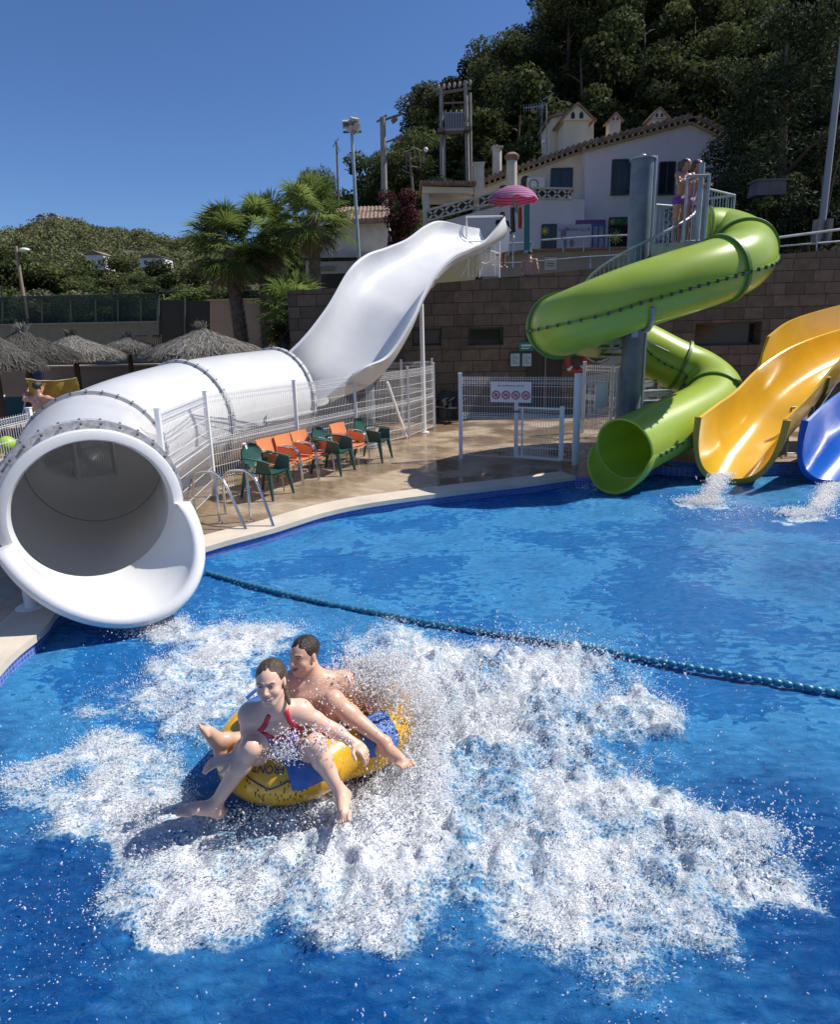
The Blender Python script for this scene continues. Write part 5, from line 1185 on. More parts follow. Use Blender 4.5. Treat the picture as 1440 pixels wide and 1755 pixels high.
# ================================================================== SMALL BUILDING (left of slide top)
kb = empty('snack_bar_building', Q(600, 470, 27), 'small cream building with tiled roof and dark open bar front behind the palms', 'building')
def kp(pts, Y_, th, nm, m_, par=kb, sm_=False): return wbuild(ppoly(pts, Y_, th), nm, m_, par, smooth=sm_)
kp([(545, 440), (665, 440), (665, 375), (572, 375), (545, 380)], 28, 4, 'upper_wall', M_creamd); kp([(518, 432), (700, 432), (700, 440), (518, 442)], 26.6, 3, 'fascia', mat('fascia_white', (.45, .44, .42), .7)); kp([(520, 442), (700, 440), (700, 445), (520, 447)], 26.8, 3, 'fascia_shade_strip', mat('fascia_dark', (.03, .04, .035), .7))  # dark strip below the fascia stands in for the shade under it
kp([(524, 560), (700, 560), (700, 447), (524, 449)], 29.5, .3, 'back_wall', mat('bar_back', (.10, .09, .08), .8)); kp([(548, 470), (612, 468), (612, 447), (548, 449)], 26.9, .1, 'sign_board', M_creamd)
kp([(524, 530), (532, 530), (532, 447), (524, 447)], 26.7, .3, 'pillar', M_creamd)
b__o = kp([(550, 464), (572, 463), (572, 456), (550, 457)], 26.8, .05, 'lettered_plate', mat('sign_olive', (.25, .23, .14), .7))
A = Q(572, 383, 27.5); B = Q(664, 378, 27.5); A2 = Q(580, 360, 29.5); B2 = Q(664, 358, 29.5); mb = MB(); n = 13
mb.add([A, B, B2, A2, A-V((0, 0, .1)), B-V((0, 0, .1)), B2-V((0, 0, .1)), A2-V((0, 0, .1))], [(0, 1, 2, 3), (7, 6, 5, 4), (0, 4, 5, 1), (1, 5, 6, 2), (2, 6, 7, 3), (3, 7, 4, 0)])
for k in range(n+1): mb.tube([A.lerp(B, k/n)+V((0, -.05, .04)), A2.lerp(B2, k/n)+V((0, 0, .04))], .10, 7)
wbuild(mb, 'roof', M_tile, kb)
# ================================================================== POLES
def pole(name, a, b_, Y_, r, label, cat='pole', m_=None):
    A = Q(*a, Y_); B = Q(*b_, Y_); e = empty(name, A, label, cat); mb = MB(); mb.tube([A, B], [r, r*.8], 10); wbuild(mb, 'shaft', m_ or M_conc, e); return e, A, B
M_conc = mat('pole_concrete', (.25, .24, .22), .85, var=.2, vscale=3); M_iron = mat('rusty_iron', (.16, .12, .10), .7, var=.3)
# floodlight mast
e, A, B = pole('floodlight_mast', (617, 470), (603, 232), 24, .07, 'slender grey floodlight mast rising behind the white trough', 'floodlight', M_galv)
mb = MB()
for k, (dx, dz) in enumerate(((-.16, .12), (.12, .2), (.02, -.05), (.2, .0))): mb.box(B+V((dx, -.1, .2+dz)), (.28, .2, .24), Euler((.5, 0, .5*k)).to_matrix())
wbuild(mb, 'lamp_housing', mat('lamp_housing', (.45, .42, .38), .5), e, smooth=False)
mb = MB(); mb.bar(B+V((-.3, 0, .1)), B+V((.35, 0, .1)), .06, .06); mb.bar(B+V((0, 0, 0)), B+V((0, 0, .3)), .06, .06); 
for dx in (-.15, .14): mb.box(B+V((dx, -.22, .3)), (.2, .02, .16))
wbuild(mb, 'lamp_bracket', M_bolt, e, smooth=False)
e, A, B = pole('antenna_mast', (582, 400), (577, 245), 34, .06, 'thin dark mast against the sky left of the floodlight', 'mast', M_iron); mb = MB(); mb.bar(B+V((-.2, 0, -.2)), B+V((.1, 0, .2)), .03, .03); mb.bar(B+V((.15, 0, -.4)), B+V((-.1, 0, .1)), .03, .03); wbuild(mb, 'tip', M_iron, e, smooth=False)
e, A, B = pole('utility_pole', (661, 420), (656, 202), 33, .17, 'single concrete utility pole with two side arms left of the wooded hill', 'utility pole')
mb = MB(); mb.bar(B+V((-.3, 0, -.2)), B+V((.2, 0, .1)), .07, .07); mb.bar(B+V((.1, 0, -.1)), Q(692, 195, 33), .09, .09); mb.bar(Q(672, 210, 33), Q(680, 203, 33), .2, .16)
wbuild(mb, 'side_arm', M_iron, e, smooth=False)
mb = MB(); mb.bar(Q(657, 246, 33), Q(688, 235, 33), .06, .06); mb.bar(Q(684, 240, 33), Q(690, 234, 33), .3, .2); wbuild(mb, 'side_arm', M_iron, e, smooth=False)
tpw = empty('transformer_pylon', Q(780, 380, 36), 'pair of concrete poles carrying a transformer between them left of the house', 'pylon')
for a, b_ in (((759, 400), (756, 152)), ((804, 400), (798, 140))):
    mb = MB(); mb.tube([Q(*a, 36), Q(*b_, 36)], [.13, .10], 10); wbuild(mb, 'pole', M_conc, tpw)
mb = MB(); mb.tube([Q(763, 400, 35.8), Q(762, 235, 35.8)], .06, 6); mb.tube([Q(809, 400, 35.8), Q(806, 160, 35.8)], .07, 6); wbuild(mb, 'cable_pipe', M_conc, tpw)
mb = MB(); mb.bar(Q(748, 162, 36), Q(808, 152, 36), .14, .14); mb.bar(Q(750, 226, 35.7), Q(808, 222, 35.7), .5, .18); mb.bar(Q(752, 206, 36), Q(806, 204, 36), .10, .10); mb.bar(Q(754, 178, 36), Q(804, 176, 36), .08, .08); mb.bar(Q(760, 232, 36), Q(790, 222, 36), .08, .08); wbuild(mb, 'cross_beam', M_iron, tpw, smooth=False)
mb = MB(); c = Q(779, 212, 35.6); mb.box(c, (.95, .7, .85)); tr_ = wbuild(mb, 'transformer', mat('transformer_grey', (.35, .38, .40), .6), tpw, smooth=False)
mb = MB()
for k in range(7): mb.bar(c+V((-.42+.14*k, -.38, -.35)), c+V((-.42+.14*k, -.38, .38)), .05, .08, up=(0, 1, 0))
wbuild(mb, 'cooling_fins', M_bolt, tr_, smooth=False)
mb = MB()
for k in range(7): p = Q(752+9*k, 156-1.3*k, 36); mb.sphere(p+V((0, 0, .15)), (.09, .09, .16), 8, 6)
for k in range(4): p = Q(764+9*k, 194, 35.8); mb.sphere(p, (.06, .06, .16), 8, 6)
wbuild(mb, 'insulators', mat('insulator', (.30, .24, .2), .3), tpw)
e, A, B = pole('lattice_mast', (716, 420), (702, 262), 29, .06, 'thin rusty mast with tangled brackets and a round lamp left of the pergola', 'mast', M_iron)
mb = MB()
for a, b_ in (((692, 262), (712, 255)), ((712, 255), (728, 262)), ((700, 285), (720, 288)), ((696, 290), (698, 262)), ((720, 288), (724, 272)), ((728, 262), (724, 280)), ((700, 275), (716, 270)), ((708, 300), (690, 292))): mb.tube([Q(*a, 29), Q(*b_, 29)], .03, 5)
wbuild(mb, 'bracket', M_iron, e); mb = MB(); mb.sphere(Q(730, 257, 29), .10, 10, 8); wbuild(mb, 'globe_lamp', mat('globe', (.7, .68, .62), .3), e)
e, A, B = pole('television_antenna', (937, 290), (937, 178), 32, .03, 'television antenna on the house roof left of the roof tower', 'antenna', M_galv)
mb = MB(); mb.bar(Q(898, 186, 32), Q(932, 182, 32), .03, .03)
for k in range(8): p = Q(898+4.4*k, 186-.5*k, 32); mb.bar(p-V((0, 0, .16)), p+V((0, 0, .16)), .015, .015, up=(1, 0, 0))
mb.bar(Q(925, 200, 32), Q(934, 176, 32), .02, .02); mb.bar(Q(930, 172, 32), Q(950, 160, 32), .02, .02); mb.bar(Q(926, 172, 32), Q(936, 182, 32), .02, .02); mb.bar(Q(926, 240, 32), Q(930, 190, 32), .02, .02); wbuild(mb, 'dipoles', M_galv, e, smooth=False)
mb = MB(); mb.sphere(Q(932, 243, 31.9), (.12, .08, .08), 8, 6); wbuild(mb, 'junction_box', M_wpaint, e)
# leaning grey mast at right
e, A, B = pole('lamp_mast', (1406, 410), (1446, 60), 19.5, .10, 'tall grey mast at the right edge in front of the dark trees', 'mast', mat('mast_grey', (.25, .28, .30), .6, metal=.3))
mb = MB()
for s in (-1, 1): mb.box(Q(1409+9*s, 398, 19.4), (.12, .3, .7))
wbuild(mb, 'foot_bracket', M_conc, e, smooth=False)
# sunlit street lamp far left
e, A, B = pole('street_lamp', (48, 560), (27, 422), 36, .10, 'weathered street lamp with round white head in front of the far left hill', 'street lamp', mat('lamp_rust', (.30, .22, .16), .7))
mb = MB(); mb.bar(Q(29, 433, 36), Q(40, 428, 36), .07, .07); wbuild(mb, 'arm', M_galv, e, smooth=False); mb = MB(); mb.sphere(Q(42, 429, 36), (.30, .22, .13), 12, 8); wbuild(mb, 'lamp_head', mat('lamp_white', (.75, .75, .72), .4), e)
e, A, B = pole('street_lamp', (318, 520), (319, 478), 60, .08, 'tiny distant street lamp with pale round head at the foot of the far hill', 'street lamp', M_galv); mb = MB(); mb.sphere(B, (.35, .3, .16), 10, 6); wbuild(mb, 'lamp_head', mat('lamp_white', (.75, .75, .72), .4), e)
# ================================================================== TERRAIN
def sst(a, b, x): t = np.clip((x-a)/(b-a), 0, 1); return t*t*(3-2*t)
def hgt(x, y):
    x = np.asarray(x, float); y = np.asarray(y, float)
    px = 720+x/np.maximum(y, 1)*1078
    base = .12 + .9*sst(20.8, 21.0, y)*(1-sst(-3, -2.9, x)) 
    terr = 5.2*sst(22.9, 23.1, y)*sst(-1.2, -1.0, x-0*y) 
    hill = sst(32, 60, y)*np.clip((x+7.-(y-45)*.04)/18, 0, 1.3)**.85*16.5
    hill = np.where(y > 66, hill, hill)
    prof = np.interp(px, [-600, -200, 0, 60, 130, 200, 290, 400, 520, 700, 900], [24, 28, 31.5, 31, 35, 29.5, 27, 25, 21, 15, 14])
    far = sst(70, 225, y)*prof + 1.2*sst(24, 60, y)
    far = far*(1-.25*sst(240, 400, y))
    wr = sst(-6, 4, x)*(1-sst(120, 220, y))
    n = (N3(np.stack([np.ravel(x), np.ravel(y)], 1), 5, 4, .03)-.5).reshape(x.shape)
    return np.maximum(base+terr*0+np.maximum(far, 0), np.maximum(terr, 0)) + hill*sst(-8, -2, x) + n*sst(30, 200, y)*9*(1-wr)
xs = np.concatenate([np.linspace(-900, -120, 30), np.linspace(-115, 90, 140), np.linspace(95, 700, 24)]); ys = np.concatenate([[20.5, 20.79, 21.01, 22.5, 22.89, 23.11], np.linspace(24, 120, 80), np.linspace(123, 460, 90), np.linspace(480, 1800, 20)])
xs = np.sort(np.concatenate([xs, [-3.01, -2.89, -1.21, -.99]]))
X, Y_ = np.meshgrid(xs, ys); Zg = hgt(X, Y_)
I = np.arange(X.size).reshape(X.shape); Fq = np.stack([I[:-1, :-1].ravel(), I[:-1, 1:].ravel(), I[1:, 1:].ravel(), I[1:, :-1].ravel()], 1)
M_earth = mat('dry_hillside', (.10, .085, .05), .95, col2=(.055, .07, .028), vscale=.12)
tag(link_mesh('hillside', np_mesh('hillside', np.stack([X.ravel(), Y_.ravel(), Zg.ravel()], 1), Fq, M_earth, smooth=True)), kind='structure')
# far wood as one mass
R_ = np.random.default_rng(11); n = 5200
Yc = 70+R_.random(n)**.8*175; pxc = R_.uniform(-160, 760, n); Xc = (pxc-720)/1078*Yc
k = (Xc < 2)|(Yc > 150); Yc = Yc[k]; Xc = Xc[k]; Zc = hgt(Xc, Yc)
dens = N3(np.stack([Xc, Yc], 1), 8, 3, .035); k = dens > .36; Xc, Yc, Zc = Xc[k], Yc[k], Zc[k]
rad = R_.uniform(1.1, 2.3, len(Xc))*(.75+Yc/500)
cen = np.stack([Xc, Yc, Zc+rad*.75], 1); radi = np.stack([rad, rad, rad*R_.uniform(.7, 1.15, len(Xc))], 1)
m_far = leafmat('far_wood_leaf', (.05, .065, .03), (.20, .205, .09), .25)
tag(link_mesh('distant_wood', leaf_cloud_mesh('distant_wood', 420000, cen, radi, .27, m_far, aspect=.7, seed=3, flat=.3)), 'green and brown wooded slope of the far hill behind the palms', 'woodland', kind='stuff')
# pale houses on the far hill
Mfw = mat('far_house_white', (.72, .70, .66), .8)
for (px, py, wd, hh, lab) in ((172, 452, 3.4, 2.6, 'small white house half hidden among trees in the middle of the far hill'), (268, 452, 4.6, 1.6, 'low pale house among trees right of the other one on the far hill'), (77, 378, 3.0, 1.4, 'tiny white house on the ridge left of the hilltop'), (97, 376, 3.0, 1.3, 'tiny pale house on the ridge just below the hilltop')):
    Yh = 120 if py > 400 else 205; p = Q(px, py, Yh); r = empty('far_house', p, lab, 'house'); mb = MB(); mb.box(p, (wd, 4, hh)); wbuild(mb, 'wall', Mfw, r, smooth=False)
    mb = MB(); h = hh/2; mb.prism([p+V((-wd/2-.2, -2.2, h)), p+V((wd/2+.2, -2.2, h)), p+V((0, -2.2, h+.8))], (0, 4.4, 0)); wbuild(mb, 'roof', M_tile, r, smooth=False)
    mb = MB()
    for s in (-.25, .25): mb.box(p+V((s*wd, -2.02, 0)), (.5, .05, .7))
    wbuild(mb, 'window', M_wdark, r, smooth=False)
# ================================================================== TREES
def trunk_mesh(h, r, bends, seed, nb=7, low=.35):
    R = random.Random(seed); mb = MB(); pts = [V((0, 0, -.4))]; 
    for k in range(1, 7): t = k/6; pts.append(V((bends*math.sin(t*2.1+seed)*t, bends*.6*math.cos(seed+t*1.7)*t, h*t)))
    mb.tube([V(p) for p in spline([list(p) for p in pts], 12)], [r*(1-.75*i/11) for i in range(12)], 8)
    for b in range(nb):
        t = low+(1-low)*b/nb; k = min(int(t*6), 5); p = pts[k].lerp(pts[k+1], t*6-k); a = b*2.4+seed; L = h*.34*(1.15-t)
        q = p+V((math.cos(a)*L, math.sin(a)*L, L*.55)); mb.tube([p, p.lerp(q, .5)+V((0, 0, L*.1)), q], [r*.4*(1-t*.5), r*.25, r*.1], 6)
    return mb
M_bark = mat('bark', (.12, .09, .065), .9, var=.3, vscale=8, bump=.5, bscale=20); M_barkp = mat('pale_bark', (.25, .2, .16), .9, var=.3, vscale=8)
def crown_centers(kind, seed):
    R = np.random.default_rng(seed); C_ = []; Rd = []
    if kind == 'pine':
        for k in range(20):
            a = R.uniform(0, 6.28); z = R.uniform(.38, 1.0); rr = .30*math.sqrt(max(.05, 1-((z-.62)/.42)**2))*R.uniform(.4, 1.05); C_.append((rr*math.cos(a), rr*math.sin(a), z*.94)); s = R.uniform(.07, .145); Rd.append((s*1.2, s*1.2, s*.75))
    elif kind == 'round':
        for k in range(18):
            a = R.uniform(0, 6.28); z = R.uniform(.2, .95); rr = .34*math.sqrt(max(.05, 1-((z-.5)/.5)**2))*R.uniform(.4, 1.05); C_.append((rr*math.cos(a), rr*math.sin(a), z*.92)); s = R.uniform(.08, .15); Rd.append((s, s, s*.9))
    elif kind == 'conifer':
        for t in range(13):
            z = .12+.86*t/13; n = 9 if t < 10 else 5
            for j in range(n):
                a = R.uniform(0, 6.28); rr = (.36*(1-z)**.7+.03)*R.uniform(.35, 1.0); C_.append((rr*math.cos(a), rr*math.sin(a), z-rr*.25+R.uniform(-.02, .02))); s = R.uniform(.045, .085); Rd.append((s*1.25, s*1.25, s*.75))
    return C_, Rd
TREE = {}
def tree_proto(key, kind, seed, n, size, m_leaf, H=8., trunk_r=.16, aspect=.5, bark=None, low=.35):
    C_, Rd = crown_centers(kind, seed); C_ = np.array(C_)*H; Rd = np.array(Rd)*H
    cm = leaf_cloud_mesh('crown', n, C_, Rd, size, m_leaf, aspect=aspect, seed=seed, flat=.4); tb = trunk_mesh(H*.85, trunk_r, .5, seed, low=low).build('trunk', bark or M_bark); tm = tb.data; bpy.data.objects.remove(tb); TREE[key] = (cm, tm); return key
def plant(key, name, loc, s, label, group=None, rz=0., sx=1.):
    cm, tm = TREE[key]; e = empty(name, loc, label, 'tree', group, rz); e.scale = (s*sx, s*sx, s)
    for nm, me in (('trunk', tm), ('crown', cm)):
        o = bpy.data.objects.new(nm, me); scene.collection.objects.link(o); o.parent = e
    return e
ml_pine = leafmat('pine_leaf', (.022, .036, .014), (.125, .145, .052), .3); ml_dark = leafmat('dark_conifer_leaf', (.008, .016, .009), (.055, .072, .032), .15); ml_ol = leafmat('olive_leaf', (.05, .06, .03), (.17, .18, .10), .25); ml_gr = leafmat('green_leaf', (.05, .08, .02), (.17, .21, .06), .3)
for i in range(4): tree_proto('pine%d' % i, 'pine', 20+i, 11000, .12, ml_pine, aspect=.35)
for i in range(3): tree_proto('oak%d' % i, 'round', 40+i, 10000, .12, ml_pine if i else ml_ol, aspect=.6)
tree_proto('con0', 'conifer', 60, 36000, .085, ml_dark, H=10., trunk_r=.22, aspect=.3, low=.1); tree_proto('con1', 'conifer', 61, 12000, .13, ml_pine, H=10., trunk_r=.2, aspect=.3)
tree_proto('gr0', 'round', 70, 9000, .11, ml_gr, aspect=.6, bark=M_barkp); tree_proto('gr1', 'round', 71, 9000, .11, ml_gr, aspect=.5, bark=M_barkp)
R_ = random.Random(5)
LBL = 'dark evergreen tree in the wood covering the hillside behind the house'
cnt = 0; rows_y = [35.5, 38, 41, 44.5, 48, 52, 56, 60, 64.5, 69, 74]
for j, yy in enumerate(rows_y):
    px = 700 if yy > 40 else 740
    while px < 1520:
        x = (px-720)/1078*yy+R_.uniform(-.8, .8); y = yy+R_.uniform(-1.4, 1.4); z = float(hgt(np.array([x]), np.array([y]))[0])
        H = R_.uniform(6.5, 10.0) if yy > 40 else R_.uniform(5.0, 7.2)
        if px < 760: H *= .8
        key = R_.choice(['pine0', 'pine1', 'pine2', 'pine3', 'oak1', 'oak2', 'con1' if R_.random() < .4 else 'pine0', 'oak0' if R_.random() < .5 else 'oak1'])
        band_ = ('in the lowest row', 'low', 'halfway up', 'high', 'on top')[min(4, j*5//len(rows_y))]; col_ = 'left of the pylon' if px < 760 else 'behind the pylon' if px < 850 else 'above the cream house part' if px < 1000 else 'above the white gable' if px < 1200 else 'above the big conifer'
        plant(key, 'hillside_tree', (x, y, z-.3), H/8., 'dark evergreen %s of the wooded hill, %s' % (band_, col_), 'evergreen trees on the hillside', R_.uniform(0, 6.28), R_.uniform(1.0, 1.35)); cnt += 1
        px += R_.uniform(66, 105)*40/yy*1.3
# trees left of the hill, behind the snack bar
for (px, top, yy, key, s_, lab) in ((722, 215, 47, 'pine3', .8, 'tall dark tree on the skyline just left of the pylon'), (752, 150, 52, 'pine0', .8, 'highest dark tree on the skyline behind the pylon top'), (640, 255, 42, 'pine1', .9, 'tall airy dark tree behind the utility pole'), (700, 232, 40, 'pine2', 1.0, 'dark tree filling the gap between utility pole and pylon'), (575, 322, 40, 'oak1', 1.1, 'dark bushy tree behind the roof of the snack bar'), (612, 318, 41, 'pine3', 1.1, 'rounded dark tree right of the floodlight mast'),
                                   (508, 300, 34, 'pine0', .7, 'sparse dark tree rising behind the rightmost palm'), (545, 290, 44, 'pine2', .5, 'thin tree with a small round top behind the rightmost palm'), (660, 330, 36, 'oak2', 1.2, 'dense dark tree behind the snack bar roof by the utility pole'), (735, 330, 33, 'gr0', .9, 'light green bush tree left of the pergola'), (700, 350, 32, 'gr1', .9, 'light green bush beside the red bush')):
    p = Q(px, top, yy); zb = float(hgt(np.array([p.x]), np.array([yy]))[0]); H = p.z-zb; plant(key, 'background_tree', (p.x, yy, zb), H/8., lab, None, px, s_)
# trees at the left foot of the far hill
LL = [(15, 415, 48, 'pine0', 1.3), (-20, 395, 46, 'oak1', 1.3), (60, 440, 55, 'oak2', 1.4), (105, 455, 52, 'pine2', 1.4), (150, 462, 50, 'pine3', 1.5), (195, 470, 48, 'oak1', 1.4), (240, 468, 52, 'pine1', 1.5), (285, 465, 50, 'oak2', 1.4), (330, 458, 48, 'pine0', 1.4), (370, 450, 46, 'oak1', 1.4), (30, 470, 42, 'gr0', 1.5), (90, 485, 40, 'oak0', 1.6), (140, 490, 38, 'gr1', 1.6), (190, 488, 41, 'gr0', 1.6), (235, 490, 39, 'gr1', 1.7), (285, 486, 42, 'gr0', 1.7), (335, 480, 40, 'gr1', 1.7), (400, 470, 42, 'oak0', 1.5), (-30, 470, 40, 'oak0', 1.5), (45, 430, 60, 'pine1', 1.3), (128, 438, 62, 'oak1', 1.3), (215, 442, 64, 'pine2', 1.3), (300, 440, 62, 'oak2', 1.3)]
for i, (px, top, yy, key, s_) in enumerate(LL):
    p = Q(px, top, yy); zb = float(hgt(np.array([p.x]), np.array([yy]))[0]); plant(key, 'valley_tree', (p.x, yy, zb-.2), (p.z-zb+.2)/8., '%s tree %s the belt behind the netting %s' % ('bright green' if key[:2] == 'gr' else 'grey green' if key == 'oak0' else 'dark', 'in front of' if yy < 45 else 'in' if yy < 56 else 'behind', 'near the left edge' if px < 80 else 'above the thatched parasols' if px < 260 else 'left of the tall palms'), 'trees behind the tennis court netting', px*.7, s_)
# big dark conifer on the right
plant('con0', 'conifer', (Q(1330, 430, 24.5).x, 24.5, 3.6), 1.02, 'large dark drooping conifer in front of the right gable of the house', None, .6, 1.12)
plant('con0', 'conifer', (Q(1470, 430, 27).x, 27, 3.6), 1.12, 'large dark conifer at the right edge behind the leaning mast', None, 2.2, 1.1)
plant('con0', 'conifer', (Q(1250, 430, 27.5).x, 27.8, 4.6), .42, 'short dark conifer touching the right end of the house roof', None, 4.0, 1.2)
for (px, py, Y0, n_, rr, m_, lab, sd) in ((1290, 402, 21.5, 2500, (.9, .6, .8), ml_dark, 'low dark bush behind the green slide top', 1), (1322, 352, 21.8, 1200, (.75, .5, .3), ml_gr, 'yellow green topped bush above the railing at the right', 2), (1400, 380, 21.6, 3000, (1.1, .6, .9), ml_dark, 'dark bush behind the pipe railing at the right edge', 3), (1425, 270, 21.0, 1600, (.5, .5, .9), ml_ol, 'bush with small pale flowers climbing the leaning mast', 4), (1350, 390, 21.2, 2600, (.8, .5, .9), ml_dark, 'dark bush in the middle of the row above the stone wall', 5), (1240, 395, 24, 2200, (1., .5, .9), ml_dark, 'dark bush between house and green slide', 6)):
    c = Q(px, py, Y0); e = empty('shrub', (c.x, c.y, c.z-rr[2]), lab, 'shrub'); R = np.random.default_rng(sd); cc = [tuple(c+V((R.uniform(-.6, .6)*rr[0], R.uniform(-.5, .5)*rr[1], R.uniform(-.6, .6)*rr[2]))) for _ in range(9)]
    link_mesh('foliage', leaf_cloud_mesh('foliage', n_, cc, [(rr[0]*.45, rr[1]*.5, rr[2]*.45)]*9, .055, m_, seed=sd), e)
    mb = MB(); 
    for q in cc[:5]: mb.tube([V((c.x, c.y, c.z-rr[2]-1.2)), V(q)], [.04, .015], 5)
    wbuild(mb, 'stem', M_bark, e)
p = Q(1315, 325, 22.0); bx = empty('stone_trough', p, 'grey weathered stone block behind the yellow green bush', 'planter'); mb = MB(); mb.box(p, (1.0, .6, .45), taper=.9); wbuild(mb, 'block', mat('grey_stone', (.12, .12, .125), .9, var=.2), bx, smooth=False)
mb = MB(); mb.box(p+V((0, 0, .24)), (1.05, .64, .06)); wbuild(mb, 'rim', mat('grey_stone', (.12, .12, .125), .9), bx, smooth=False)
# red bush beside the snack bar
c = Q(687, 388, 25); e = empty('red_bush', (c.x, c.y, c.z-1.3), 'dark red leaved bush between the snack bar building and the white trough', 'shrub'); R = np.random.default_rng(9)
cc = [tuple(c+V((R.uniform(-.5, .5), R.uniform(-.3, .3), R.uniform(-1.2, 1.1)))) for _ in range(14)]; ml_red = leafmat('red_leaf', (.045, .012, .014), (.13, .05, .05), .2)
link_mesh('foliage', leaf_cloud_mesh('foliage', 5000, cc, [.38]*14, .055, ml_red, seed=12), e); mb = MB(); mb.tube([c-V((0, 0, 3)), c], [.06, .02], 6); wbuild(mb, 'stem', M_bark, e)
# unseen trees are added right of the pool to shade its near right corner
# ================================================================== PALMS
ml_palm = leafmat('palm_leaf', (.06, .10, .02), (.24, .31, .09), .45, .5); ml_dry = leafmat('dry_palm_leaf', (.10, .085, .05), (.22, .18, .10), .2)
def fan_crown(n, seed, R0=1.55, dry=False):
    R = np.random.default_rng(seed); VV = []; FF = []; T = []
    for k in range(n):
        az = R.uniform(0, 2*math.pi); u = k/n; el = math.radians((80-118*u) if not dry else R.uniform(-75, -45))+R.normal(0, .08)
        d = np.array([math.cos(az)*math.cos(el), math.sin(az)*math.cos(el), math.sin(el)]); s = np.cross(d, [0, 0, 1.]); s /= np.linalg.norm(s); u_ = np.cross(s, d)
        pl = R.uniform(.45, .62)*R0; hub = d*pl+np.array([0, 0, -.12*pl*(1 if el < .6 else 0)]); bl = R.uniform(.5, .66)*R0; tt = R.uniform(.2, 1)
        tt = tt*.6 if u > .7 else tt
        b = len(VV); VV += [tuple(s*.018), tuple(hub+s*.012), tuple(hub-s*.012), tuple(-s*.018)]; FF.append((b, b+1, b+2, b+3)); T += [tt]*4
        nb_ = 34
        for j in range(nb_):
            a = math.radians(-118+236*j/(nb_-1)); L = bl*(.72+.28*math.cos(a*.6))*R.uniform(.9, 1.08); dd = d*math.cos(a)+s*math.sin(a); dd = dd+u_*R.normal(.05, .05)-np.array([0, 0, .05]); dd /= np.linalg.norm(dd)
            w_ = np.cross(dd, u_+R.normal(0, .25, 3)); w_ /= np.linalg.norm(w_); w_ *= .017*R0; mid = hub+dd*L*.55; tip = hub+dd*L*.98-np.array([0, 0, L*(.13+.2*R.random())])
            b = len(VV); VV += [tuple(hub), tuple(mid+w_), tuple(tip), tuple(mid-w_)]; FF.append((b, b+1, b+2, b+3)); T += [min(1, max(0, tt+R.normal(0, .12)))]*4
    return np_mesh('crown' if not dry else 'dead_fronds', np.array(VV), np.array(FF), ml_dry if dry else ml_palm, attrs={'tint': np.array(T)})
def palm(top, basepx, Y0, Rc, seed, label, r=.19):
    A = Q(*top, Y0); B = Q(*basepx, Y0); zb = float(hgt(np.array([B.x]), np.array([Y0]))[0]) if Y0 > 20.5 else DECK
    base = V((B.x+(B.x-A.x)*.3, Y0, zb)); e = empty('fan_palm', base, label, 'palm tree')
    pts = [base, B.lerp(A, .0) if B.z > zb+.3 else base.lerp(A, .3), B.lerp(A, .5), A]; sp_ = [V(p) for p in spline([list(p) for p in pts], 60)]
    mb = MB(); rs = [r*(1.2-.35*i/59)*(1+.10*((i % 3) == 0)) for i in range(60)]; mb.tube(sp_, rs, 14); R = random.Random(seed)
    for i in range(3, 58):
        for j in range(7):
            a = j*2*math.pi/7+i*.45; d = V((math.cos(a), math.sin(a), 0)); p = sp_[i]+d*rs[i]; mb.add([p-V((-d.y, d.x, 0))*.05, p+V((-d.y, d.x, 0))*.05, p+d*.06+V((0, 0, .13)), p-V((0, 0, .04))+d*.01], [(0, 1, 2), (0, 2, 3), (1, 3, 2)])
    wbuild(mb, 'trunk', mat('palm_trunk', (.16, .12, .09), .95, var=.45, vscale=9, bump=.6, bscale=14), e, smooth=False)
    me = fan_crown(42, seed, Rc); me.transform(Matrix.Translation(A)); link_mesh('crown', me, e)
    me = fan_crown(9, seed+50, Rc*.75, True); me.transform(Matrix.Translation(A-V((0, 0, .15)))); link_mesh('dead_fronds', me, e)
palm((392, 428), (413, 575), 21.3, 1.6, 1, 'leftmost tall fan palm with a thick rough trunk behind the thatched parasol'); palm((452, 402), (458, 560), 22.2, 1.5, 2, 'middle tall fan palm just right of the leftmost one')
palm((537, 372), (541, 520), 20.9, 1.42, 3, 'tall fan palm in front of the snack bar building', .16); palm((503, 535), (503, 590), 19.6, 1.35, 4, 'small low fan palm beside the white tube', .12)
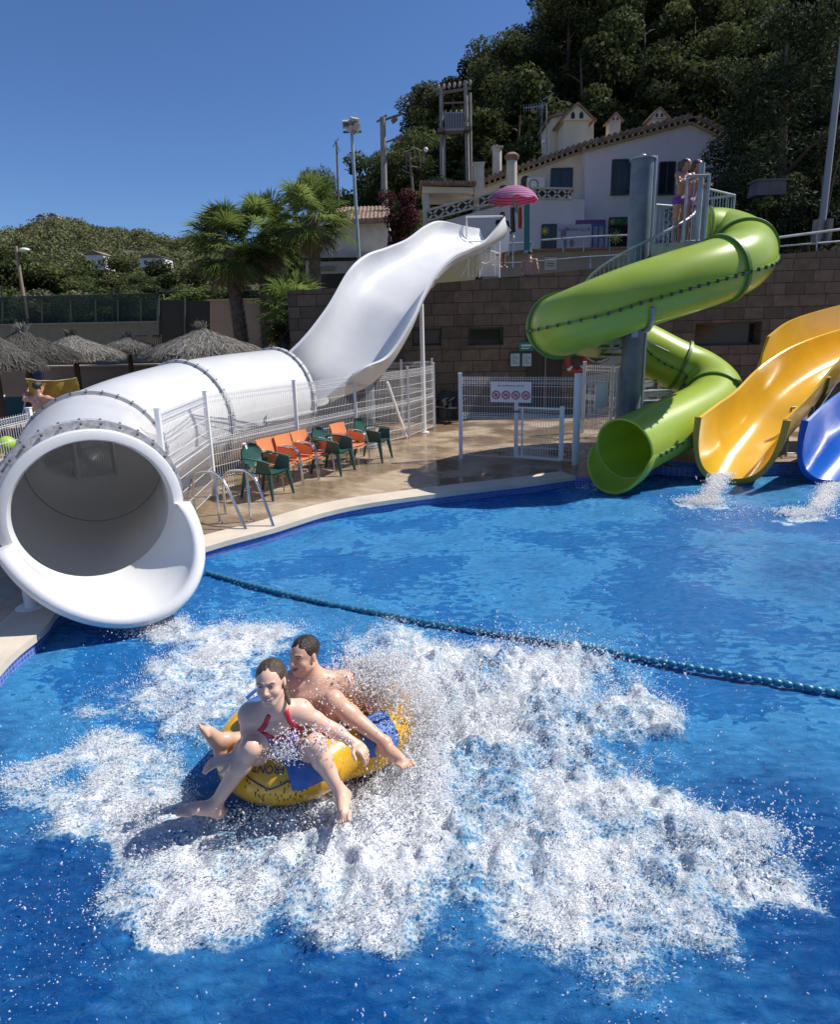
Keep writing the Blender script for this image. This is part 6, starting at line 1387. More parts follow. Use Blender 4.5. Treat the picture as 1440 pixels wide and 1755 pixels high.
# ================================================================== THATCHED PARASOLS
M_thatch = leafmat('thatch_straw', (.07, .064, .057), (.26, .245, .22), .1, .85); M_wood = mat('dark_wood', (.06, .04, .03), .8, var=.3)
def parasol(apx, Y0, Rr, drop, label, seed, tilt=0.):
    A = Q(*apx, Y0); zg = float(hgt(np.array([A.x]), np.array([Y0]))[0]) if Y0 > 20.5 else DECK
    e = empty('thatched_parasol', (A.x, Y0, zg), label, 'parasol', 'thatched parasols on the sunbathing terrace'); mb = MB(); mb.tube([(A.x, Y0, zg-.05), (A.x+.02, Y0, A.z-.25)], [.085, .07], 10); wbuild(mb, 'pole', M_wood, e)
    mb = MB(); 
    for k in range(12):
        a = 2*math.pi*k/12; mb.tube([A-V((0, 0, .2)), A+V((math.cos(a)*Rr*.93, math.sin(a)*Rr*.93, -drop-.03))], .022, 5)
    mb.tube([A+V((math.cos(a)*Rr*.6, math.sin(a)*Rr*.6, -.1-drop*.6)) for a in [2*math.pi*k/24 for k in range(24)]], .02, 5, closed=True); wbuild(mb, 'ribs', M_wood, e)
    R = np.random.default_rng(seed); n = 12000; a = R.uniform(0, 2*math.pi, n); v = R.random(n)**.6; sag = lambda q: drop*(q**.8)
    r0 = v*Rr*.93; L = R.uniform(.18, .42, n)*(.6+.5*v); r1 = np.minimum(r0+L, Rr*1.09+R.normal(0, .06, n)); da = R.normal(0, .10, n)/(r0+.3)
    z0 = A.z-sag(r0/Rr)+R.uniform(-.02, .07, n); z1 = A.z-sag(np.minimum(r1/Rr, 1.15))+R.uniform(-.05, .05, n)-np.where(r1 > Rr*.97, R.uniform(0, .16, n), 0)
    P0 = np.stack([A.x+r0*np.cos(a), Y0+r0*np.sin(a), z0], 1); P1 = np.stack([A.x+r1*np.cos(a+da), Y0+r1*np.sin(a+da), z1], 1)
    w_ = np.stack([-np.sin(a), np.cos(a), R.normal(0, .3, n)], 1)*R.uniform(.004, .012, n)[:, None]
    Vv = np.stack([P0-w_, P0+w_, P1+w_*.4, P1-w_*.4], 1).reshape(-1, 3); T = np.repeat(np.clip(R.normal(.45, .28, n), 0, 1), 4)
    me = np_mesh('thatch', Vv, np.arange(4*n).reshape(-1, 4), M_thatch, attrs={'tint': T}); link_mesh('thatch', me, e)
    mb = MB(); rows = []
    for j in range(9):
        q = j/8; rows.append([A+V((q*Rr*math.cos(t)*(1+.05*math.sin(t*7+seed)), q*Rr*math.sin(t)*(1+.05*math.sin(t*7+seed)), -sag(q)-.03+.03*math.sin(t*9))) for t in [2*math.pi*k/40 for k in range(40)]])
    mb.grid(rows, closed=True); o = mb.build('thatch_mat', M_thatch); at = o.data.attributes.new('tint', 'FLOAT', 'POINT'); at.data.foreach_set('value', np.full(len(o.data.vertices), .25, np.float32)); o.data.transform(wm(e).inverted()); o.parent = e
    n = 260; a = R.uniform(0, 6.28, n); P0 = np.tile(np.array(A)+[0, 0, -.05], (n, 1))+R.normal(0, .04, (n, 3)); P1 = P0+np.stack([np.cos(a)*R.uniform(.0, .22, n), np.sin(a)*R.uniform(0, .22, n), R.uniform(.06, .20, n)], 1)
    w_ = R.normal(0, .007, (n, 3)); me = np_mesh('straw_tuft', np.stack([P0-w_, P0+w_, P1+w_*.3, P1-w_*.3], 1).reshape(-1, 3), np.arange(4*n).reshape(-1, 4), M_thatch, attrs={'tint': np.repeat(R.random(n), 4)}); link_mesh('straw_tuft', me, e)
parasol((345, 562), 16.0, 1.42, .58, 'widest thatched parasol, just left of the tall palm trunk', 1); parasol((217, 578), 19.5, .78, .32, 'smallest thatched parasol, far back in the middle', 2); parasol((122, 574), 17.5, 1.18, .52, 'thatched parasol second from the left, partly behind the largest', 3)
parasol((36, 566), 15.2, 1.12, .58, 'thatched parasol near the left edge above the man with the towel', 4); parasol((-22, 568), 12.9, .85, .6, 'thatched parasol cut by the left edge of the picture', 5)
# ================================================================== LEFT TERRACE
lw_ = empty('low_wall', Q(150, 650, 20.9), 'low brown retaining wall behind the green sun loungers', 'wall'); A = Q(-120, 632, 20.7); B = Q(345, 626, 20.7); mb = MB(); mb.prism([(A.x, 20.7, .1), (B.x, 20.7, .1), (B.x, 20.7, B.z), (A.x, 20.7, A.z)], (0, .25, 0)); wbuild(mb, 'wall_face', mat('brown_wall', (.20, .16, .125), .9, var=.15, vscale=2), lw_, smooth=False)
mb = MB(); mb.bar((A.x, 20.8, A.z+.02), (B.x, 20.8, B.z+.02), .4, .05); wbuild(mb, 'wall_cap', mat('tan_cap', (.36, .29, .21), .9), lw_, smooth=False)
mb = MB(); C2 = Q(345, 600, 27.5); mb.add([(A.x-8, 20.9, A.z+.01), (B.x, 20.9, B.z+.01), (B.x+.6, 29.6, 1.40), (A.x-16, 29.6, 1.40)], [(0, 1, 2, 3)]); tag(mb.build('sandy_path', mat('sandy_ground', (.46, .38, .26), .95, var=.15, vscale=1.5), smooth=False), kind='structure')
gw = empty('retaining_wall', Q(180, 600, 29.8), 'grey concrete wall under the green tennis court netting', 'wall'); a, b_ = Q(-100, 560, 29.8), Q(300, 552, 29.8); mb = MB(); mb.prism([(a.x, 29.8, .9), (b_.x, 29.8, .9), (b_.x, 29.8, b_.z), (a.x, 29.8, a.z)], (0, .3, 0)); wbuild(mb, 'wall_face', mat('grey_green_wall', (.11, .115, .10), .9, var=.15), gw, smooth=False)
mb = MB(); mb.bar((a.x, 29.9, a.z+.03), (b_.x, 29.9, b_.z+.03), .4, .06); wbuild(mb, 'wall_cap', mat('wall_cap_grey', (.16, .16, .15), .9), gw, smooth=False)
dw_ = empty('dark_wall', Q(318, 560, 27.5), 'dark green windbreak panel between the court netting and the tan wall', 'wall'); mb = ppoly([(272, 610), (362, 610), (362, 516), (272, 514)], 27.5, .2); wbuild(mb, 'panel', mat('dark_screen', (.025, .03, .026), .9), dw_, smooth=False)
mb = MB()
for x in (272, 317, 362): a = Q(x, 612, 27.4); b_ = Q(x, 512, 27.4); mb.tube([a, b_], .04, 6)
wbuild(mb, 'post', M_bolt, dw_)
tw_ = empty('tan_wall', Q(405, 560, 27), 'tan rendered wall behind the leftmost palm trunks', 'wall'); mb = ppoly([(360, 625), (470, 620), (470, 513), (360, 516)], 26.8, .3); wbuild(mb, 'wall_face', mat('tan_render', (.27, .21, .155), .9, var=.08, vscale=1.5), tw_, smooth=False)
mb = MB(); mb.bar(Q(358, 515, 26.9), Q(472, 512, 26.9), .45, .06); wbuild(mb, 'wall_cap', mat('tan_cap', (.36, .29, .21), .9), tw_, smooth=False)
# court fence
def net_material():
    m_ = bpy.data.materials.new('green_netting'); m_.use_nodes = True; t = m_.node_tree; b = t.nodes['Principled BSDF']; b.inputs['Base Color'].default_value = (.02, .045, .035, 1); b.inputs['Roughness'].default_value = .8
    tc = t.nodes.new('ShaderNodeTexCoord'); v = t.nodes.new('ShaderNodeTexChecker'); v.inputs['Scale'].default_value = 14; t.links.new(tc.outputs['Object'], v.inputs[0])
    n = t.nodes.new('ShaderNodeTexNoise'); n.inputs['Scale'].default_value = .5; t.links.new(tc.outputs['Object'], n.inputs[0]); mr = t.nodes.new('ShaderNodeMapRange'); mr.inputs[3].default_value = .35; mr.inputs[4].default_value = .85; t.links.new(n.outputs[0], mr.inputs[0])
    tr = t.nodes.new('ShaderNodeBsdfTransparent'); mx = t.nodes.new('ShaderNodeMixShader'); t.links.new(mr.outputs[0], mx.inputs[0]); t.links.new(tr.outputs[0], mx.inputs[1]); t.links.new(b.outputs[0], mx.inputs[2]); t.links.new(mx.outputs[0], t.nodes['Material Output'].inputs[0]); return m_
cf = empty('court_fence', Q(140, 560, 30.4), 'tall dark green netting fence with thin posts across the left side', 'fence'); Mnet = net_material(); Mgp = mat('dark_green_post', (.015, .03, .025), .6)
mb = MB(); mb.prism([Q(-110, 560, 30.5), Q(272, 556, 30.5), Q(272, 503, 30.5), Q(-110, 512, 30.5)], (0, .01, 0)); wbuild(mb, 'netting', Mnet, cf, smooth=False)
for x, t_ in ((5, 490), (73, 512), (122, 500), (165, 512), (195, 494), (203, 508), (242, 492), (270, 495), (-45, 500)):
    mb = MB(); mb.tube([Q(x, 622, 30.3), Q(x-2, t_, 30.3)], .045, 6); wbuild(mb, 'post', Mgp, cf)
mb = MB(); mb.tube([Q(-110, 512, 30.3), Q(272, 503, 30.3)], .025, 5); mb.tube([Q(272, 500, 30.3), Q(460, 498, 32)], .03, 5); wbuild(mb, 'top_wire', Mgp, cf)
# loungers
Mlg = mat('lounger_green', (.025, .075, .055), .5); 
def lounger():
    r = empty('sun_lounger', (0, 0, 0)); mb = MB(); mb.box((0, .35, .32), (.6, 1.25, .04)); mb.build('bed', Mlg, r, smooth=False)
    mb = MB(); mb.add([(-.3, -.27, .33), (.3, -.27, .33), (.3, -.62, .86), (-.3, -.62, .86), (-.3, -.30, .31), (.3, -.30, .31), (.3, -.66, .85), (-.3, -.66, .85)], [(0, 1, 2, 3), (7, 6, 5, 4), (0, 3, 7, 4), (1, 5, 6, 2), (3, 2, 6, 7), (0, 4, 5, 1)]); mb.build('backrest', Mlg, r, smooth=False)
    mb = MB()
    for s in (-1, 1): mb.tube([V(p) for p in ((s*.33, .95, .3), (s*.33, -.25, .32), (s*.33, -.64, .87), (s*.31, -.68, .90))], .022, 6)
    mb.build('frame', M_wpaint, r)
    for sx in (-1, 1):
        for y_ in (-.2, .85): mb = MB(); mb.tube([(sx*.3, y_, .31), (sx*.3, y_, 0)], .022, 6); mb.build('leg', M_wpaint, r)
    return r
lg = lounger(); first = True
for i, (px, Y0) in enumerate(((138, 18.2), (163, 18.4), (194, 18.6), (224, 18.8), (256, 19.0), (30, 17.5), (5, 17.2))):
    c = lg if first else copy_tree(lg); first = False; p = Q(px, 640, Y0); c.location = (p.x, Y0-.3, DECK); c.rotation_euler = (0, 0, math.pi+.1*((i*7) % 5-2)); c.scale = (1., 1, 1.15)
    tag(c, ('leftmost visible', 'second', 'third', 'fourth', 'fifth and farthest right')[i]+' dark green sun lounger right of the man with the yellow towel' if i < 5 else 'dark green sun lounger left of the man with the towel, '+('nearer the edge' if i == 6 else 'nearer the man'), 'sun lounger', 'green sun loungers under the parasols')
# sandy terrace furniture
for (px, dr_, lab) in ((247, .3, 'dark slatted chair on the sandy path above the low wall, left of its twin'), (264, -.5, 'dark slatted chair on the sandy path above the low wall, right of its twin')):
    p = Q(px, 632, 22.6); zg = A.z+.04; r = empty('terrace_chair', (p.x, 22.6, zg), lab, 'chair', rz=dr_); mb = MB()
    mb.box((0, 0, .40), (.45, .45, .04)); mb.build('seat', M_wood, r, smooth=False); mb = MB()
    for k in range(5): mb.bar((-.2+.1*k, .22, .42), (-.2+.1*k, .30, .85), .03, .03)
    mb.bar((-.22, .3, .85), (.22, .3, .85), .04); mb.build('backrest', M_wood, r, smooth=False)
    for sx in (-1, 1):
        for sy in (-1, 1): mb = MB(); mb.bar((sx*.2, sy*.2, 0), (sx*.2, sy*.2, .4), .04); mb.build('leg', M_wood, r, smooth=False)
p = Q(132, 632, 21.8); r = empty('wooden_plank_pile', (p.x, 21.8, A.z), 'small pile of weathered planks lying on the sandy path', 'planks'); mb = MB()
for k in range(5): mb.box((p.x+.04*k, 21.8+.1*k, A.z+.08+.05*k), (1.3, .14, .04), Euler((0, .03*k, .1*k)).to_matrix())
wbuild(mb, 'plank', mat('grey_wood', (.25, .20, .12), .9, var=.3), r, smooth=False)
p = Q(56, 640, 16.5); r = empty('blue_towel', (p.x, 16.5, 1.2), 'blue patterned towel hanging behind the man with the yellow towel', 'towel'); mb = MB(); a = Q(45, 652, 16.5); b_ = Q(68, 622, 16.5)
mb.grid([[(a.x+(b_.x-a.x)*i/8, 16.5+.03*math.sin(i*1.3), a.z+(b_.z-a.z)*j/6) for i in range(9)] for j in range(7)]); mb.grid([[(a.x+(b_.x-a.x)*i/8, 16.52+.03*math.sin(i*1.3), a.z+(b_.z-a.z)*j/6) for i in range(9)] for j in range(7)], flip=True)
wbuild(mb, 'cloth', mat('towel_blue', (.03, .04, .16), .9, col2=(.10, .13, .30), vscale=12), r)
mb = MB(); mb.tube([(a.x-.1, 16.51, b_.z+.01), (b_.x+.1, 16.51, b_.z+.01)], .012, 6); mb.tube([(b_.x, 16.6, DECK), (b_.x, 16.6, b_.z)], .02, 6); wbuild(mb, 'rack', M_galv, r)
# lime green ball behind the left fence
p = Q(12, 762, 9.2); r = empty('beach_ball', (p.x, p.y, p.z-.15), 'lime green ball behind the left white wire fence', 'ball'); mb = MB(); mb.sphere(p, .13, 20, 14); wbuild(mb, 'ball', mat('lime', (.35, .55, .04), .4), r)
mb = MB(); mb.lathe([(.22, 0), (.20, .03), (.03, .05), (.03, max(.1, p.z-.13-DECK))], (p.x, p.y, DECK), 12); wbuild(mb, 'stand', M_wpaint, r)

# two unseen trees added out of frame to throw shade on the pool corner
for (x_, y_, s_, lab) in ((11.0, 2.9, 1.2, 'rounded unseen tree added right of the pool for shade, farther of two'), (9.5, .2, 1.25, 'rounded unseen tree added right of the pool for shade, nearer of two')): plant('oak1', 'added_shade_tree', (x_, y_, DECK), s_, lab, None, x_, 1.0)
# ================================================================== BODIES (implicit surface -> one continuous mesh)
class Field:
    def __init__(s, lo, hi, res):
        s.res = res; s.lo = np.array(lo, float)-3*res; s.n = (np.ceil((np.array(hi)+3*res-s.lo)/res)).astype(int)+1
        s.d = np.full(s.n, .06, np.float32)
    def sub(s, lo, hi, pad):
        a = np.clip(np.floor((np.array(lo)-pad-s.lo)/s.res).astype(int), 0, s.n-1); b = np.clip(np.ceil((np.array(hi)+pad-s.lo)/s.res).astype(int)+1, 1, s.n)
        if (b <= a).any(): return None
        g = [s.lo[i]+s.res*np.arange(a[i], b[i]) for i in range(3)]; X, Y_, Z_ = np.meshgrid(*g, indexing='ij'); return a, b, X, Y_, Z_
    def comb(s, q, prim, k, op):
        a, b = q[0], q[1]; sl = (slice(a[0], b[0]), slice(a[1], b[1]), slice(a[2], b[2])); d = s.d[sl]
        if op == 'add': h = np.maximum(k-np.abs(d-prim), 0)/max(k, 1e-6); s.d[sl] = np.minimum(d, prim)-h*h*k*.25
        else: p = -prim; h = np.maximum(k-np.abs(d-p), 0)/max(k, 1e-6); s.d[sl] = np.maximum(d, p)+h*h*k*.25
    def cap(s, A, B, ra, rb=None, k=.02, op='add'):
        A = np.array(A, float); B = np.array(B, float); rb = ra if rb is None else rb; m_ = max(ra, rb); q = s.sub(np.minimum(A, B), np.maximum(A, B), m_+.05)
        if q is None: return
        X, Y_, Z_ = q[2:]; d = B-A; L2 = max(d@d, 1e-9); t = np.clip(((X-A[0])*d[0]+(Y_-A[1])*d[1]+(Z_-A[2])*d[2])/L2, 0, 1)
        dist = np.sqrt((X-A[0]-t*d[0])**2+(Y_-A[1]-t*d[1])**2+(Z_-A[2]-t*d[2])**2)-(ra+(rb-ra)*t); s.comb(q, dist, k, op)
    def ell(s, c, r, M=None, k=.02, op='add'):
        c = np.array(c, float); r = np.array(r, float); q = s.sub(c, c, r.max()+.05)
        if q is None: return
        P = np.stack([q[2]-c[0], q[3]-c[1], q[4]-c[2]], -1); P = P @ (np.array(M) if M is not None else np.eye(3))
        k0 = np.sqrt(((P/r)**2).sum(-1)); k1 = np.sqrt(((P/(r*r))**2).sum(-1)); s.comb(q, k0*(k0-1)/np.maximum(k1, 1e-6), k, op)
def surface_nets(f):
    d = f.d; s = d < 0; n = d.shape
    c = [(i, j, k) for i in (0, 1) for j in (0, 1) for k in (0, 1)]
    cnt = sum(s[i:n[0]-1+i, j:n[1]-1+j, k:n[2]-1+k].astype(np.int8) for i, j, k in c)
    cell = (cnt > 0) & (cnt < 8); idx = np.argwhere(cell); vid = np.full(cell.shape, -1, np.int64); vid[cell] = np.arange(len(idx))
    acc = np.zeros((len(idx), 3)); w_ = np.zeros(len(idx))
    for a in range(8):
        for b in range(a+1, 8):
            ca, cb = np.array(c[a]), np.array(c[b])
            if abs(ca-cb).sum() != 1: continue
            da = d[tuple((idx+ca).T)]; db = d[tuple((idx+cb).T)]; m_ = (da < 0) != (db < 0); t = np.where(m_, da/np.where(m_, da-db, 1), 0)
            acc += m_[:, None]*(ca+(cb-ca)*t[:, None]); w_ += m_
    Vv = f.lo+(idx+acc/w_[:, None])*f.res; Fs = []
    for ax in range(3):
        sl0 = [slice(1, n[i]-1) for i in range(3)]; sl0[ax] = slice(0, n[ax]-1); sl1 = list(sl0); sl1[ax] = slice(1, n[ax])
        a_ = s[tuple(sl0)]; b_ = s[tuple(sl1)]; e = np.argwhere(a_ != b_); off = np.ones(3, int); off[ax] = 0; e = e+off
        u, v = (ax+1) % 3, (ax+2) % 3; U = np.zeros(3, int); U[u] = 1; Vv_ = np.zeros(3, int); Vv_[v] = 1
        q = np.stack([vid[tuple((e-U-Vv_).T)], vid[tuple((e-Vv_).T)], vid[tuple(e.T)], vid[tuple((e-U).T)]], 1)
        flip = ~s[tuple(e.T)]; q[flip] = q[flip][:, ::-1]; Fs.append(q)
    return Vv, np.vstack(Fs)
def npv(p): return np.array([p[0], p[1], p[2]], float)
def unit(v): v = npv(v); return v/np.linalg.norm(v)
def skin_mat(name, tone, rough=.42):
    m_ = bpy.data.materials.new(name); m_.use_nodes = True; t = m_.node_tree; b = t.nodes['Principled BSDF']; b.inputs['Roughness'].default_value = rough
    b.inputs['Subsurface Weight'].default_value = .12; b.inputs['Subsurface Radius'].default_value = (1, .3, .15); b.inputs['Subsurface Scale'].default_value = .012; b.inputs['Coat Weight'].default_value = .18; b.inputs['Coat Roughness'].default_value = .18
    a = t.nodes.new('ShaderNodeAttribute'); a.attribute_name = 'skin'; tc = t.nodes.new('ShaderNodeTexCoord'); n = t.nodes.new('ShaderNodeTexNoise'); n.inputs['Scale'].default_value = 14; n.inputs['Detail'].default_value = 5; t.links.new(tc.outputs['Object'], n.inputs[0])
    mr = t.nodes.new('ShaderNodeMapRange'); mr.inputs[3].default_value = .86; mr.inputs[4].default_value = 1.14; t.links.new(n.outputs[0], mr.inputs[0]); hs = t.nodes.new('ShaderNodeHueSaturation'); t.links.new(mr.outputs[0], hs.inputs['Value']); t.links.new(a.outputs['Color'], hs.inputs['Color']); t.links.new(hs.outputs[0], b.inputs['Base Color'])
    n2 = t.nodes.new('ShaderNodeTexNoise'); n2.inputs['Scale'].default_value = 160; t.links.new(tc.outputs['Object'], n2.inputs[0]); bp = t.nodes.new('ShaderNodeBump'); bp.inputs['Strength'].default_value = .15; bp.inputs['Distance'].default_value = .004; t.links.new(n2.outputs[0], bp.inputs['Height']); t.links.new(bp.outputs[0], b.inputs['Normal'])
    return m_
def add_hand(f, wrist, dirv, palm_n, s=1., curl=.5, spread=1., side=1):
    """dirv: wrist->knuckles ; palm_n: out of the palm side ; side=+1 thumb on cross(dir,palm_n)"""
    w_ = npv(wrist); d = unit(dirv); n = unit(palm_n); n = unit(n-d*(n@d)); x = np.cross(d, n)*side
    M = np.stack([x, d, n], 1); f.ell(w_+d*.045*s, (.040*s, .055*s, .0165*s), M, k=.012)
    f.cap(w_+d*.01*s, w_+d*.03*s, .021*s, .024*s, k=.015)
    for i, (off, L, r) in enumerate(((.029, .075, .0085), (.010, .084, .0088), (-.010, .078, .0083), (-.028, .062, .0073))):
        p = w_+d*(.085-abs(off)*.25)*s+x*off*s; a = curl*(.55+.08*i); dd = d+x*off*spread*3.0; dd = unit(dd)
        f.cap(w_+d*.05*s+x*off*.8*s, p, .010*s, r*1.05*s, k=.006); ang = 0
        for j, (fr, aa) in enumerate(((.46, .7), (.30, 1.0), (.24, .8))):
            ang += a*aa; q = p+(dd*math.cos(ang)+n*math.sin(ang))*L*fr*s; f.cap(p, q, r*(1-.08*j)*s, r*(.92-.08*j)*s, k=.0035); p = q
    p = w_+d*.022*s+x*.028*s; q = p+(d*.55+x*.75+n*.30)*.040*s; f.cap(w_+d*.02*s+x*.01*s, p, .014*s, .013*s, k=.01); f.cap(p, q, .0125*s, .0105*s, k=.006); q2 = q+(d*.85+x*.25+n*.35)*.032*s; f.cap(q, q2, .0102*s, .0082*s, k=.003)
def add_foot(f, ankle, toe_dir, up, s=1.):
    """toe_dir: heel->toes"""
    a = npv(ankle); d = unit(toe_dir); u = unit(up); u = unit(u-d*(u@d)); x = np.cross(d, u); M = np.stack([x, d, u], 1)
    heel = a-d*.045*s-u*.055*s; f.ell(heel, (.030*s, .036*s, .032*s), M, k=.02); f.cap(a, heel, .034*s, .026*s, k=.02)
    ball = a+d*.125*s-u*.068*s; f.cap(a-u*.02*s, ball+u*.012*s, .036*s, .020*s, k=.02); f.ell(a+d*.05*s-u*.045*s, (.033*s, .085*s, .028*s), M, k=.02); f.ell(ball, (.044*s, .032*s, .017*s), M, k=.015)
    f.cap(heel, ball, .022*s, .014*s, k=.02)
    for i, (off, L, r) in enumerate(((-.030, .042, .0125), (-.011, .040, .0085), (.005, .036, .0080), (.020, .031, .0075), (.033, .025, .0072))):
        p = ball+x*off*s+d*.012*s; q = p+d*L*s-u*.004*s; f.cap(p, q, r*s, r*.85*s, k=.004)
def add_head(f, c, fw, up, s=1., male=False, smile=True, hires=True):
    """c = centre of the head; returns frame matrix (x right of the person's face as seen from front = image left)"""
    c = npv(c); y = unit(fw); u = unit(up); z = unit(u-y*(u@y)); x = np.cross(y, z); M = np.stack([x, y, z], 1)
    P = lambda a, b, c_: c+(x*a+y*b+z*c_)*s
    j = 1.10 if male else 1.0
    f.ell(P(0, -.018, .038), (.074*s, .094*s, .080*s), M, k=.02); f.ell(P(0, .020, .018), (.066*s, .070*s, .082*s), M, k=.02)
    f.ell(P(0, .030, -.045), (.053*s*j, .056*s, .055*s), M, k=.03); f.ell(P(0, .052, -.085), (.024*s*j, .026*s, .020*s), M, k=.025)
    for sx in (-1, 1):
        f.ell(P(sx*.036, .058, -.022), (.024*s, .022*s, .022*s), M, k=.02)     # cheek
        f.cap(P(sx*.048*j, .0, -.055), P(sx*.018, .055, -.092), .014*s, .012*s, k=.025)  # jaw
        f.ell(P(sx*.076, -.006, .002), (.008*s, .017*s, .030*s), M, k=.006)    # ear
        f.ell(P(sx*.030, .088, .016), (.017*s, .014*s, .0105*s), M, k=.012, op='sub')
        f.ell(P(sx*.030, .073, .0165), (.0135*s, .0125*s, .0105*s), M, k=.004)
        f.cap(P(sx*.012, .084, .034), P(sx*.044, .074, .034), .0065*s*(1.3 if male else 1), .005*s, k=.012)  # brow
    f.cap(P(0, .082, .022), P(0, .103, -.014), .0075*s, .0105*s, k=.012); f.ell(P(0, .100, -.018), (.0115*s, .011*s, .009*s), M, k=.006)
    for sx in (-1, 1): f.ell(P(sx*.011, .092, -.021), (.007*s, .009*s, .006*s), M, k=.005)
    f.ell(P(0, .083, -.048), (.030*s, .012*s, .020*s), M, k=.012)
    if smile:
        for t in np.linspace(-1, 1, 9): f.ell(P(t*.026, .098-.014*t*t, -.047+.007*t*t), (.006*s, .007*s, (.0055 if not male else .009)*s*(1-.5*t*t)), M, k=.003, op='sub')
        f.cap(P(-.020, .082, -.043), P(.020, .082, -.043), .006*s, k=.002)
    for t in np.linspace(-1, 1, 7):
        f.ell(P(t*.022, .0935-.012*t*t, -.0395+.006*t*t), (.006*s, .005*s, .0035*s), M, k=.004); f.ell(P(t*.020, .093-.012*t*t, -.0585+.008*t*t), (.006*s, .0055*s, .0045*s), M, k=.004)
    return M
def body(f, J, s=1., male=False, fem=False):
    """J: joints (pelvis, waist, chest, neck, head, sho/elb/wri/hip/kne/ank with L,R)"""
    g = lambda k: npv(J[k]); pel, wai, che, nek = g('pelvis'), g('waist'), g('chest'), g('neck')
    rt = unit(g('shoR')-g('shoL')); upv = unit(nek-pel); fwd = unit(np.cross(upv, rt))*J.get('fs', 1); M = np.stack([rt, fwd, unit(np.cross(rt, fwd))], 1); m_ = 1.12 if male else 1.
    hx = unit(g('hipR')-g('hipL'))
    f.ell(pel, (.150*s, .105*s, .105*s), M, k=.05); f.ell(wai, ((.125 if male else .112)*s*m_, .088*s, .11*s), M, k=.06); f.ell(che, (.150*s*m_, .100*s*m_, .135*s), M, k=.06)
    f.ell(che+upv*.08*s, (.150*s*m_, .085*s, .075*s), M, k=.05)
    for S in ('L', 'R'):
        sg = 1 if S == 'R' else -1; sh, el, wr, hp, kn, an = (g(a+S) for a in ('sho', 'elb', 'wri', 'hip', 'kne', 'ank'))
        f.cap(nek-upv*.01*s, sh, .045*s, .050*s*m_, k=.05); f.ell(sh, (.054*s*m_,)*3, None, k=.04); f.cap(sh, (sh+el)/2, .050*s*m_, .042*s*m_, k=.03); f.cap((sh+el)/2, el, .042*s*m_, .035*s, k=.02)
        f.cap(el, el+(wr-el)*.35, .036*s, .038*s*m_, k=.02); f.cap(el+(wr-el)*.35, wr, .037*s*m_, .0235*s, k=.02)
        f.cap(hp, hp+(kn-hp)*.5, .088*s, .076*s, k=.04); f.cap(hp+(kn-hp)*.5, kn, .076*s, .053*s, k=.03); f.ell(kn, (.054*s,)*3, None, k=.02)
        sh_d = unit(an-kn); ax_t = unit(kn-hp); back = unit(-(ax_t-sh_d*(ax_t@sh_d)))*(1)
        f.cap(kn, kn+(an-kn)*.32-back*(-.014)*s, .050*s, .056*s, k=.03); f.cap(kn+(an-kn)*.32+back*.014*s, an, .054*s, .031*s, k=.025)
        for tt in (-1, 1): f.ell(an+hx*tt*.028*s, (.012*s,)*3, None, k=.012)
        if male: f.ell(che+rt*sg*.072*s+fwd*.075*s+upv*.045*s, (.075*s, .032*s, .052*s), M, k=.025)
        if fem: f.ell(che+rt*sg*.068*s+fwd*.082*s-upv*.0*s, (.060*s, .055*s, .058*s), M, k=.025)
        f.cap(nek+rt*sg*.03*s-upv*.01*s+fwd*.03*s, sh+fwd*.03*s+upv*.01*s, .012*s, .010*s, k=.015)  # collar bone
    f.cap(nek-upv*.03*s, J['_skull'], .052*s*m_, .050*s*m_, k=.035); return rt, fwd, upv, M
def paint(Vv, base, spots):
    col = np.tile(np.array([*base, 1.]), (len(Vv), 1))
    for c, r, M, cc, soft in spots:
        P = (Vv-npv(c)) @ (np.array(M) if M is not None else np.eye(3)); q = np.sqrt(((P/np.array(r))**2).sum(1)); k = np.clip((1-q)/soft, 0, 1)[:, None]; col[:, :3] = col[:, :3]*(1-k)+np.array(cc)*k
    return col
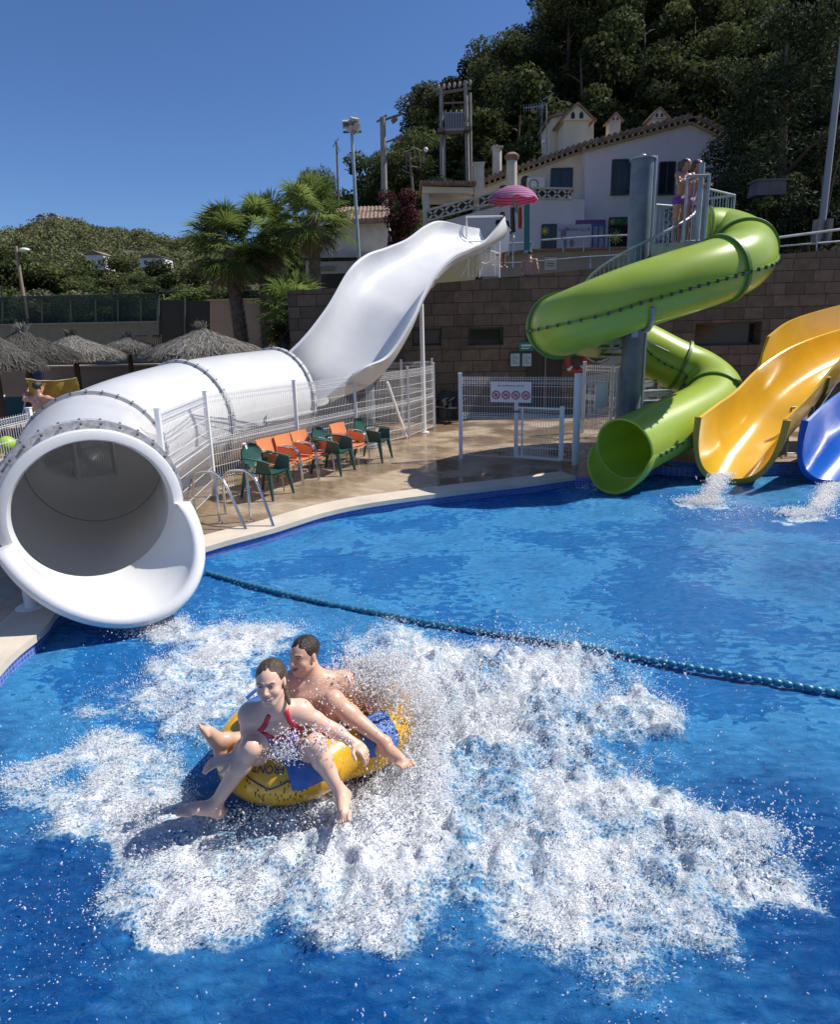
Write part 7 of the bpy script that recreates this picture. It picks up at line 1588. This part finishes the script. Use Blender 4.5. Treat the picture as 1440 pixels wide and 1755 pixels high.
def face_spots(c, M, s, lip=(.42, .10, .09), brow=(.06, .035, .025), male=False, base=(.5, .3, .2)):
    c = npv(c); x, y, z = M[:, 0], M[:, 1], M[:, 2]; P = lambda a, b, c_: c+(x*a+y*b+z*c_)*s; sp_ = []
    for sx in (-1, 1):
        sp_.append((P(sx*.040, .06, -.02), (.028*s, .05*s, .024*s), M, tuple(b_*f_ for b_, f_ in zip(base, (1.08, .82, .80))), 1.2))
        sp_.append((P(sx*.030, .088, .018), (.021*s, .03*s, .010*s), M, tuple(b_*.55 for b_ in base), .7))
        for t in np.linspace(-1, 1, 7): sp_.append((P(sx*.031+t*.015, .088, .033+.004*(1-t*t)+.002*sx*t), (.006*s, .03*s, .0038*s*(1.3 if male else 1)), M, brow, .5))
        sp_.append((P(sx*.030, .09, .0165), (.0125*s, .025*s, .0045*s), M, (.55, .53, .50), .35)); sp_.append((P(sx*.029, .09, .0165), (.0052*s, .03*s, .0052*s), M, (.03, .018, .012), .3))
        for t in np.linspace(-1, 1, 6): sp_.append((P(sx*.030+t*.0135, .09, .0215-.0035*t*t), (.004*s, .03*s, .0024*s), M, (.03, .018, .015), .4))
        sp_.append((P(sx*.008, .104, -.0255), (.0035*s, .012*s, .0025*s), M, (.12, .04, .03), .5))
    for t in np.linspace(-1, 1, 9):
        sp_.append((P(t*.023, .094-.012*t*t, -.0395+.006*t*t), (.005*s, .014*s, .0038*s), M, lip, .5)); sp_.append((P(t*.021, .094-.012*t*t, -.0590+.008*t*t), (.005*s, .014*s, .0045*s), M, lip, .5))
    for t in np.linspace(-1, 1, 9): sp_.append((P(t*.020, .088, -.047+.006*t*t), (.0055*s, .012*s, .0050*s*(1-.4*t*t)), M, (.62, .60, .56), .4) if not male else (P(t*.018, .088, -.048+.006*t*t), (.006*s, .014*s, .0085*s*(1-.5*t*t)), M, (.10, .02, .02), .4))
    if male: sp_.insert(0, (P(0, -.075, .03), (.11*s, .105*s, .085*s), M, (base[0]*.28, base[1]*.26, base[2]*.26), .35))
    if male: sp_.append((P(0, .09, -.0425), (.017*s, .02*s, .0028*s), M, (.6, .58, .54), .3))
    if male: sp_.insert(0, (P(0, .05, -.075), (.055*s, .07*s, .040*s), M, tuple(b_*.72 for b_ in base), 1.0))
    return sp_
def bounds(J, pad):
    A = np.array([npv(v) for k, v in J.items() if hasattr(v, '__len__')]); return A.min(0)-pad, A.max(0)+pad
def person(name, J, s, label, tone, hair=(.05, .03, .02), male=False, fem=False, res=.0045, hands=None, feet=None, headf=((0, -1, 0), (0, 0, 1)), cat='person', hs=1.0, hairstyle='short', skinmat=None, loc=None):
    c = npv(J['head']); J['_skull'] = tuple(c-unit(headf[1])*.06*s-unit(headf[0])*.03*s)
    lo, hi = bounds(J, .17*max(1, s)); f = Field(lo, hi, res); rt, fwd, upv, Mb = body(f, J, s, male, fem)
    for h in (hands or []): add_hand(f, *h[:3], s=s*h[3], curl=h[4], side=h[5])
    for h in (feet or []): add_foot(f, *h[:3], s=s*h[3])
    Mh = add_head(f, c, headf[0], headf[1], s*hs, male); Vv, Fc = surface_nets(f)
    spots = face_spots(c, Mh, s*hs, male=male, base=tone); che = npv(J['chest'])
    for S, sg in (('L', -1), ('R', 1)):
        spots.insert(0, (J['kne'+S], (.06, .06, .06), None, (tone[0]*1.04, tone[1]*.85, tone[2]*.8), 1.)); spots.insert(0, (J['ank'+S], (.09, .09, .09), None, (tone[0]*1.03, tone[1]*.86, tone[2]*.82), 1.2)); spots.insert(0, (J['elb'+S], (.06,)*3, None, (tone[0]*1.0, tone[1]*.82, tone[2]*.78), 1.))
        if male: spots.append((che+rt*sg*.085*s+fwd*.105*s+upv*.03*s, (.011*s, .03*s, .011*s), Mb, (tone[0]*.6, tone[1]*.4, tone[2]*.38), .5))
    col = paint(Vv, tone, spots); loc = loc or V(tuple(npv(J['pelvis'])-[0, 0, .1]))
    e = empty(name, loc, label, cat); me = np_mesh('body', Vv, Fc, skinmat or MATS.setdefault('skin_'+label[:12], skin_mat('skin', tone)), smooth=True, attrs={'skin': col}); link_mesh('body', me, e)
    # hair
    fh = Field(c-.2*s, c+.26*s, max(res*.8, .0035)); x, y, z = Mh[:, 0], Mh[:, 1], Mh[:, 2]; ss = s*hs; P = lambda a, b, c_: c+(x*a+y*b+z*c_)*ss
    if hairstyle == 'short': 
        fh.ell(P(0, -.018, .041), (.0800*ss, .099*ss, .0835*ss), Mh, k=.01); fh.ell(P(0, .078, -.012), (.070*ss, .070*ss, .076*ss), Mh, k=.008, op='sub'); fh.ell(P(0, -.0, -.08), (.12*ss, .16*ss, .075*ss), Mh, k=.01, op='sub')
    else:
        fh.ell(P(0, -.024, .040), (.082*ss, .102*ss, .086*ss), Mh, k=.01); fh.ell(P(0, -.05, .0), (.078*ss, .07*ss, .075*ss), Mh, k=.02); fh.ell(P(0, .080, -.008), (.072*ss, .074*ss, .090*ss), Mh, k=.008, op='sub')
        for sx in (-1, 1): fh.ell(P(sx*.078, .012, -.01), (.02*ss, .025*ss, .035*ss), Mh, k=.006, op='sub')
        if hairstyle == 'tail': fh.cap(P(.02, -.11, .0), P(-.02, -.13, -.06), .028*ss, .024*ss, k=.03); fh.cap(P(-.02, -.13, -.06), P(-.06, -.10, -.13), .024*ss, .014*ss, k=.02); fh.cap(P(-.055, -.08, -.10), P(-.085, -.02, -.135), .018*ss, .010*ss, k=.02)
        if hairstyle == 'long': fh.cap(P(0, -.09, .0), P(0, -.11, -.12), .05*ss, .03*ss, k=.03)
    Vh, Fh = surface_nets(fh)
    if len(Vh):
        nz = (N3(np.stack([((Vh-c)@x)*60+((Vh-c)@y)*12, ((Vh-c)@z)*14], 1), 3, 3, 1.)-.5)[:, None]; d = (Vh-c); d /= np.linalg.norm(d, axis=1)[:, None]; Vh = Vh+d*nz*.006*ss
        mh = mat('hair_'+label[:14], hair, .38, var=.45, vscale=60, bump=.5, bscale=120); link_mesh('hair', np_mesh('hair', Vh, Fh, mh, smooth=True), e)
    return e, f, (rt, fwd, upv, Mb), Mh, (Vv, Fc, col)
def garment(e, f, region, off, name, m_, res=None):
    """shell around the body surface where region(P) < 0"""
    g = Field.__new__(Field); g.res = f.res; g.lo = f.lo; g.n = f.n; X, Y_, Z_ = np.meshgrid(*[f.lo[i]+f.res*np.arange(f.n[i]) for i in range(3)], indexing='ij'); P = np.stack([X, Y_, Z_], -1).reshape(-1, 3)
    r = region(P).reshape(f.d.shape); g.d = np.maximum(f.d-off, r).astype(np.float32); Vg, Fg = surface_nets(g)
    if len(Vg): return link_mesh(name, np_mesh(name, Vg, Fg, m_, smooth=True), e)
# ------------------------------------------------------------------ THE RAFT
RZ = .22; RC1 = W(482, 1318, 3.86); 
def at_z(px, py, z): return Z(px, py, z)
c1 = V((-.87, 3.46, RZ)); c2 = V((-.54, 3.68, RZ-.01))
raft = empty('double_swim_ring', (c1.x, c1.y, .1), 'yellow two-seat inflatable ring with blue seats and FRONT printed on its bow', 'inflatable ring')
def ring_field():
    R1, r1 = .315, .160; lo = [min(c1.x, c2.x)-.56, min(c1.y, c2.y)-.56, RZ-.22]; hi = [max(c1.x, c2.x)+.56, max(c1.y, c2.y)+.56, RZ+.24]; f = Field(lo, hi, .009); X, Y_, Z_ = np.meshgrid(*[f.lo[i]+f.res*np.arange(f.n[i]) for i in range(3)], indexing='ij')
    ds = []
    for c in (c1, c2): q = np.sqrt((X-c.x)**2+(Y_-c.y)**2)-R1; ds.append(np.sqrt(q*q+(Z_-c.z)**2)-r1)
    k = .05; h = np.maximum(k-np.abs(ds[0]-ds[1]), 0)/k; f.d = (np.minimum(*ds)-h*h*k*.25).astype(np.float32); return f
rfld = ring_field(); Vr, Fr = surface_nets(rfld)
ax_ = unit(c1-c2); sd_ = np.array([ax_[1], -ax_[0], 0.])
M_rub = mat('yellow_pvc', (.78, .42, .02), .25, var=.08, vscale=5, coat=.5)
t_, b__ = nodes_of(M_rub)
link_mesh('tube', np_mesh('tube', Vr, Fr, M_rub, smooth=True), raft)
# blue seat pads lie over the top of the rings
def pad_region(P):
    x = (P[:, 0]-c1.x)*sd_[0]+(P[:, 1]-c1.y)*sd_[1]; y = (P[:, 0]-c1.x)*ax_[0]+(P[:, 1]-c1.y)*ax_[1]
    d = np.full(len(P), 9.)
    def box(cx, cy, hx, hy, r): 
        qx = np.abs(x-cx)-hx+r; qy = np.abs(y-cy)-hy+r; return np.hypot(np.maximum(qx, 0), np.maximum(qy, 0))+np.minimum(np.maximum(qx, qy), 0)-r
    for sgn in (-1, 1): d = np.minimum(d, box(sgn*.36, .06, .115, .12, .05)); d = np.minimum(d, box(sgn*.36, -.42, .115, .12, .05))
    d = np.minimum(d, box(0, .24, .12, .055, .04)); d = np.minimum(d, box(0, -.24, .30, .05, .04)); return np.maximum(d, RZ+.02-P[:, 2])
M_pad = mat('blue_canvas', (.03, .12, .40), .6, col2=(.10, .22, .52), vscale=14)
garment(raft, rfld, pad_region, .012, 'blue_pad', M_pad)
# handles
for sgn in (-1, 1):
    for yy in (.06, -.42):
        cc = npv(c1)+sd_*sgn*.36+ax_*yy; cc[2] = RZ+.172; mb = MB(); mb.tube([V(cc+ax_*.10*t+np.array([0, 0, .045*(1-t*t)])) for t in np.linspace(-1, 1, 11)], .012, 8); wbuild(mb, 'handle', M_pad, raft)
# printed bow: word and chevron, projected on the ring
def on_ring(u, v):
    """u across the bow, v angle over the tube (radians, 0 = outermost, pi/2 = top)"""
    a = u/.47; pd = unit([-.16, -1, 0]); ps = np.array([pd[1], -pd[0], 0.])*-1; d = pd*math.cos(a)+ps*math.sin(a); return npv(c1)+d*(.315+.1625*math.cos(v))+np.array([0, 0, .1625*math.sin(v)])
cu = bpy.data.curves.new('txt', 'FONT'); cu.body = 'FRONT'; cu.size = .066; cu.align_x = 'CENTER'; cu.align_y = 'CENTER'; cu.offset = .0005; to = bpy.data.objects.new('txt', cu); scene.collection.objects.link(to); bpy.context.view_layer.update()
me = bpy.data.meshes.new_from_object(to.evaluated_get(bpy.context.evaluated_depsgraph_get())); bpy.data.objects.remove(to)
import bmesh
bm = bmesh.new(); bm.from_mesh(me); bmesh.ops.subdivide_edges(bm, edges=bm.edges, cuts=2); bmesh.ops.triangulate(bm, faces=bm.faces); bm.to_mesh(me); bm.free()
FRU, FRV = .045, .95
for v in me.vertices: x, y = v.co.x, v.co.y; p = on_ring(-x+.022, FRV-.05-y/.167) ; v.co = p + (unit(p-(npv(c1)+unit([p[0]-c1.x, p[1]-c1.y, 0])*.315)))*.0015
me.name = 'lettering'; me.materials.clear(); me.materials.append(mat('print_navy', (.02, .05, .16), .5)); link_mesh('lettering', me, raft)
mb = MB(); pts = [on_ring(FRU+u, .62-.38*(1-abs(u)/.17)) for u in np.linspace(-.17, .17, 21)]; pts = [V(p)+V(unit(p-(npv(c1)+unit([p[0]-c1.x, p[1]-c1.y, 0])*.315)))*.001 for p in pts]
mb.tube(pts, .0035, 5); wbuild(mb, 'chevron', mat('print_navy', (.02, .05, .16), .5), raft)
mb = MB(); R = random.Random(3)
mb.cur = 0
for k in range(46):
    p = on_ring(FRU+R.uniform(-.16, .22), R.uniform(-.3, .5)); mb.bar(V(p), V(p)+V((R.uniform(-.004, .004), 0, R.uniform(.008, .018))), .006, .005)
wbuild(mb, 'scuff_marks', mat('scuff', (.12, .10, .03), .7), raft, smooth=False)['kind'] = 'stuff'
# ------------------------------------------------------------------ THE GIRL
def Wp(px, py, w_): p = W(px, py, w_); return (p.x, p.y, p.z)
SG = 1.04
JG = dict(pelvis=Wp(490, 1302, 3.90), waist=Wp(484, 1272, 3.72), chest=Wp(478, 1240, 3.57), neck=Wp(471, 1206, 3.45), head=Wp(464, 1170, 3.38),
          shoL=Wp(515, 1218, 3.52), elbL=Wp(567, 1248, 3.55), wriL=Wp(604, 1270, 3.52), shoR=Wp(428, 1224, 3.47), elbR=Wp(424, 1272, 3.52), wriR=Wp(398, 1298, 3.46),
          hipL=Wp(514, 1304, 3.88), kneL=Wp(540, 1276, 3.46), ankL=Wp(583, 1356, 3.46), hipR=Wp(466, 1306, 3.84), kneR=Wp(430, 1280, 3.44), ankR=Wp(370, 1376, 3.46))
TONE_G = (.78, .50, .37); TONE_M = (.66, .40, .28)
hf = unit([-.06, -.97, .10]); hu = unit(npv([-.06, .05, .99]))
fR = unit(npv(Wp(326, 1385, 3.40))-npv(Wp(376, 1392, 3.48))); fL = unit(npv(Wp(578, 1392, 3.28))-npv(Wp(583, 1360, 3.46)))
girl, fg, (rtg, fwg, upg, Mg), Mhg, _ = person('person', JG, SG, 'girl in a purple and red halter swimsuit sitting in front on the yellow ring, smiling', TONE_G, hair=(.07, .045, .028), fem=True, hairstyle='tail', headf=(hf, hu), hs=.96,
    hands=[(JG['wriL'], (.75, -.25, -.55), (-.3, .1, -.9), 1., .9, -1), (JG['wriR'], unit(npv(Wp(368, 1305, 3.42))-npv(JG['wriR'])), (.1, .2, -.95), 1., .6, 1)],
    feet=[(JG['ankR'], fR, unit(npv(JG['kneR'])-npv(JG['ankR'])), 1.), (JG['ankL'], fL, unit(npv(JG['kneL'])-npv(JG['ankL'])), 1.)])
Mpur = mat('purple_lycra', (.10, .05, .20), .45, col2=(.24, .12, .42), vscale=22, bump=.1); Mrd = mat('red_strap', (.55, .03, .06), .45)
che, pel = npv(JG['chest']), npv(JG['pelvis'])
def limbs_away(P):
    arm = np.full(len(P), -1.)
    for S in ('L', 'R'):
        for A_, B_k, r_k in (('sho', 'elb', .060), ('elb', 'wri', .055)):
            A = npv(JG[A_+S]); B = npv(JG[B_k+S]); d = B-A; t = np.clip(((P-A)@d)/(d@d), .12 if A_ == 'sho' else 0, 1); arm = np.maximum(arm, r_k-np.linalg.norm(P-A-t[:, None]*d, axis=1))
        A = npv(JG['hip'+S]); B = npv(JG['kne'+S]); d = B-A; t = ((P-A)@d)/np.linalg.norm(d); arm = np.maximum(arm, np.where(np.linalg.norm(P-A-np.clip(t/np.linalg.norm(d), 0, 1)[:, None]*d, axis=1) < .10, t-.07, -1))
    return arm
def suit(P):
    q = P-che; a = q@rtg; b = q@fwg; h = q@upg
    top = np.where(b > 0, .085-.055*np.clip(1-np.abs(np.abs(a)-.075)/.05, 0, 1)*0-.045*np.clip(1-np.abs(a)/.05, 0, 1)-.05*np.clip((np.abs(a)-.10)/.05, 0, 1), .0)
    return np.maximum.reduce([h-top, (P-pel)@upg*-1-.07, limbs_away(P), np.abs(a)-.19, np.abs(b)-.19])
garment(girl, fg, suit, .004, 'swimsuit', Mpur)
def near_path(pts, r):
    def reg(P):
        d = np.full(len(P), 9.)
        for A, B in zip(pts[:-1], pts[1:]): A = npv(A); B = npv(B); dd = B-A; t = np.clip(((P-A)@dd)/(dd@dd), 0, 1); d = np.minimum(d, np.linalg.norm(P-A-t[:, None]*dd, axis=1))
        return d-r
    return reg
def B_(a, b, h): return che+rtg*a+fwg*b+upg*h
def strap_region(pts, r, front=True):
    def reg(P):
        q = P-che; a = q@rtg; b = q@fwg; h = q@upg; d = np.full(len(P), 9.)
        for (a0, h0), (a1, h1) in zip(pts[:-1], pts[1:]):
            da, dh = a1-a0, h1-h0; t = np.clip(((a-a0)*da+(h-h0)*dh)/(da*da+dh*dh), 0, 1); d = np.minimum(d, np.hypot(a-a0-t*da, h-h0-t*dh))
        return np.maximum.reduce([d-r, -b-.02, limbs_away(P)])
    return reg
for sg_ in (-1, 1):
    garment(girl, fg, strap_region([(sg_*.14, -.02), (sg_*.128, .045), (sg_*.095, .10), (sg_*.066, .14), (sg_*.048, .19)], .012), .008, 'strap', Mrd)
    garment(girl, fg, strap_region([(sg_*.010, .042), (sg_*.055, .086), (sg_*.10, .080), (sg_*.130, .045)], .008), .0085, 'neckline_trim', Mrd)
# necklace
mb = MB(); mb.tube([V(B_(.05*math.sin(t), .095+.015*math.cos(t), .125-.045*math.cos(t))) for t in np.linspace(-1.3, 1.3, 15)], .0016, 5); wbuild(mb, 'necklace', M_steel, girl)
# ------------------------------------------------------------------ THE MAN
SM = 1.06
JM = dict(pelvis=Wp(556, 1262, 4.18), waist=Wp(552, 1228, 4.06), chest=Wp(546, 1192, 3.98), neck=Wp(537, 1158, 3.92), head=Wp(521, 1124, 3.86),
          shoL=Wp(589, 1168, 3.98), elbL=Wp(632, 1206, 4.10), wriL=Wp(668, 1232, 4.02), shoR=Wp(502, 1168, 3.90), elbR=Wp(478, 1222, 4.0), wriR=Wp(452, 1262, 3.95),
          hipL=Wp(578, 1262, 4.14), kneL=Wp(572, 1200, 3.78), ankL=Wp(660, 1272, 3.74), hipR=Wp(530, 1265, 4.10), kneR=Wp(450, 1262, 3.84), ankR=Wp(388, 1266, 3.66))
hfm = unit([-.52, -.85, .10]); hum = unit([-.04, .06, .99])
fRm = unit(npv(Wp(356, 1246, 3.60))-npv(Wp(372, 1272, 3.66))); fLm = unit(npv(Wp(700, 1290, 3.62))-npv(Wp(665, 1275, 3.74)))
man, fm, (rtm, fwm, upm, Mm), Mhm, _ = person('person', JM, SM, 'bare-chested laughing man with short hair sitting behind the girl on the yellow ring', TONE_M, hair=(.030, .018, .012), male=True, hairstyle='short', headf=(hfm, hum), hs=.97,
    hands=[(JM['wriL'], (.7, -.3, -.6), (-.2, .1, -.95), 1.05, .6, -1), (JM['wriR'], (-.5, -.5, -.5), (.3, .1, -.9), 1.05, .6, 1)],
    feet=[(JM['ankR'], fRm, unit(npv([.2, .1, .9])), 1.08), (JM['ankL'], fLm, unit(npv([.1, .1, .95])), 1.08)])
pm_, hm_ = npv(JM['pelvis']), {}
def shorts(P):
    d = ((P-pm_)@upm)-.07; r = np.full(len(P), 9.)
    for S in ('L', 'R'): A = npv(JM['hip'+S]); B = npv(JM['kne'+S]); dd = B-A; t = ((P-A)@dd)/(dd@dd); dist = np.linalg.norm(P-A-np.clip(t, 0, .5)[:, None]*dd, axis=1); r = np.minimum(r, dist-.13)
    r = np.minimum(r, np.linalg.norm(P-pm_, axis=1)-.19); return np.maximum(d, r)
garment(man, fm, shorts, .010, 'swim_shorts', mat('navy_shorts', (.03, .04, .10), .7, var=.3))
# ------------------------------------------------------------------ BACKGROUND PEOPLE
def stand(base, h, yaw, arms, tone, label, hair, name='person', hairstyle='short', male=False, fem=False, headyaw=0., bend=0., res=.011, legs=.0):
    s = h/1.75; c, si = math.cos(yaw), math.sin(yaw)
    def T(x, y, z): return (base[0]+(x*c-y*si)*s, base[1]+(x*si+y*c)*s, base[2]+z*s)   # local: faces -y
    J = dict(pelvis=T(0, 0, .95), waist=T(0, -.01-bend*.1, 1.12), chest=T(0, -.01-bend*.25, 1.28), neck=T(0, 0-bend*.4, 1.47), head=T(0, -.02-bend*.55, 1.63),
             hipR=T(-.09, 0, .92), hipL=T(.09, 0, .92), kneR=T(-.10-legs*.3, -.02, .50), kneL=T(.10+legs*.3, -.02, .50), ankR=T(-.10-legs, .02, .09), ankL=T(.10+legs, .02, .09), shoR=T(-.19, -bend*.35, 1.42), shoL=T(.19, -bend*.35, 1.42))
    for k, v in arms.items(): J[k] = T(*v)
    hy = yaw+headyaw; hfw = (math.sin(hy)*1., -math.cos(hy)*1., -.1)
    fw = (si*1., -c*1., 0); fwv = (si, -c, 0.); hn = []
    for S, sd__ in (('L', -1), ('R', 1)): d = unit(npv(J['wri'+S])-npv(J['elb'+S])); hn.append((J['wri'+S], d, (-si if False else 0, 0, -1) if abs(d[2]) < .9 else fwv, 1.1, .5, sd__))
    ft = [(J['ankL'], (si+.1, -c, -.05), (0, 0, 1), 1.05), (J['ankR'], (si-.1, -c, -.05), (0, 0, 1), 1.05)]
    return person(name, J, s, label, tone, hair=hair, male=male, fem=fem, res=res, hands=hn, feet=ft, headf=(hfw, (0, 0, 1)), hairstyle=hairstyle, loc=V(base))+(J, s)
def band(J, keyA, dz0, dz1, rad=.30):
    p = npv(J[keyA]); return lambda P: np.maximum(np.abs(P[:, 2]-(p[2]+(dz0+dz1)/2))-(dz1-dz0)/2, np.hypot(P[:, 0]-p[0], P[:, 1]-p[1])-rad)
# towel man, back to the camera
tb = Q(70, 700, 12.0); r_ = stand((tb.x, 12.0, DECK), 1.80, math.pi-.25, dict(elbR=(-.52, .02, 1.36), wriR=(-.82, -.18, 1.50), elbL=(.40, -.05, 1.40), wriL=(.50, -.28, 1.56)), (.52, .30, .20), 'bare-backed man seen from behind, holding up a yellow towel', (.04, .028, .02), male=True, res=.008)
J = r_[5]; garment(r_[0], r_[1], band(J, 'pelvis', -.30, .06), .014, 'shorts', mat('dark_shorts', (.04, .05, .08), .8))
tw = empty('yellow_towel', (tb.x+.3, 11.8, 1.0), 'mustard yellow towel held up by the man behind the left fence', 'towel'); a = Q(42, 650, 12.25); b_ = Q(132, 652, 12.25); mb = MB()
def tg(off): return [[(a.x+(b_.x-a.x)*i/20+.015*math.sin(j), 12.28+off+.05*math.sin(i*.9+j*.3), a.z-(.05*math.sin(math.pi*i/20))-(.72*j/10)) for i in range(21)] for j in range(11)]
mb.grid(tg(0)); mb.grid(tg(.012), flip=True); wbuild(mb, 'cloth', mat('mustard_cloth', (.42, .29, .05), .9, var=.15, vscale=7, bump=.3), tw)
mb = MB(); g_ = tg(-.003)[0]; mb.tube([V(p) for p in g_], .010, 5); wbuild(mb, 'hem', mat('pale_hem', (.6, .5, .3), .9), tw)
# children on the stair platform
kb_ = Q(1160, 424, 11.5); r_ = stand((kb_.x, 11.5, PLAT+.04), 1.42, .55, dict(elbR=(-.25, -.15, 1.22), wriR=(-.05, -.33, 1.30), elbL=(.28, -.15, 1.24), wriL=(.22, -.36, 1.36)), (.36, .19, .12), 'girl in a purple bikini bottom and pale top on the spiral stair platform', (.12, .06, .03), hairstyle='long', fem=True, headyaw=.3, bend=.15)
J = r_[5]; garment(r_[0], r_[1], band(J, 'pelvis', -.085, .03), .012, 'bikini_bottom', mat('violet_cloth', (.14, .03, .30), .6)); garment(r_[0], r_[1], band(J, 'chest', -.03, .05, .2), .012, 'bikini_top', mat('pale_cloth', (.55, .45, .5), .6, col2=(.4, .15, .3), vscale=18))
kb2 = Q(1178, 421, 12.1); r_ = stand((kb2.x, 12.1, PLAT+.04), 1.54, .9, dict(elbR=(-.22, -.12, 1.20), wriR=(-.10, -.28, 1.22), elbL=(.25, -.10, 1.18), wriL=(.12, -.28, 1.24)), (.34, .18, .12), 'second child on the spiral stair platform, half hidden behind the girl in the bikini', (.10, .05, .03), hairstyle='long', bend=.15)
J = r_[5]; garment(r_[0], r_[1], band(J, 'pelvis', -.085, .30, .2), .012, 'swimsuit', mat('pale_pink_cloth', (.40, .20, .28), .6, var=.3))
# seated bather behind the stone wall
def half(base, h, yaw, arms, tone, label, hair, **k): return stand(base, h, yaw, arms, tone, label, hair, **k)
sb = Q(907, 476, 18.95); r_ = stand((sb.x, 18.95, sb.z-.82), 1.60, math.pi-.3, dict(elbR=(-.27, -.02, 1.15), wriR=(-.25, -.2, .98), elbL=(.27, 0, 1.15), wriL=(.25, -.2, .98)), (.40, .24, .17), 'bare-backed bather seen from behind above the stone wall', (.03, .02, .015), bend=.3, res=.014)
J = r_[5]; garment(r_[0], r_[1], band(J, 'pelvis', -.2, .03), .015, 'swim_shorts', mat('dark_shorts', (.04, .05, .08), .8))
lb_ = Q(861, 386, 19.9); r_ = stand((lb_.x, 19.9, lb_.z-1.25), 1.62, .6, dict(elbR=(-.27, -.1, 1.15), wriR=(-.2, -.3, 1.0), elbL=(.27, -.1, 1.15), wriL=(.2, -.3, 1.0)), (.30, .18, .13), 'attendant in a black shirt under the pink sunshade at the slide start', (.02, .015, .012), res=.014)
J = r_[5]; garment(r_[0], r_[1], band(J, 'chest', -.30, .20, .24), .018, 'black_shirt', mat('black_shirt', (.012, .012, .014), .8)); garment(r_[0], r_[1], band(J, 'pelvis', -.40, .02), .018, 'shorts', mat('dark_shorts', (.04, .05, .08), .8))
# ------------------------------------------------------------------ what shades the near right corner of the pool
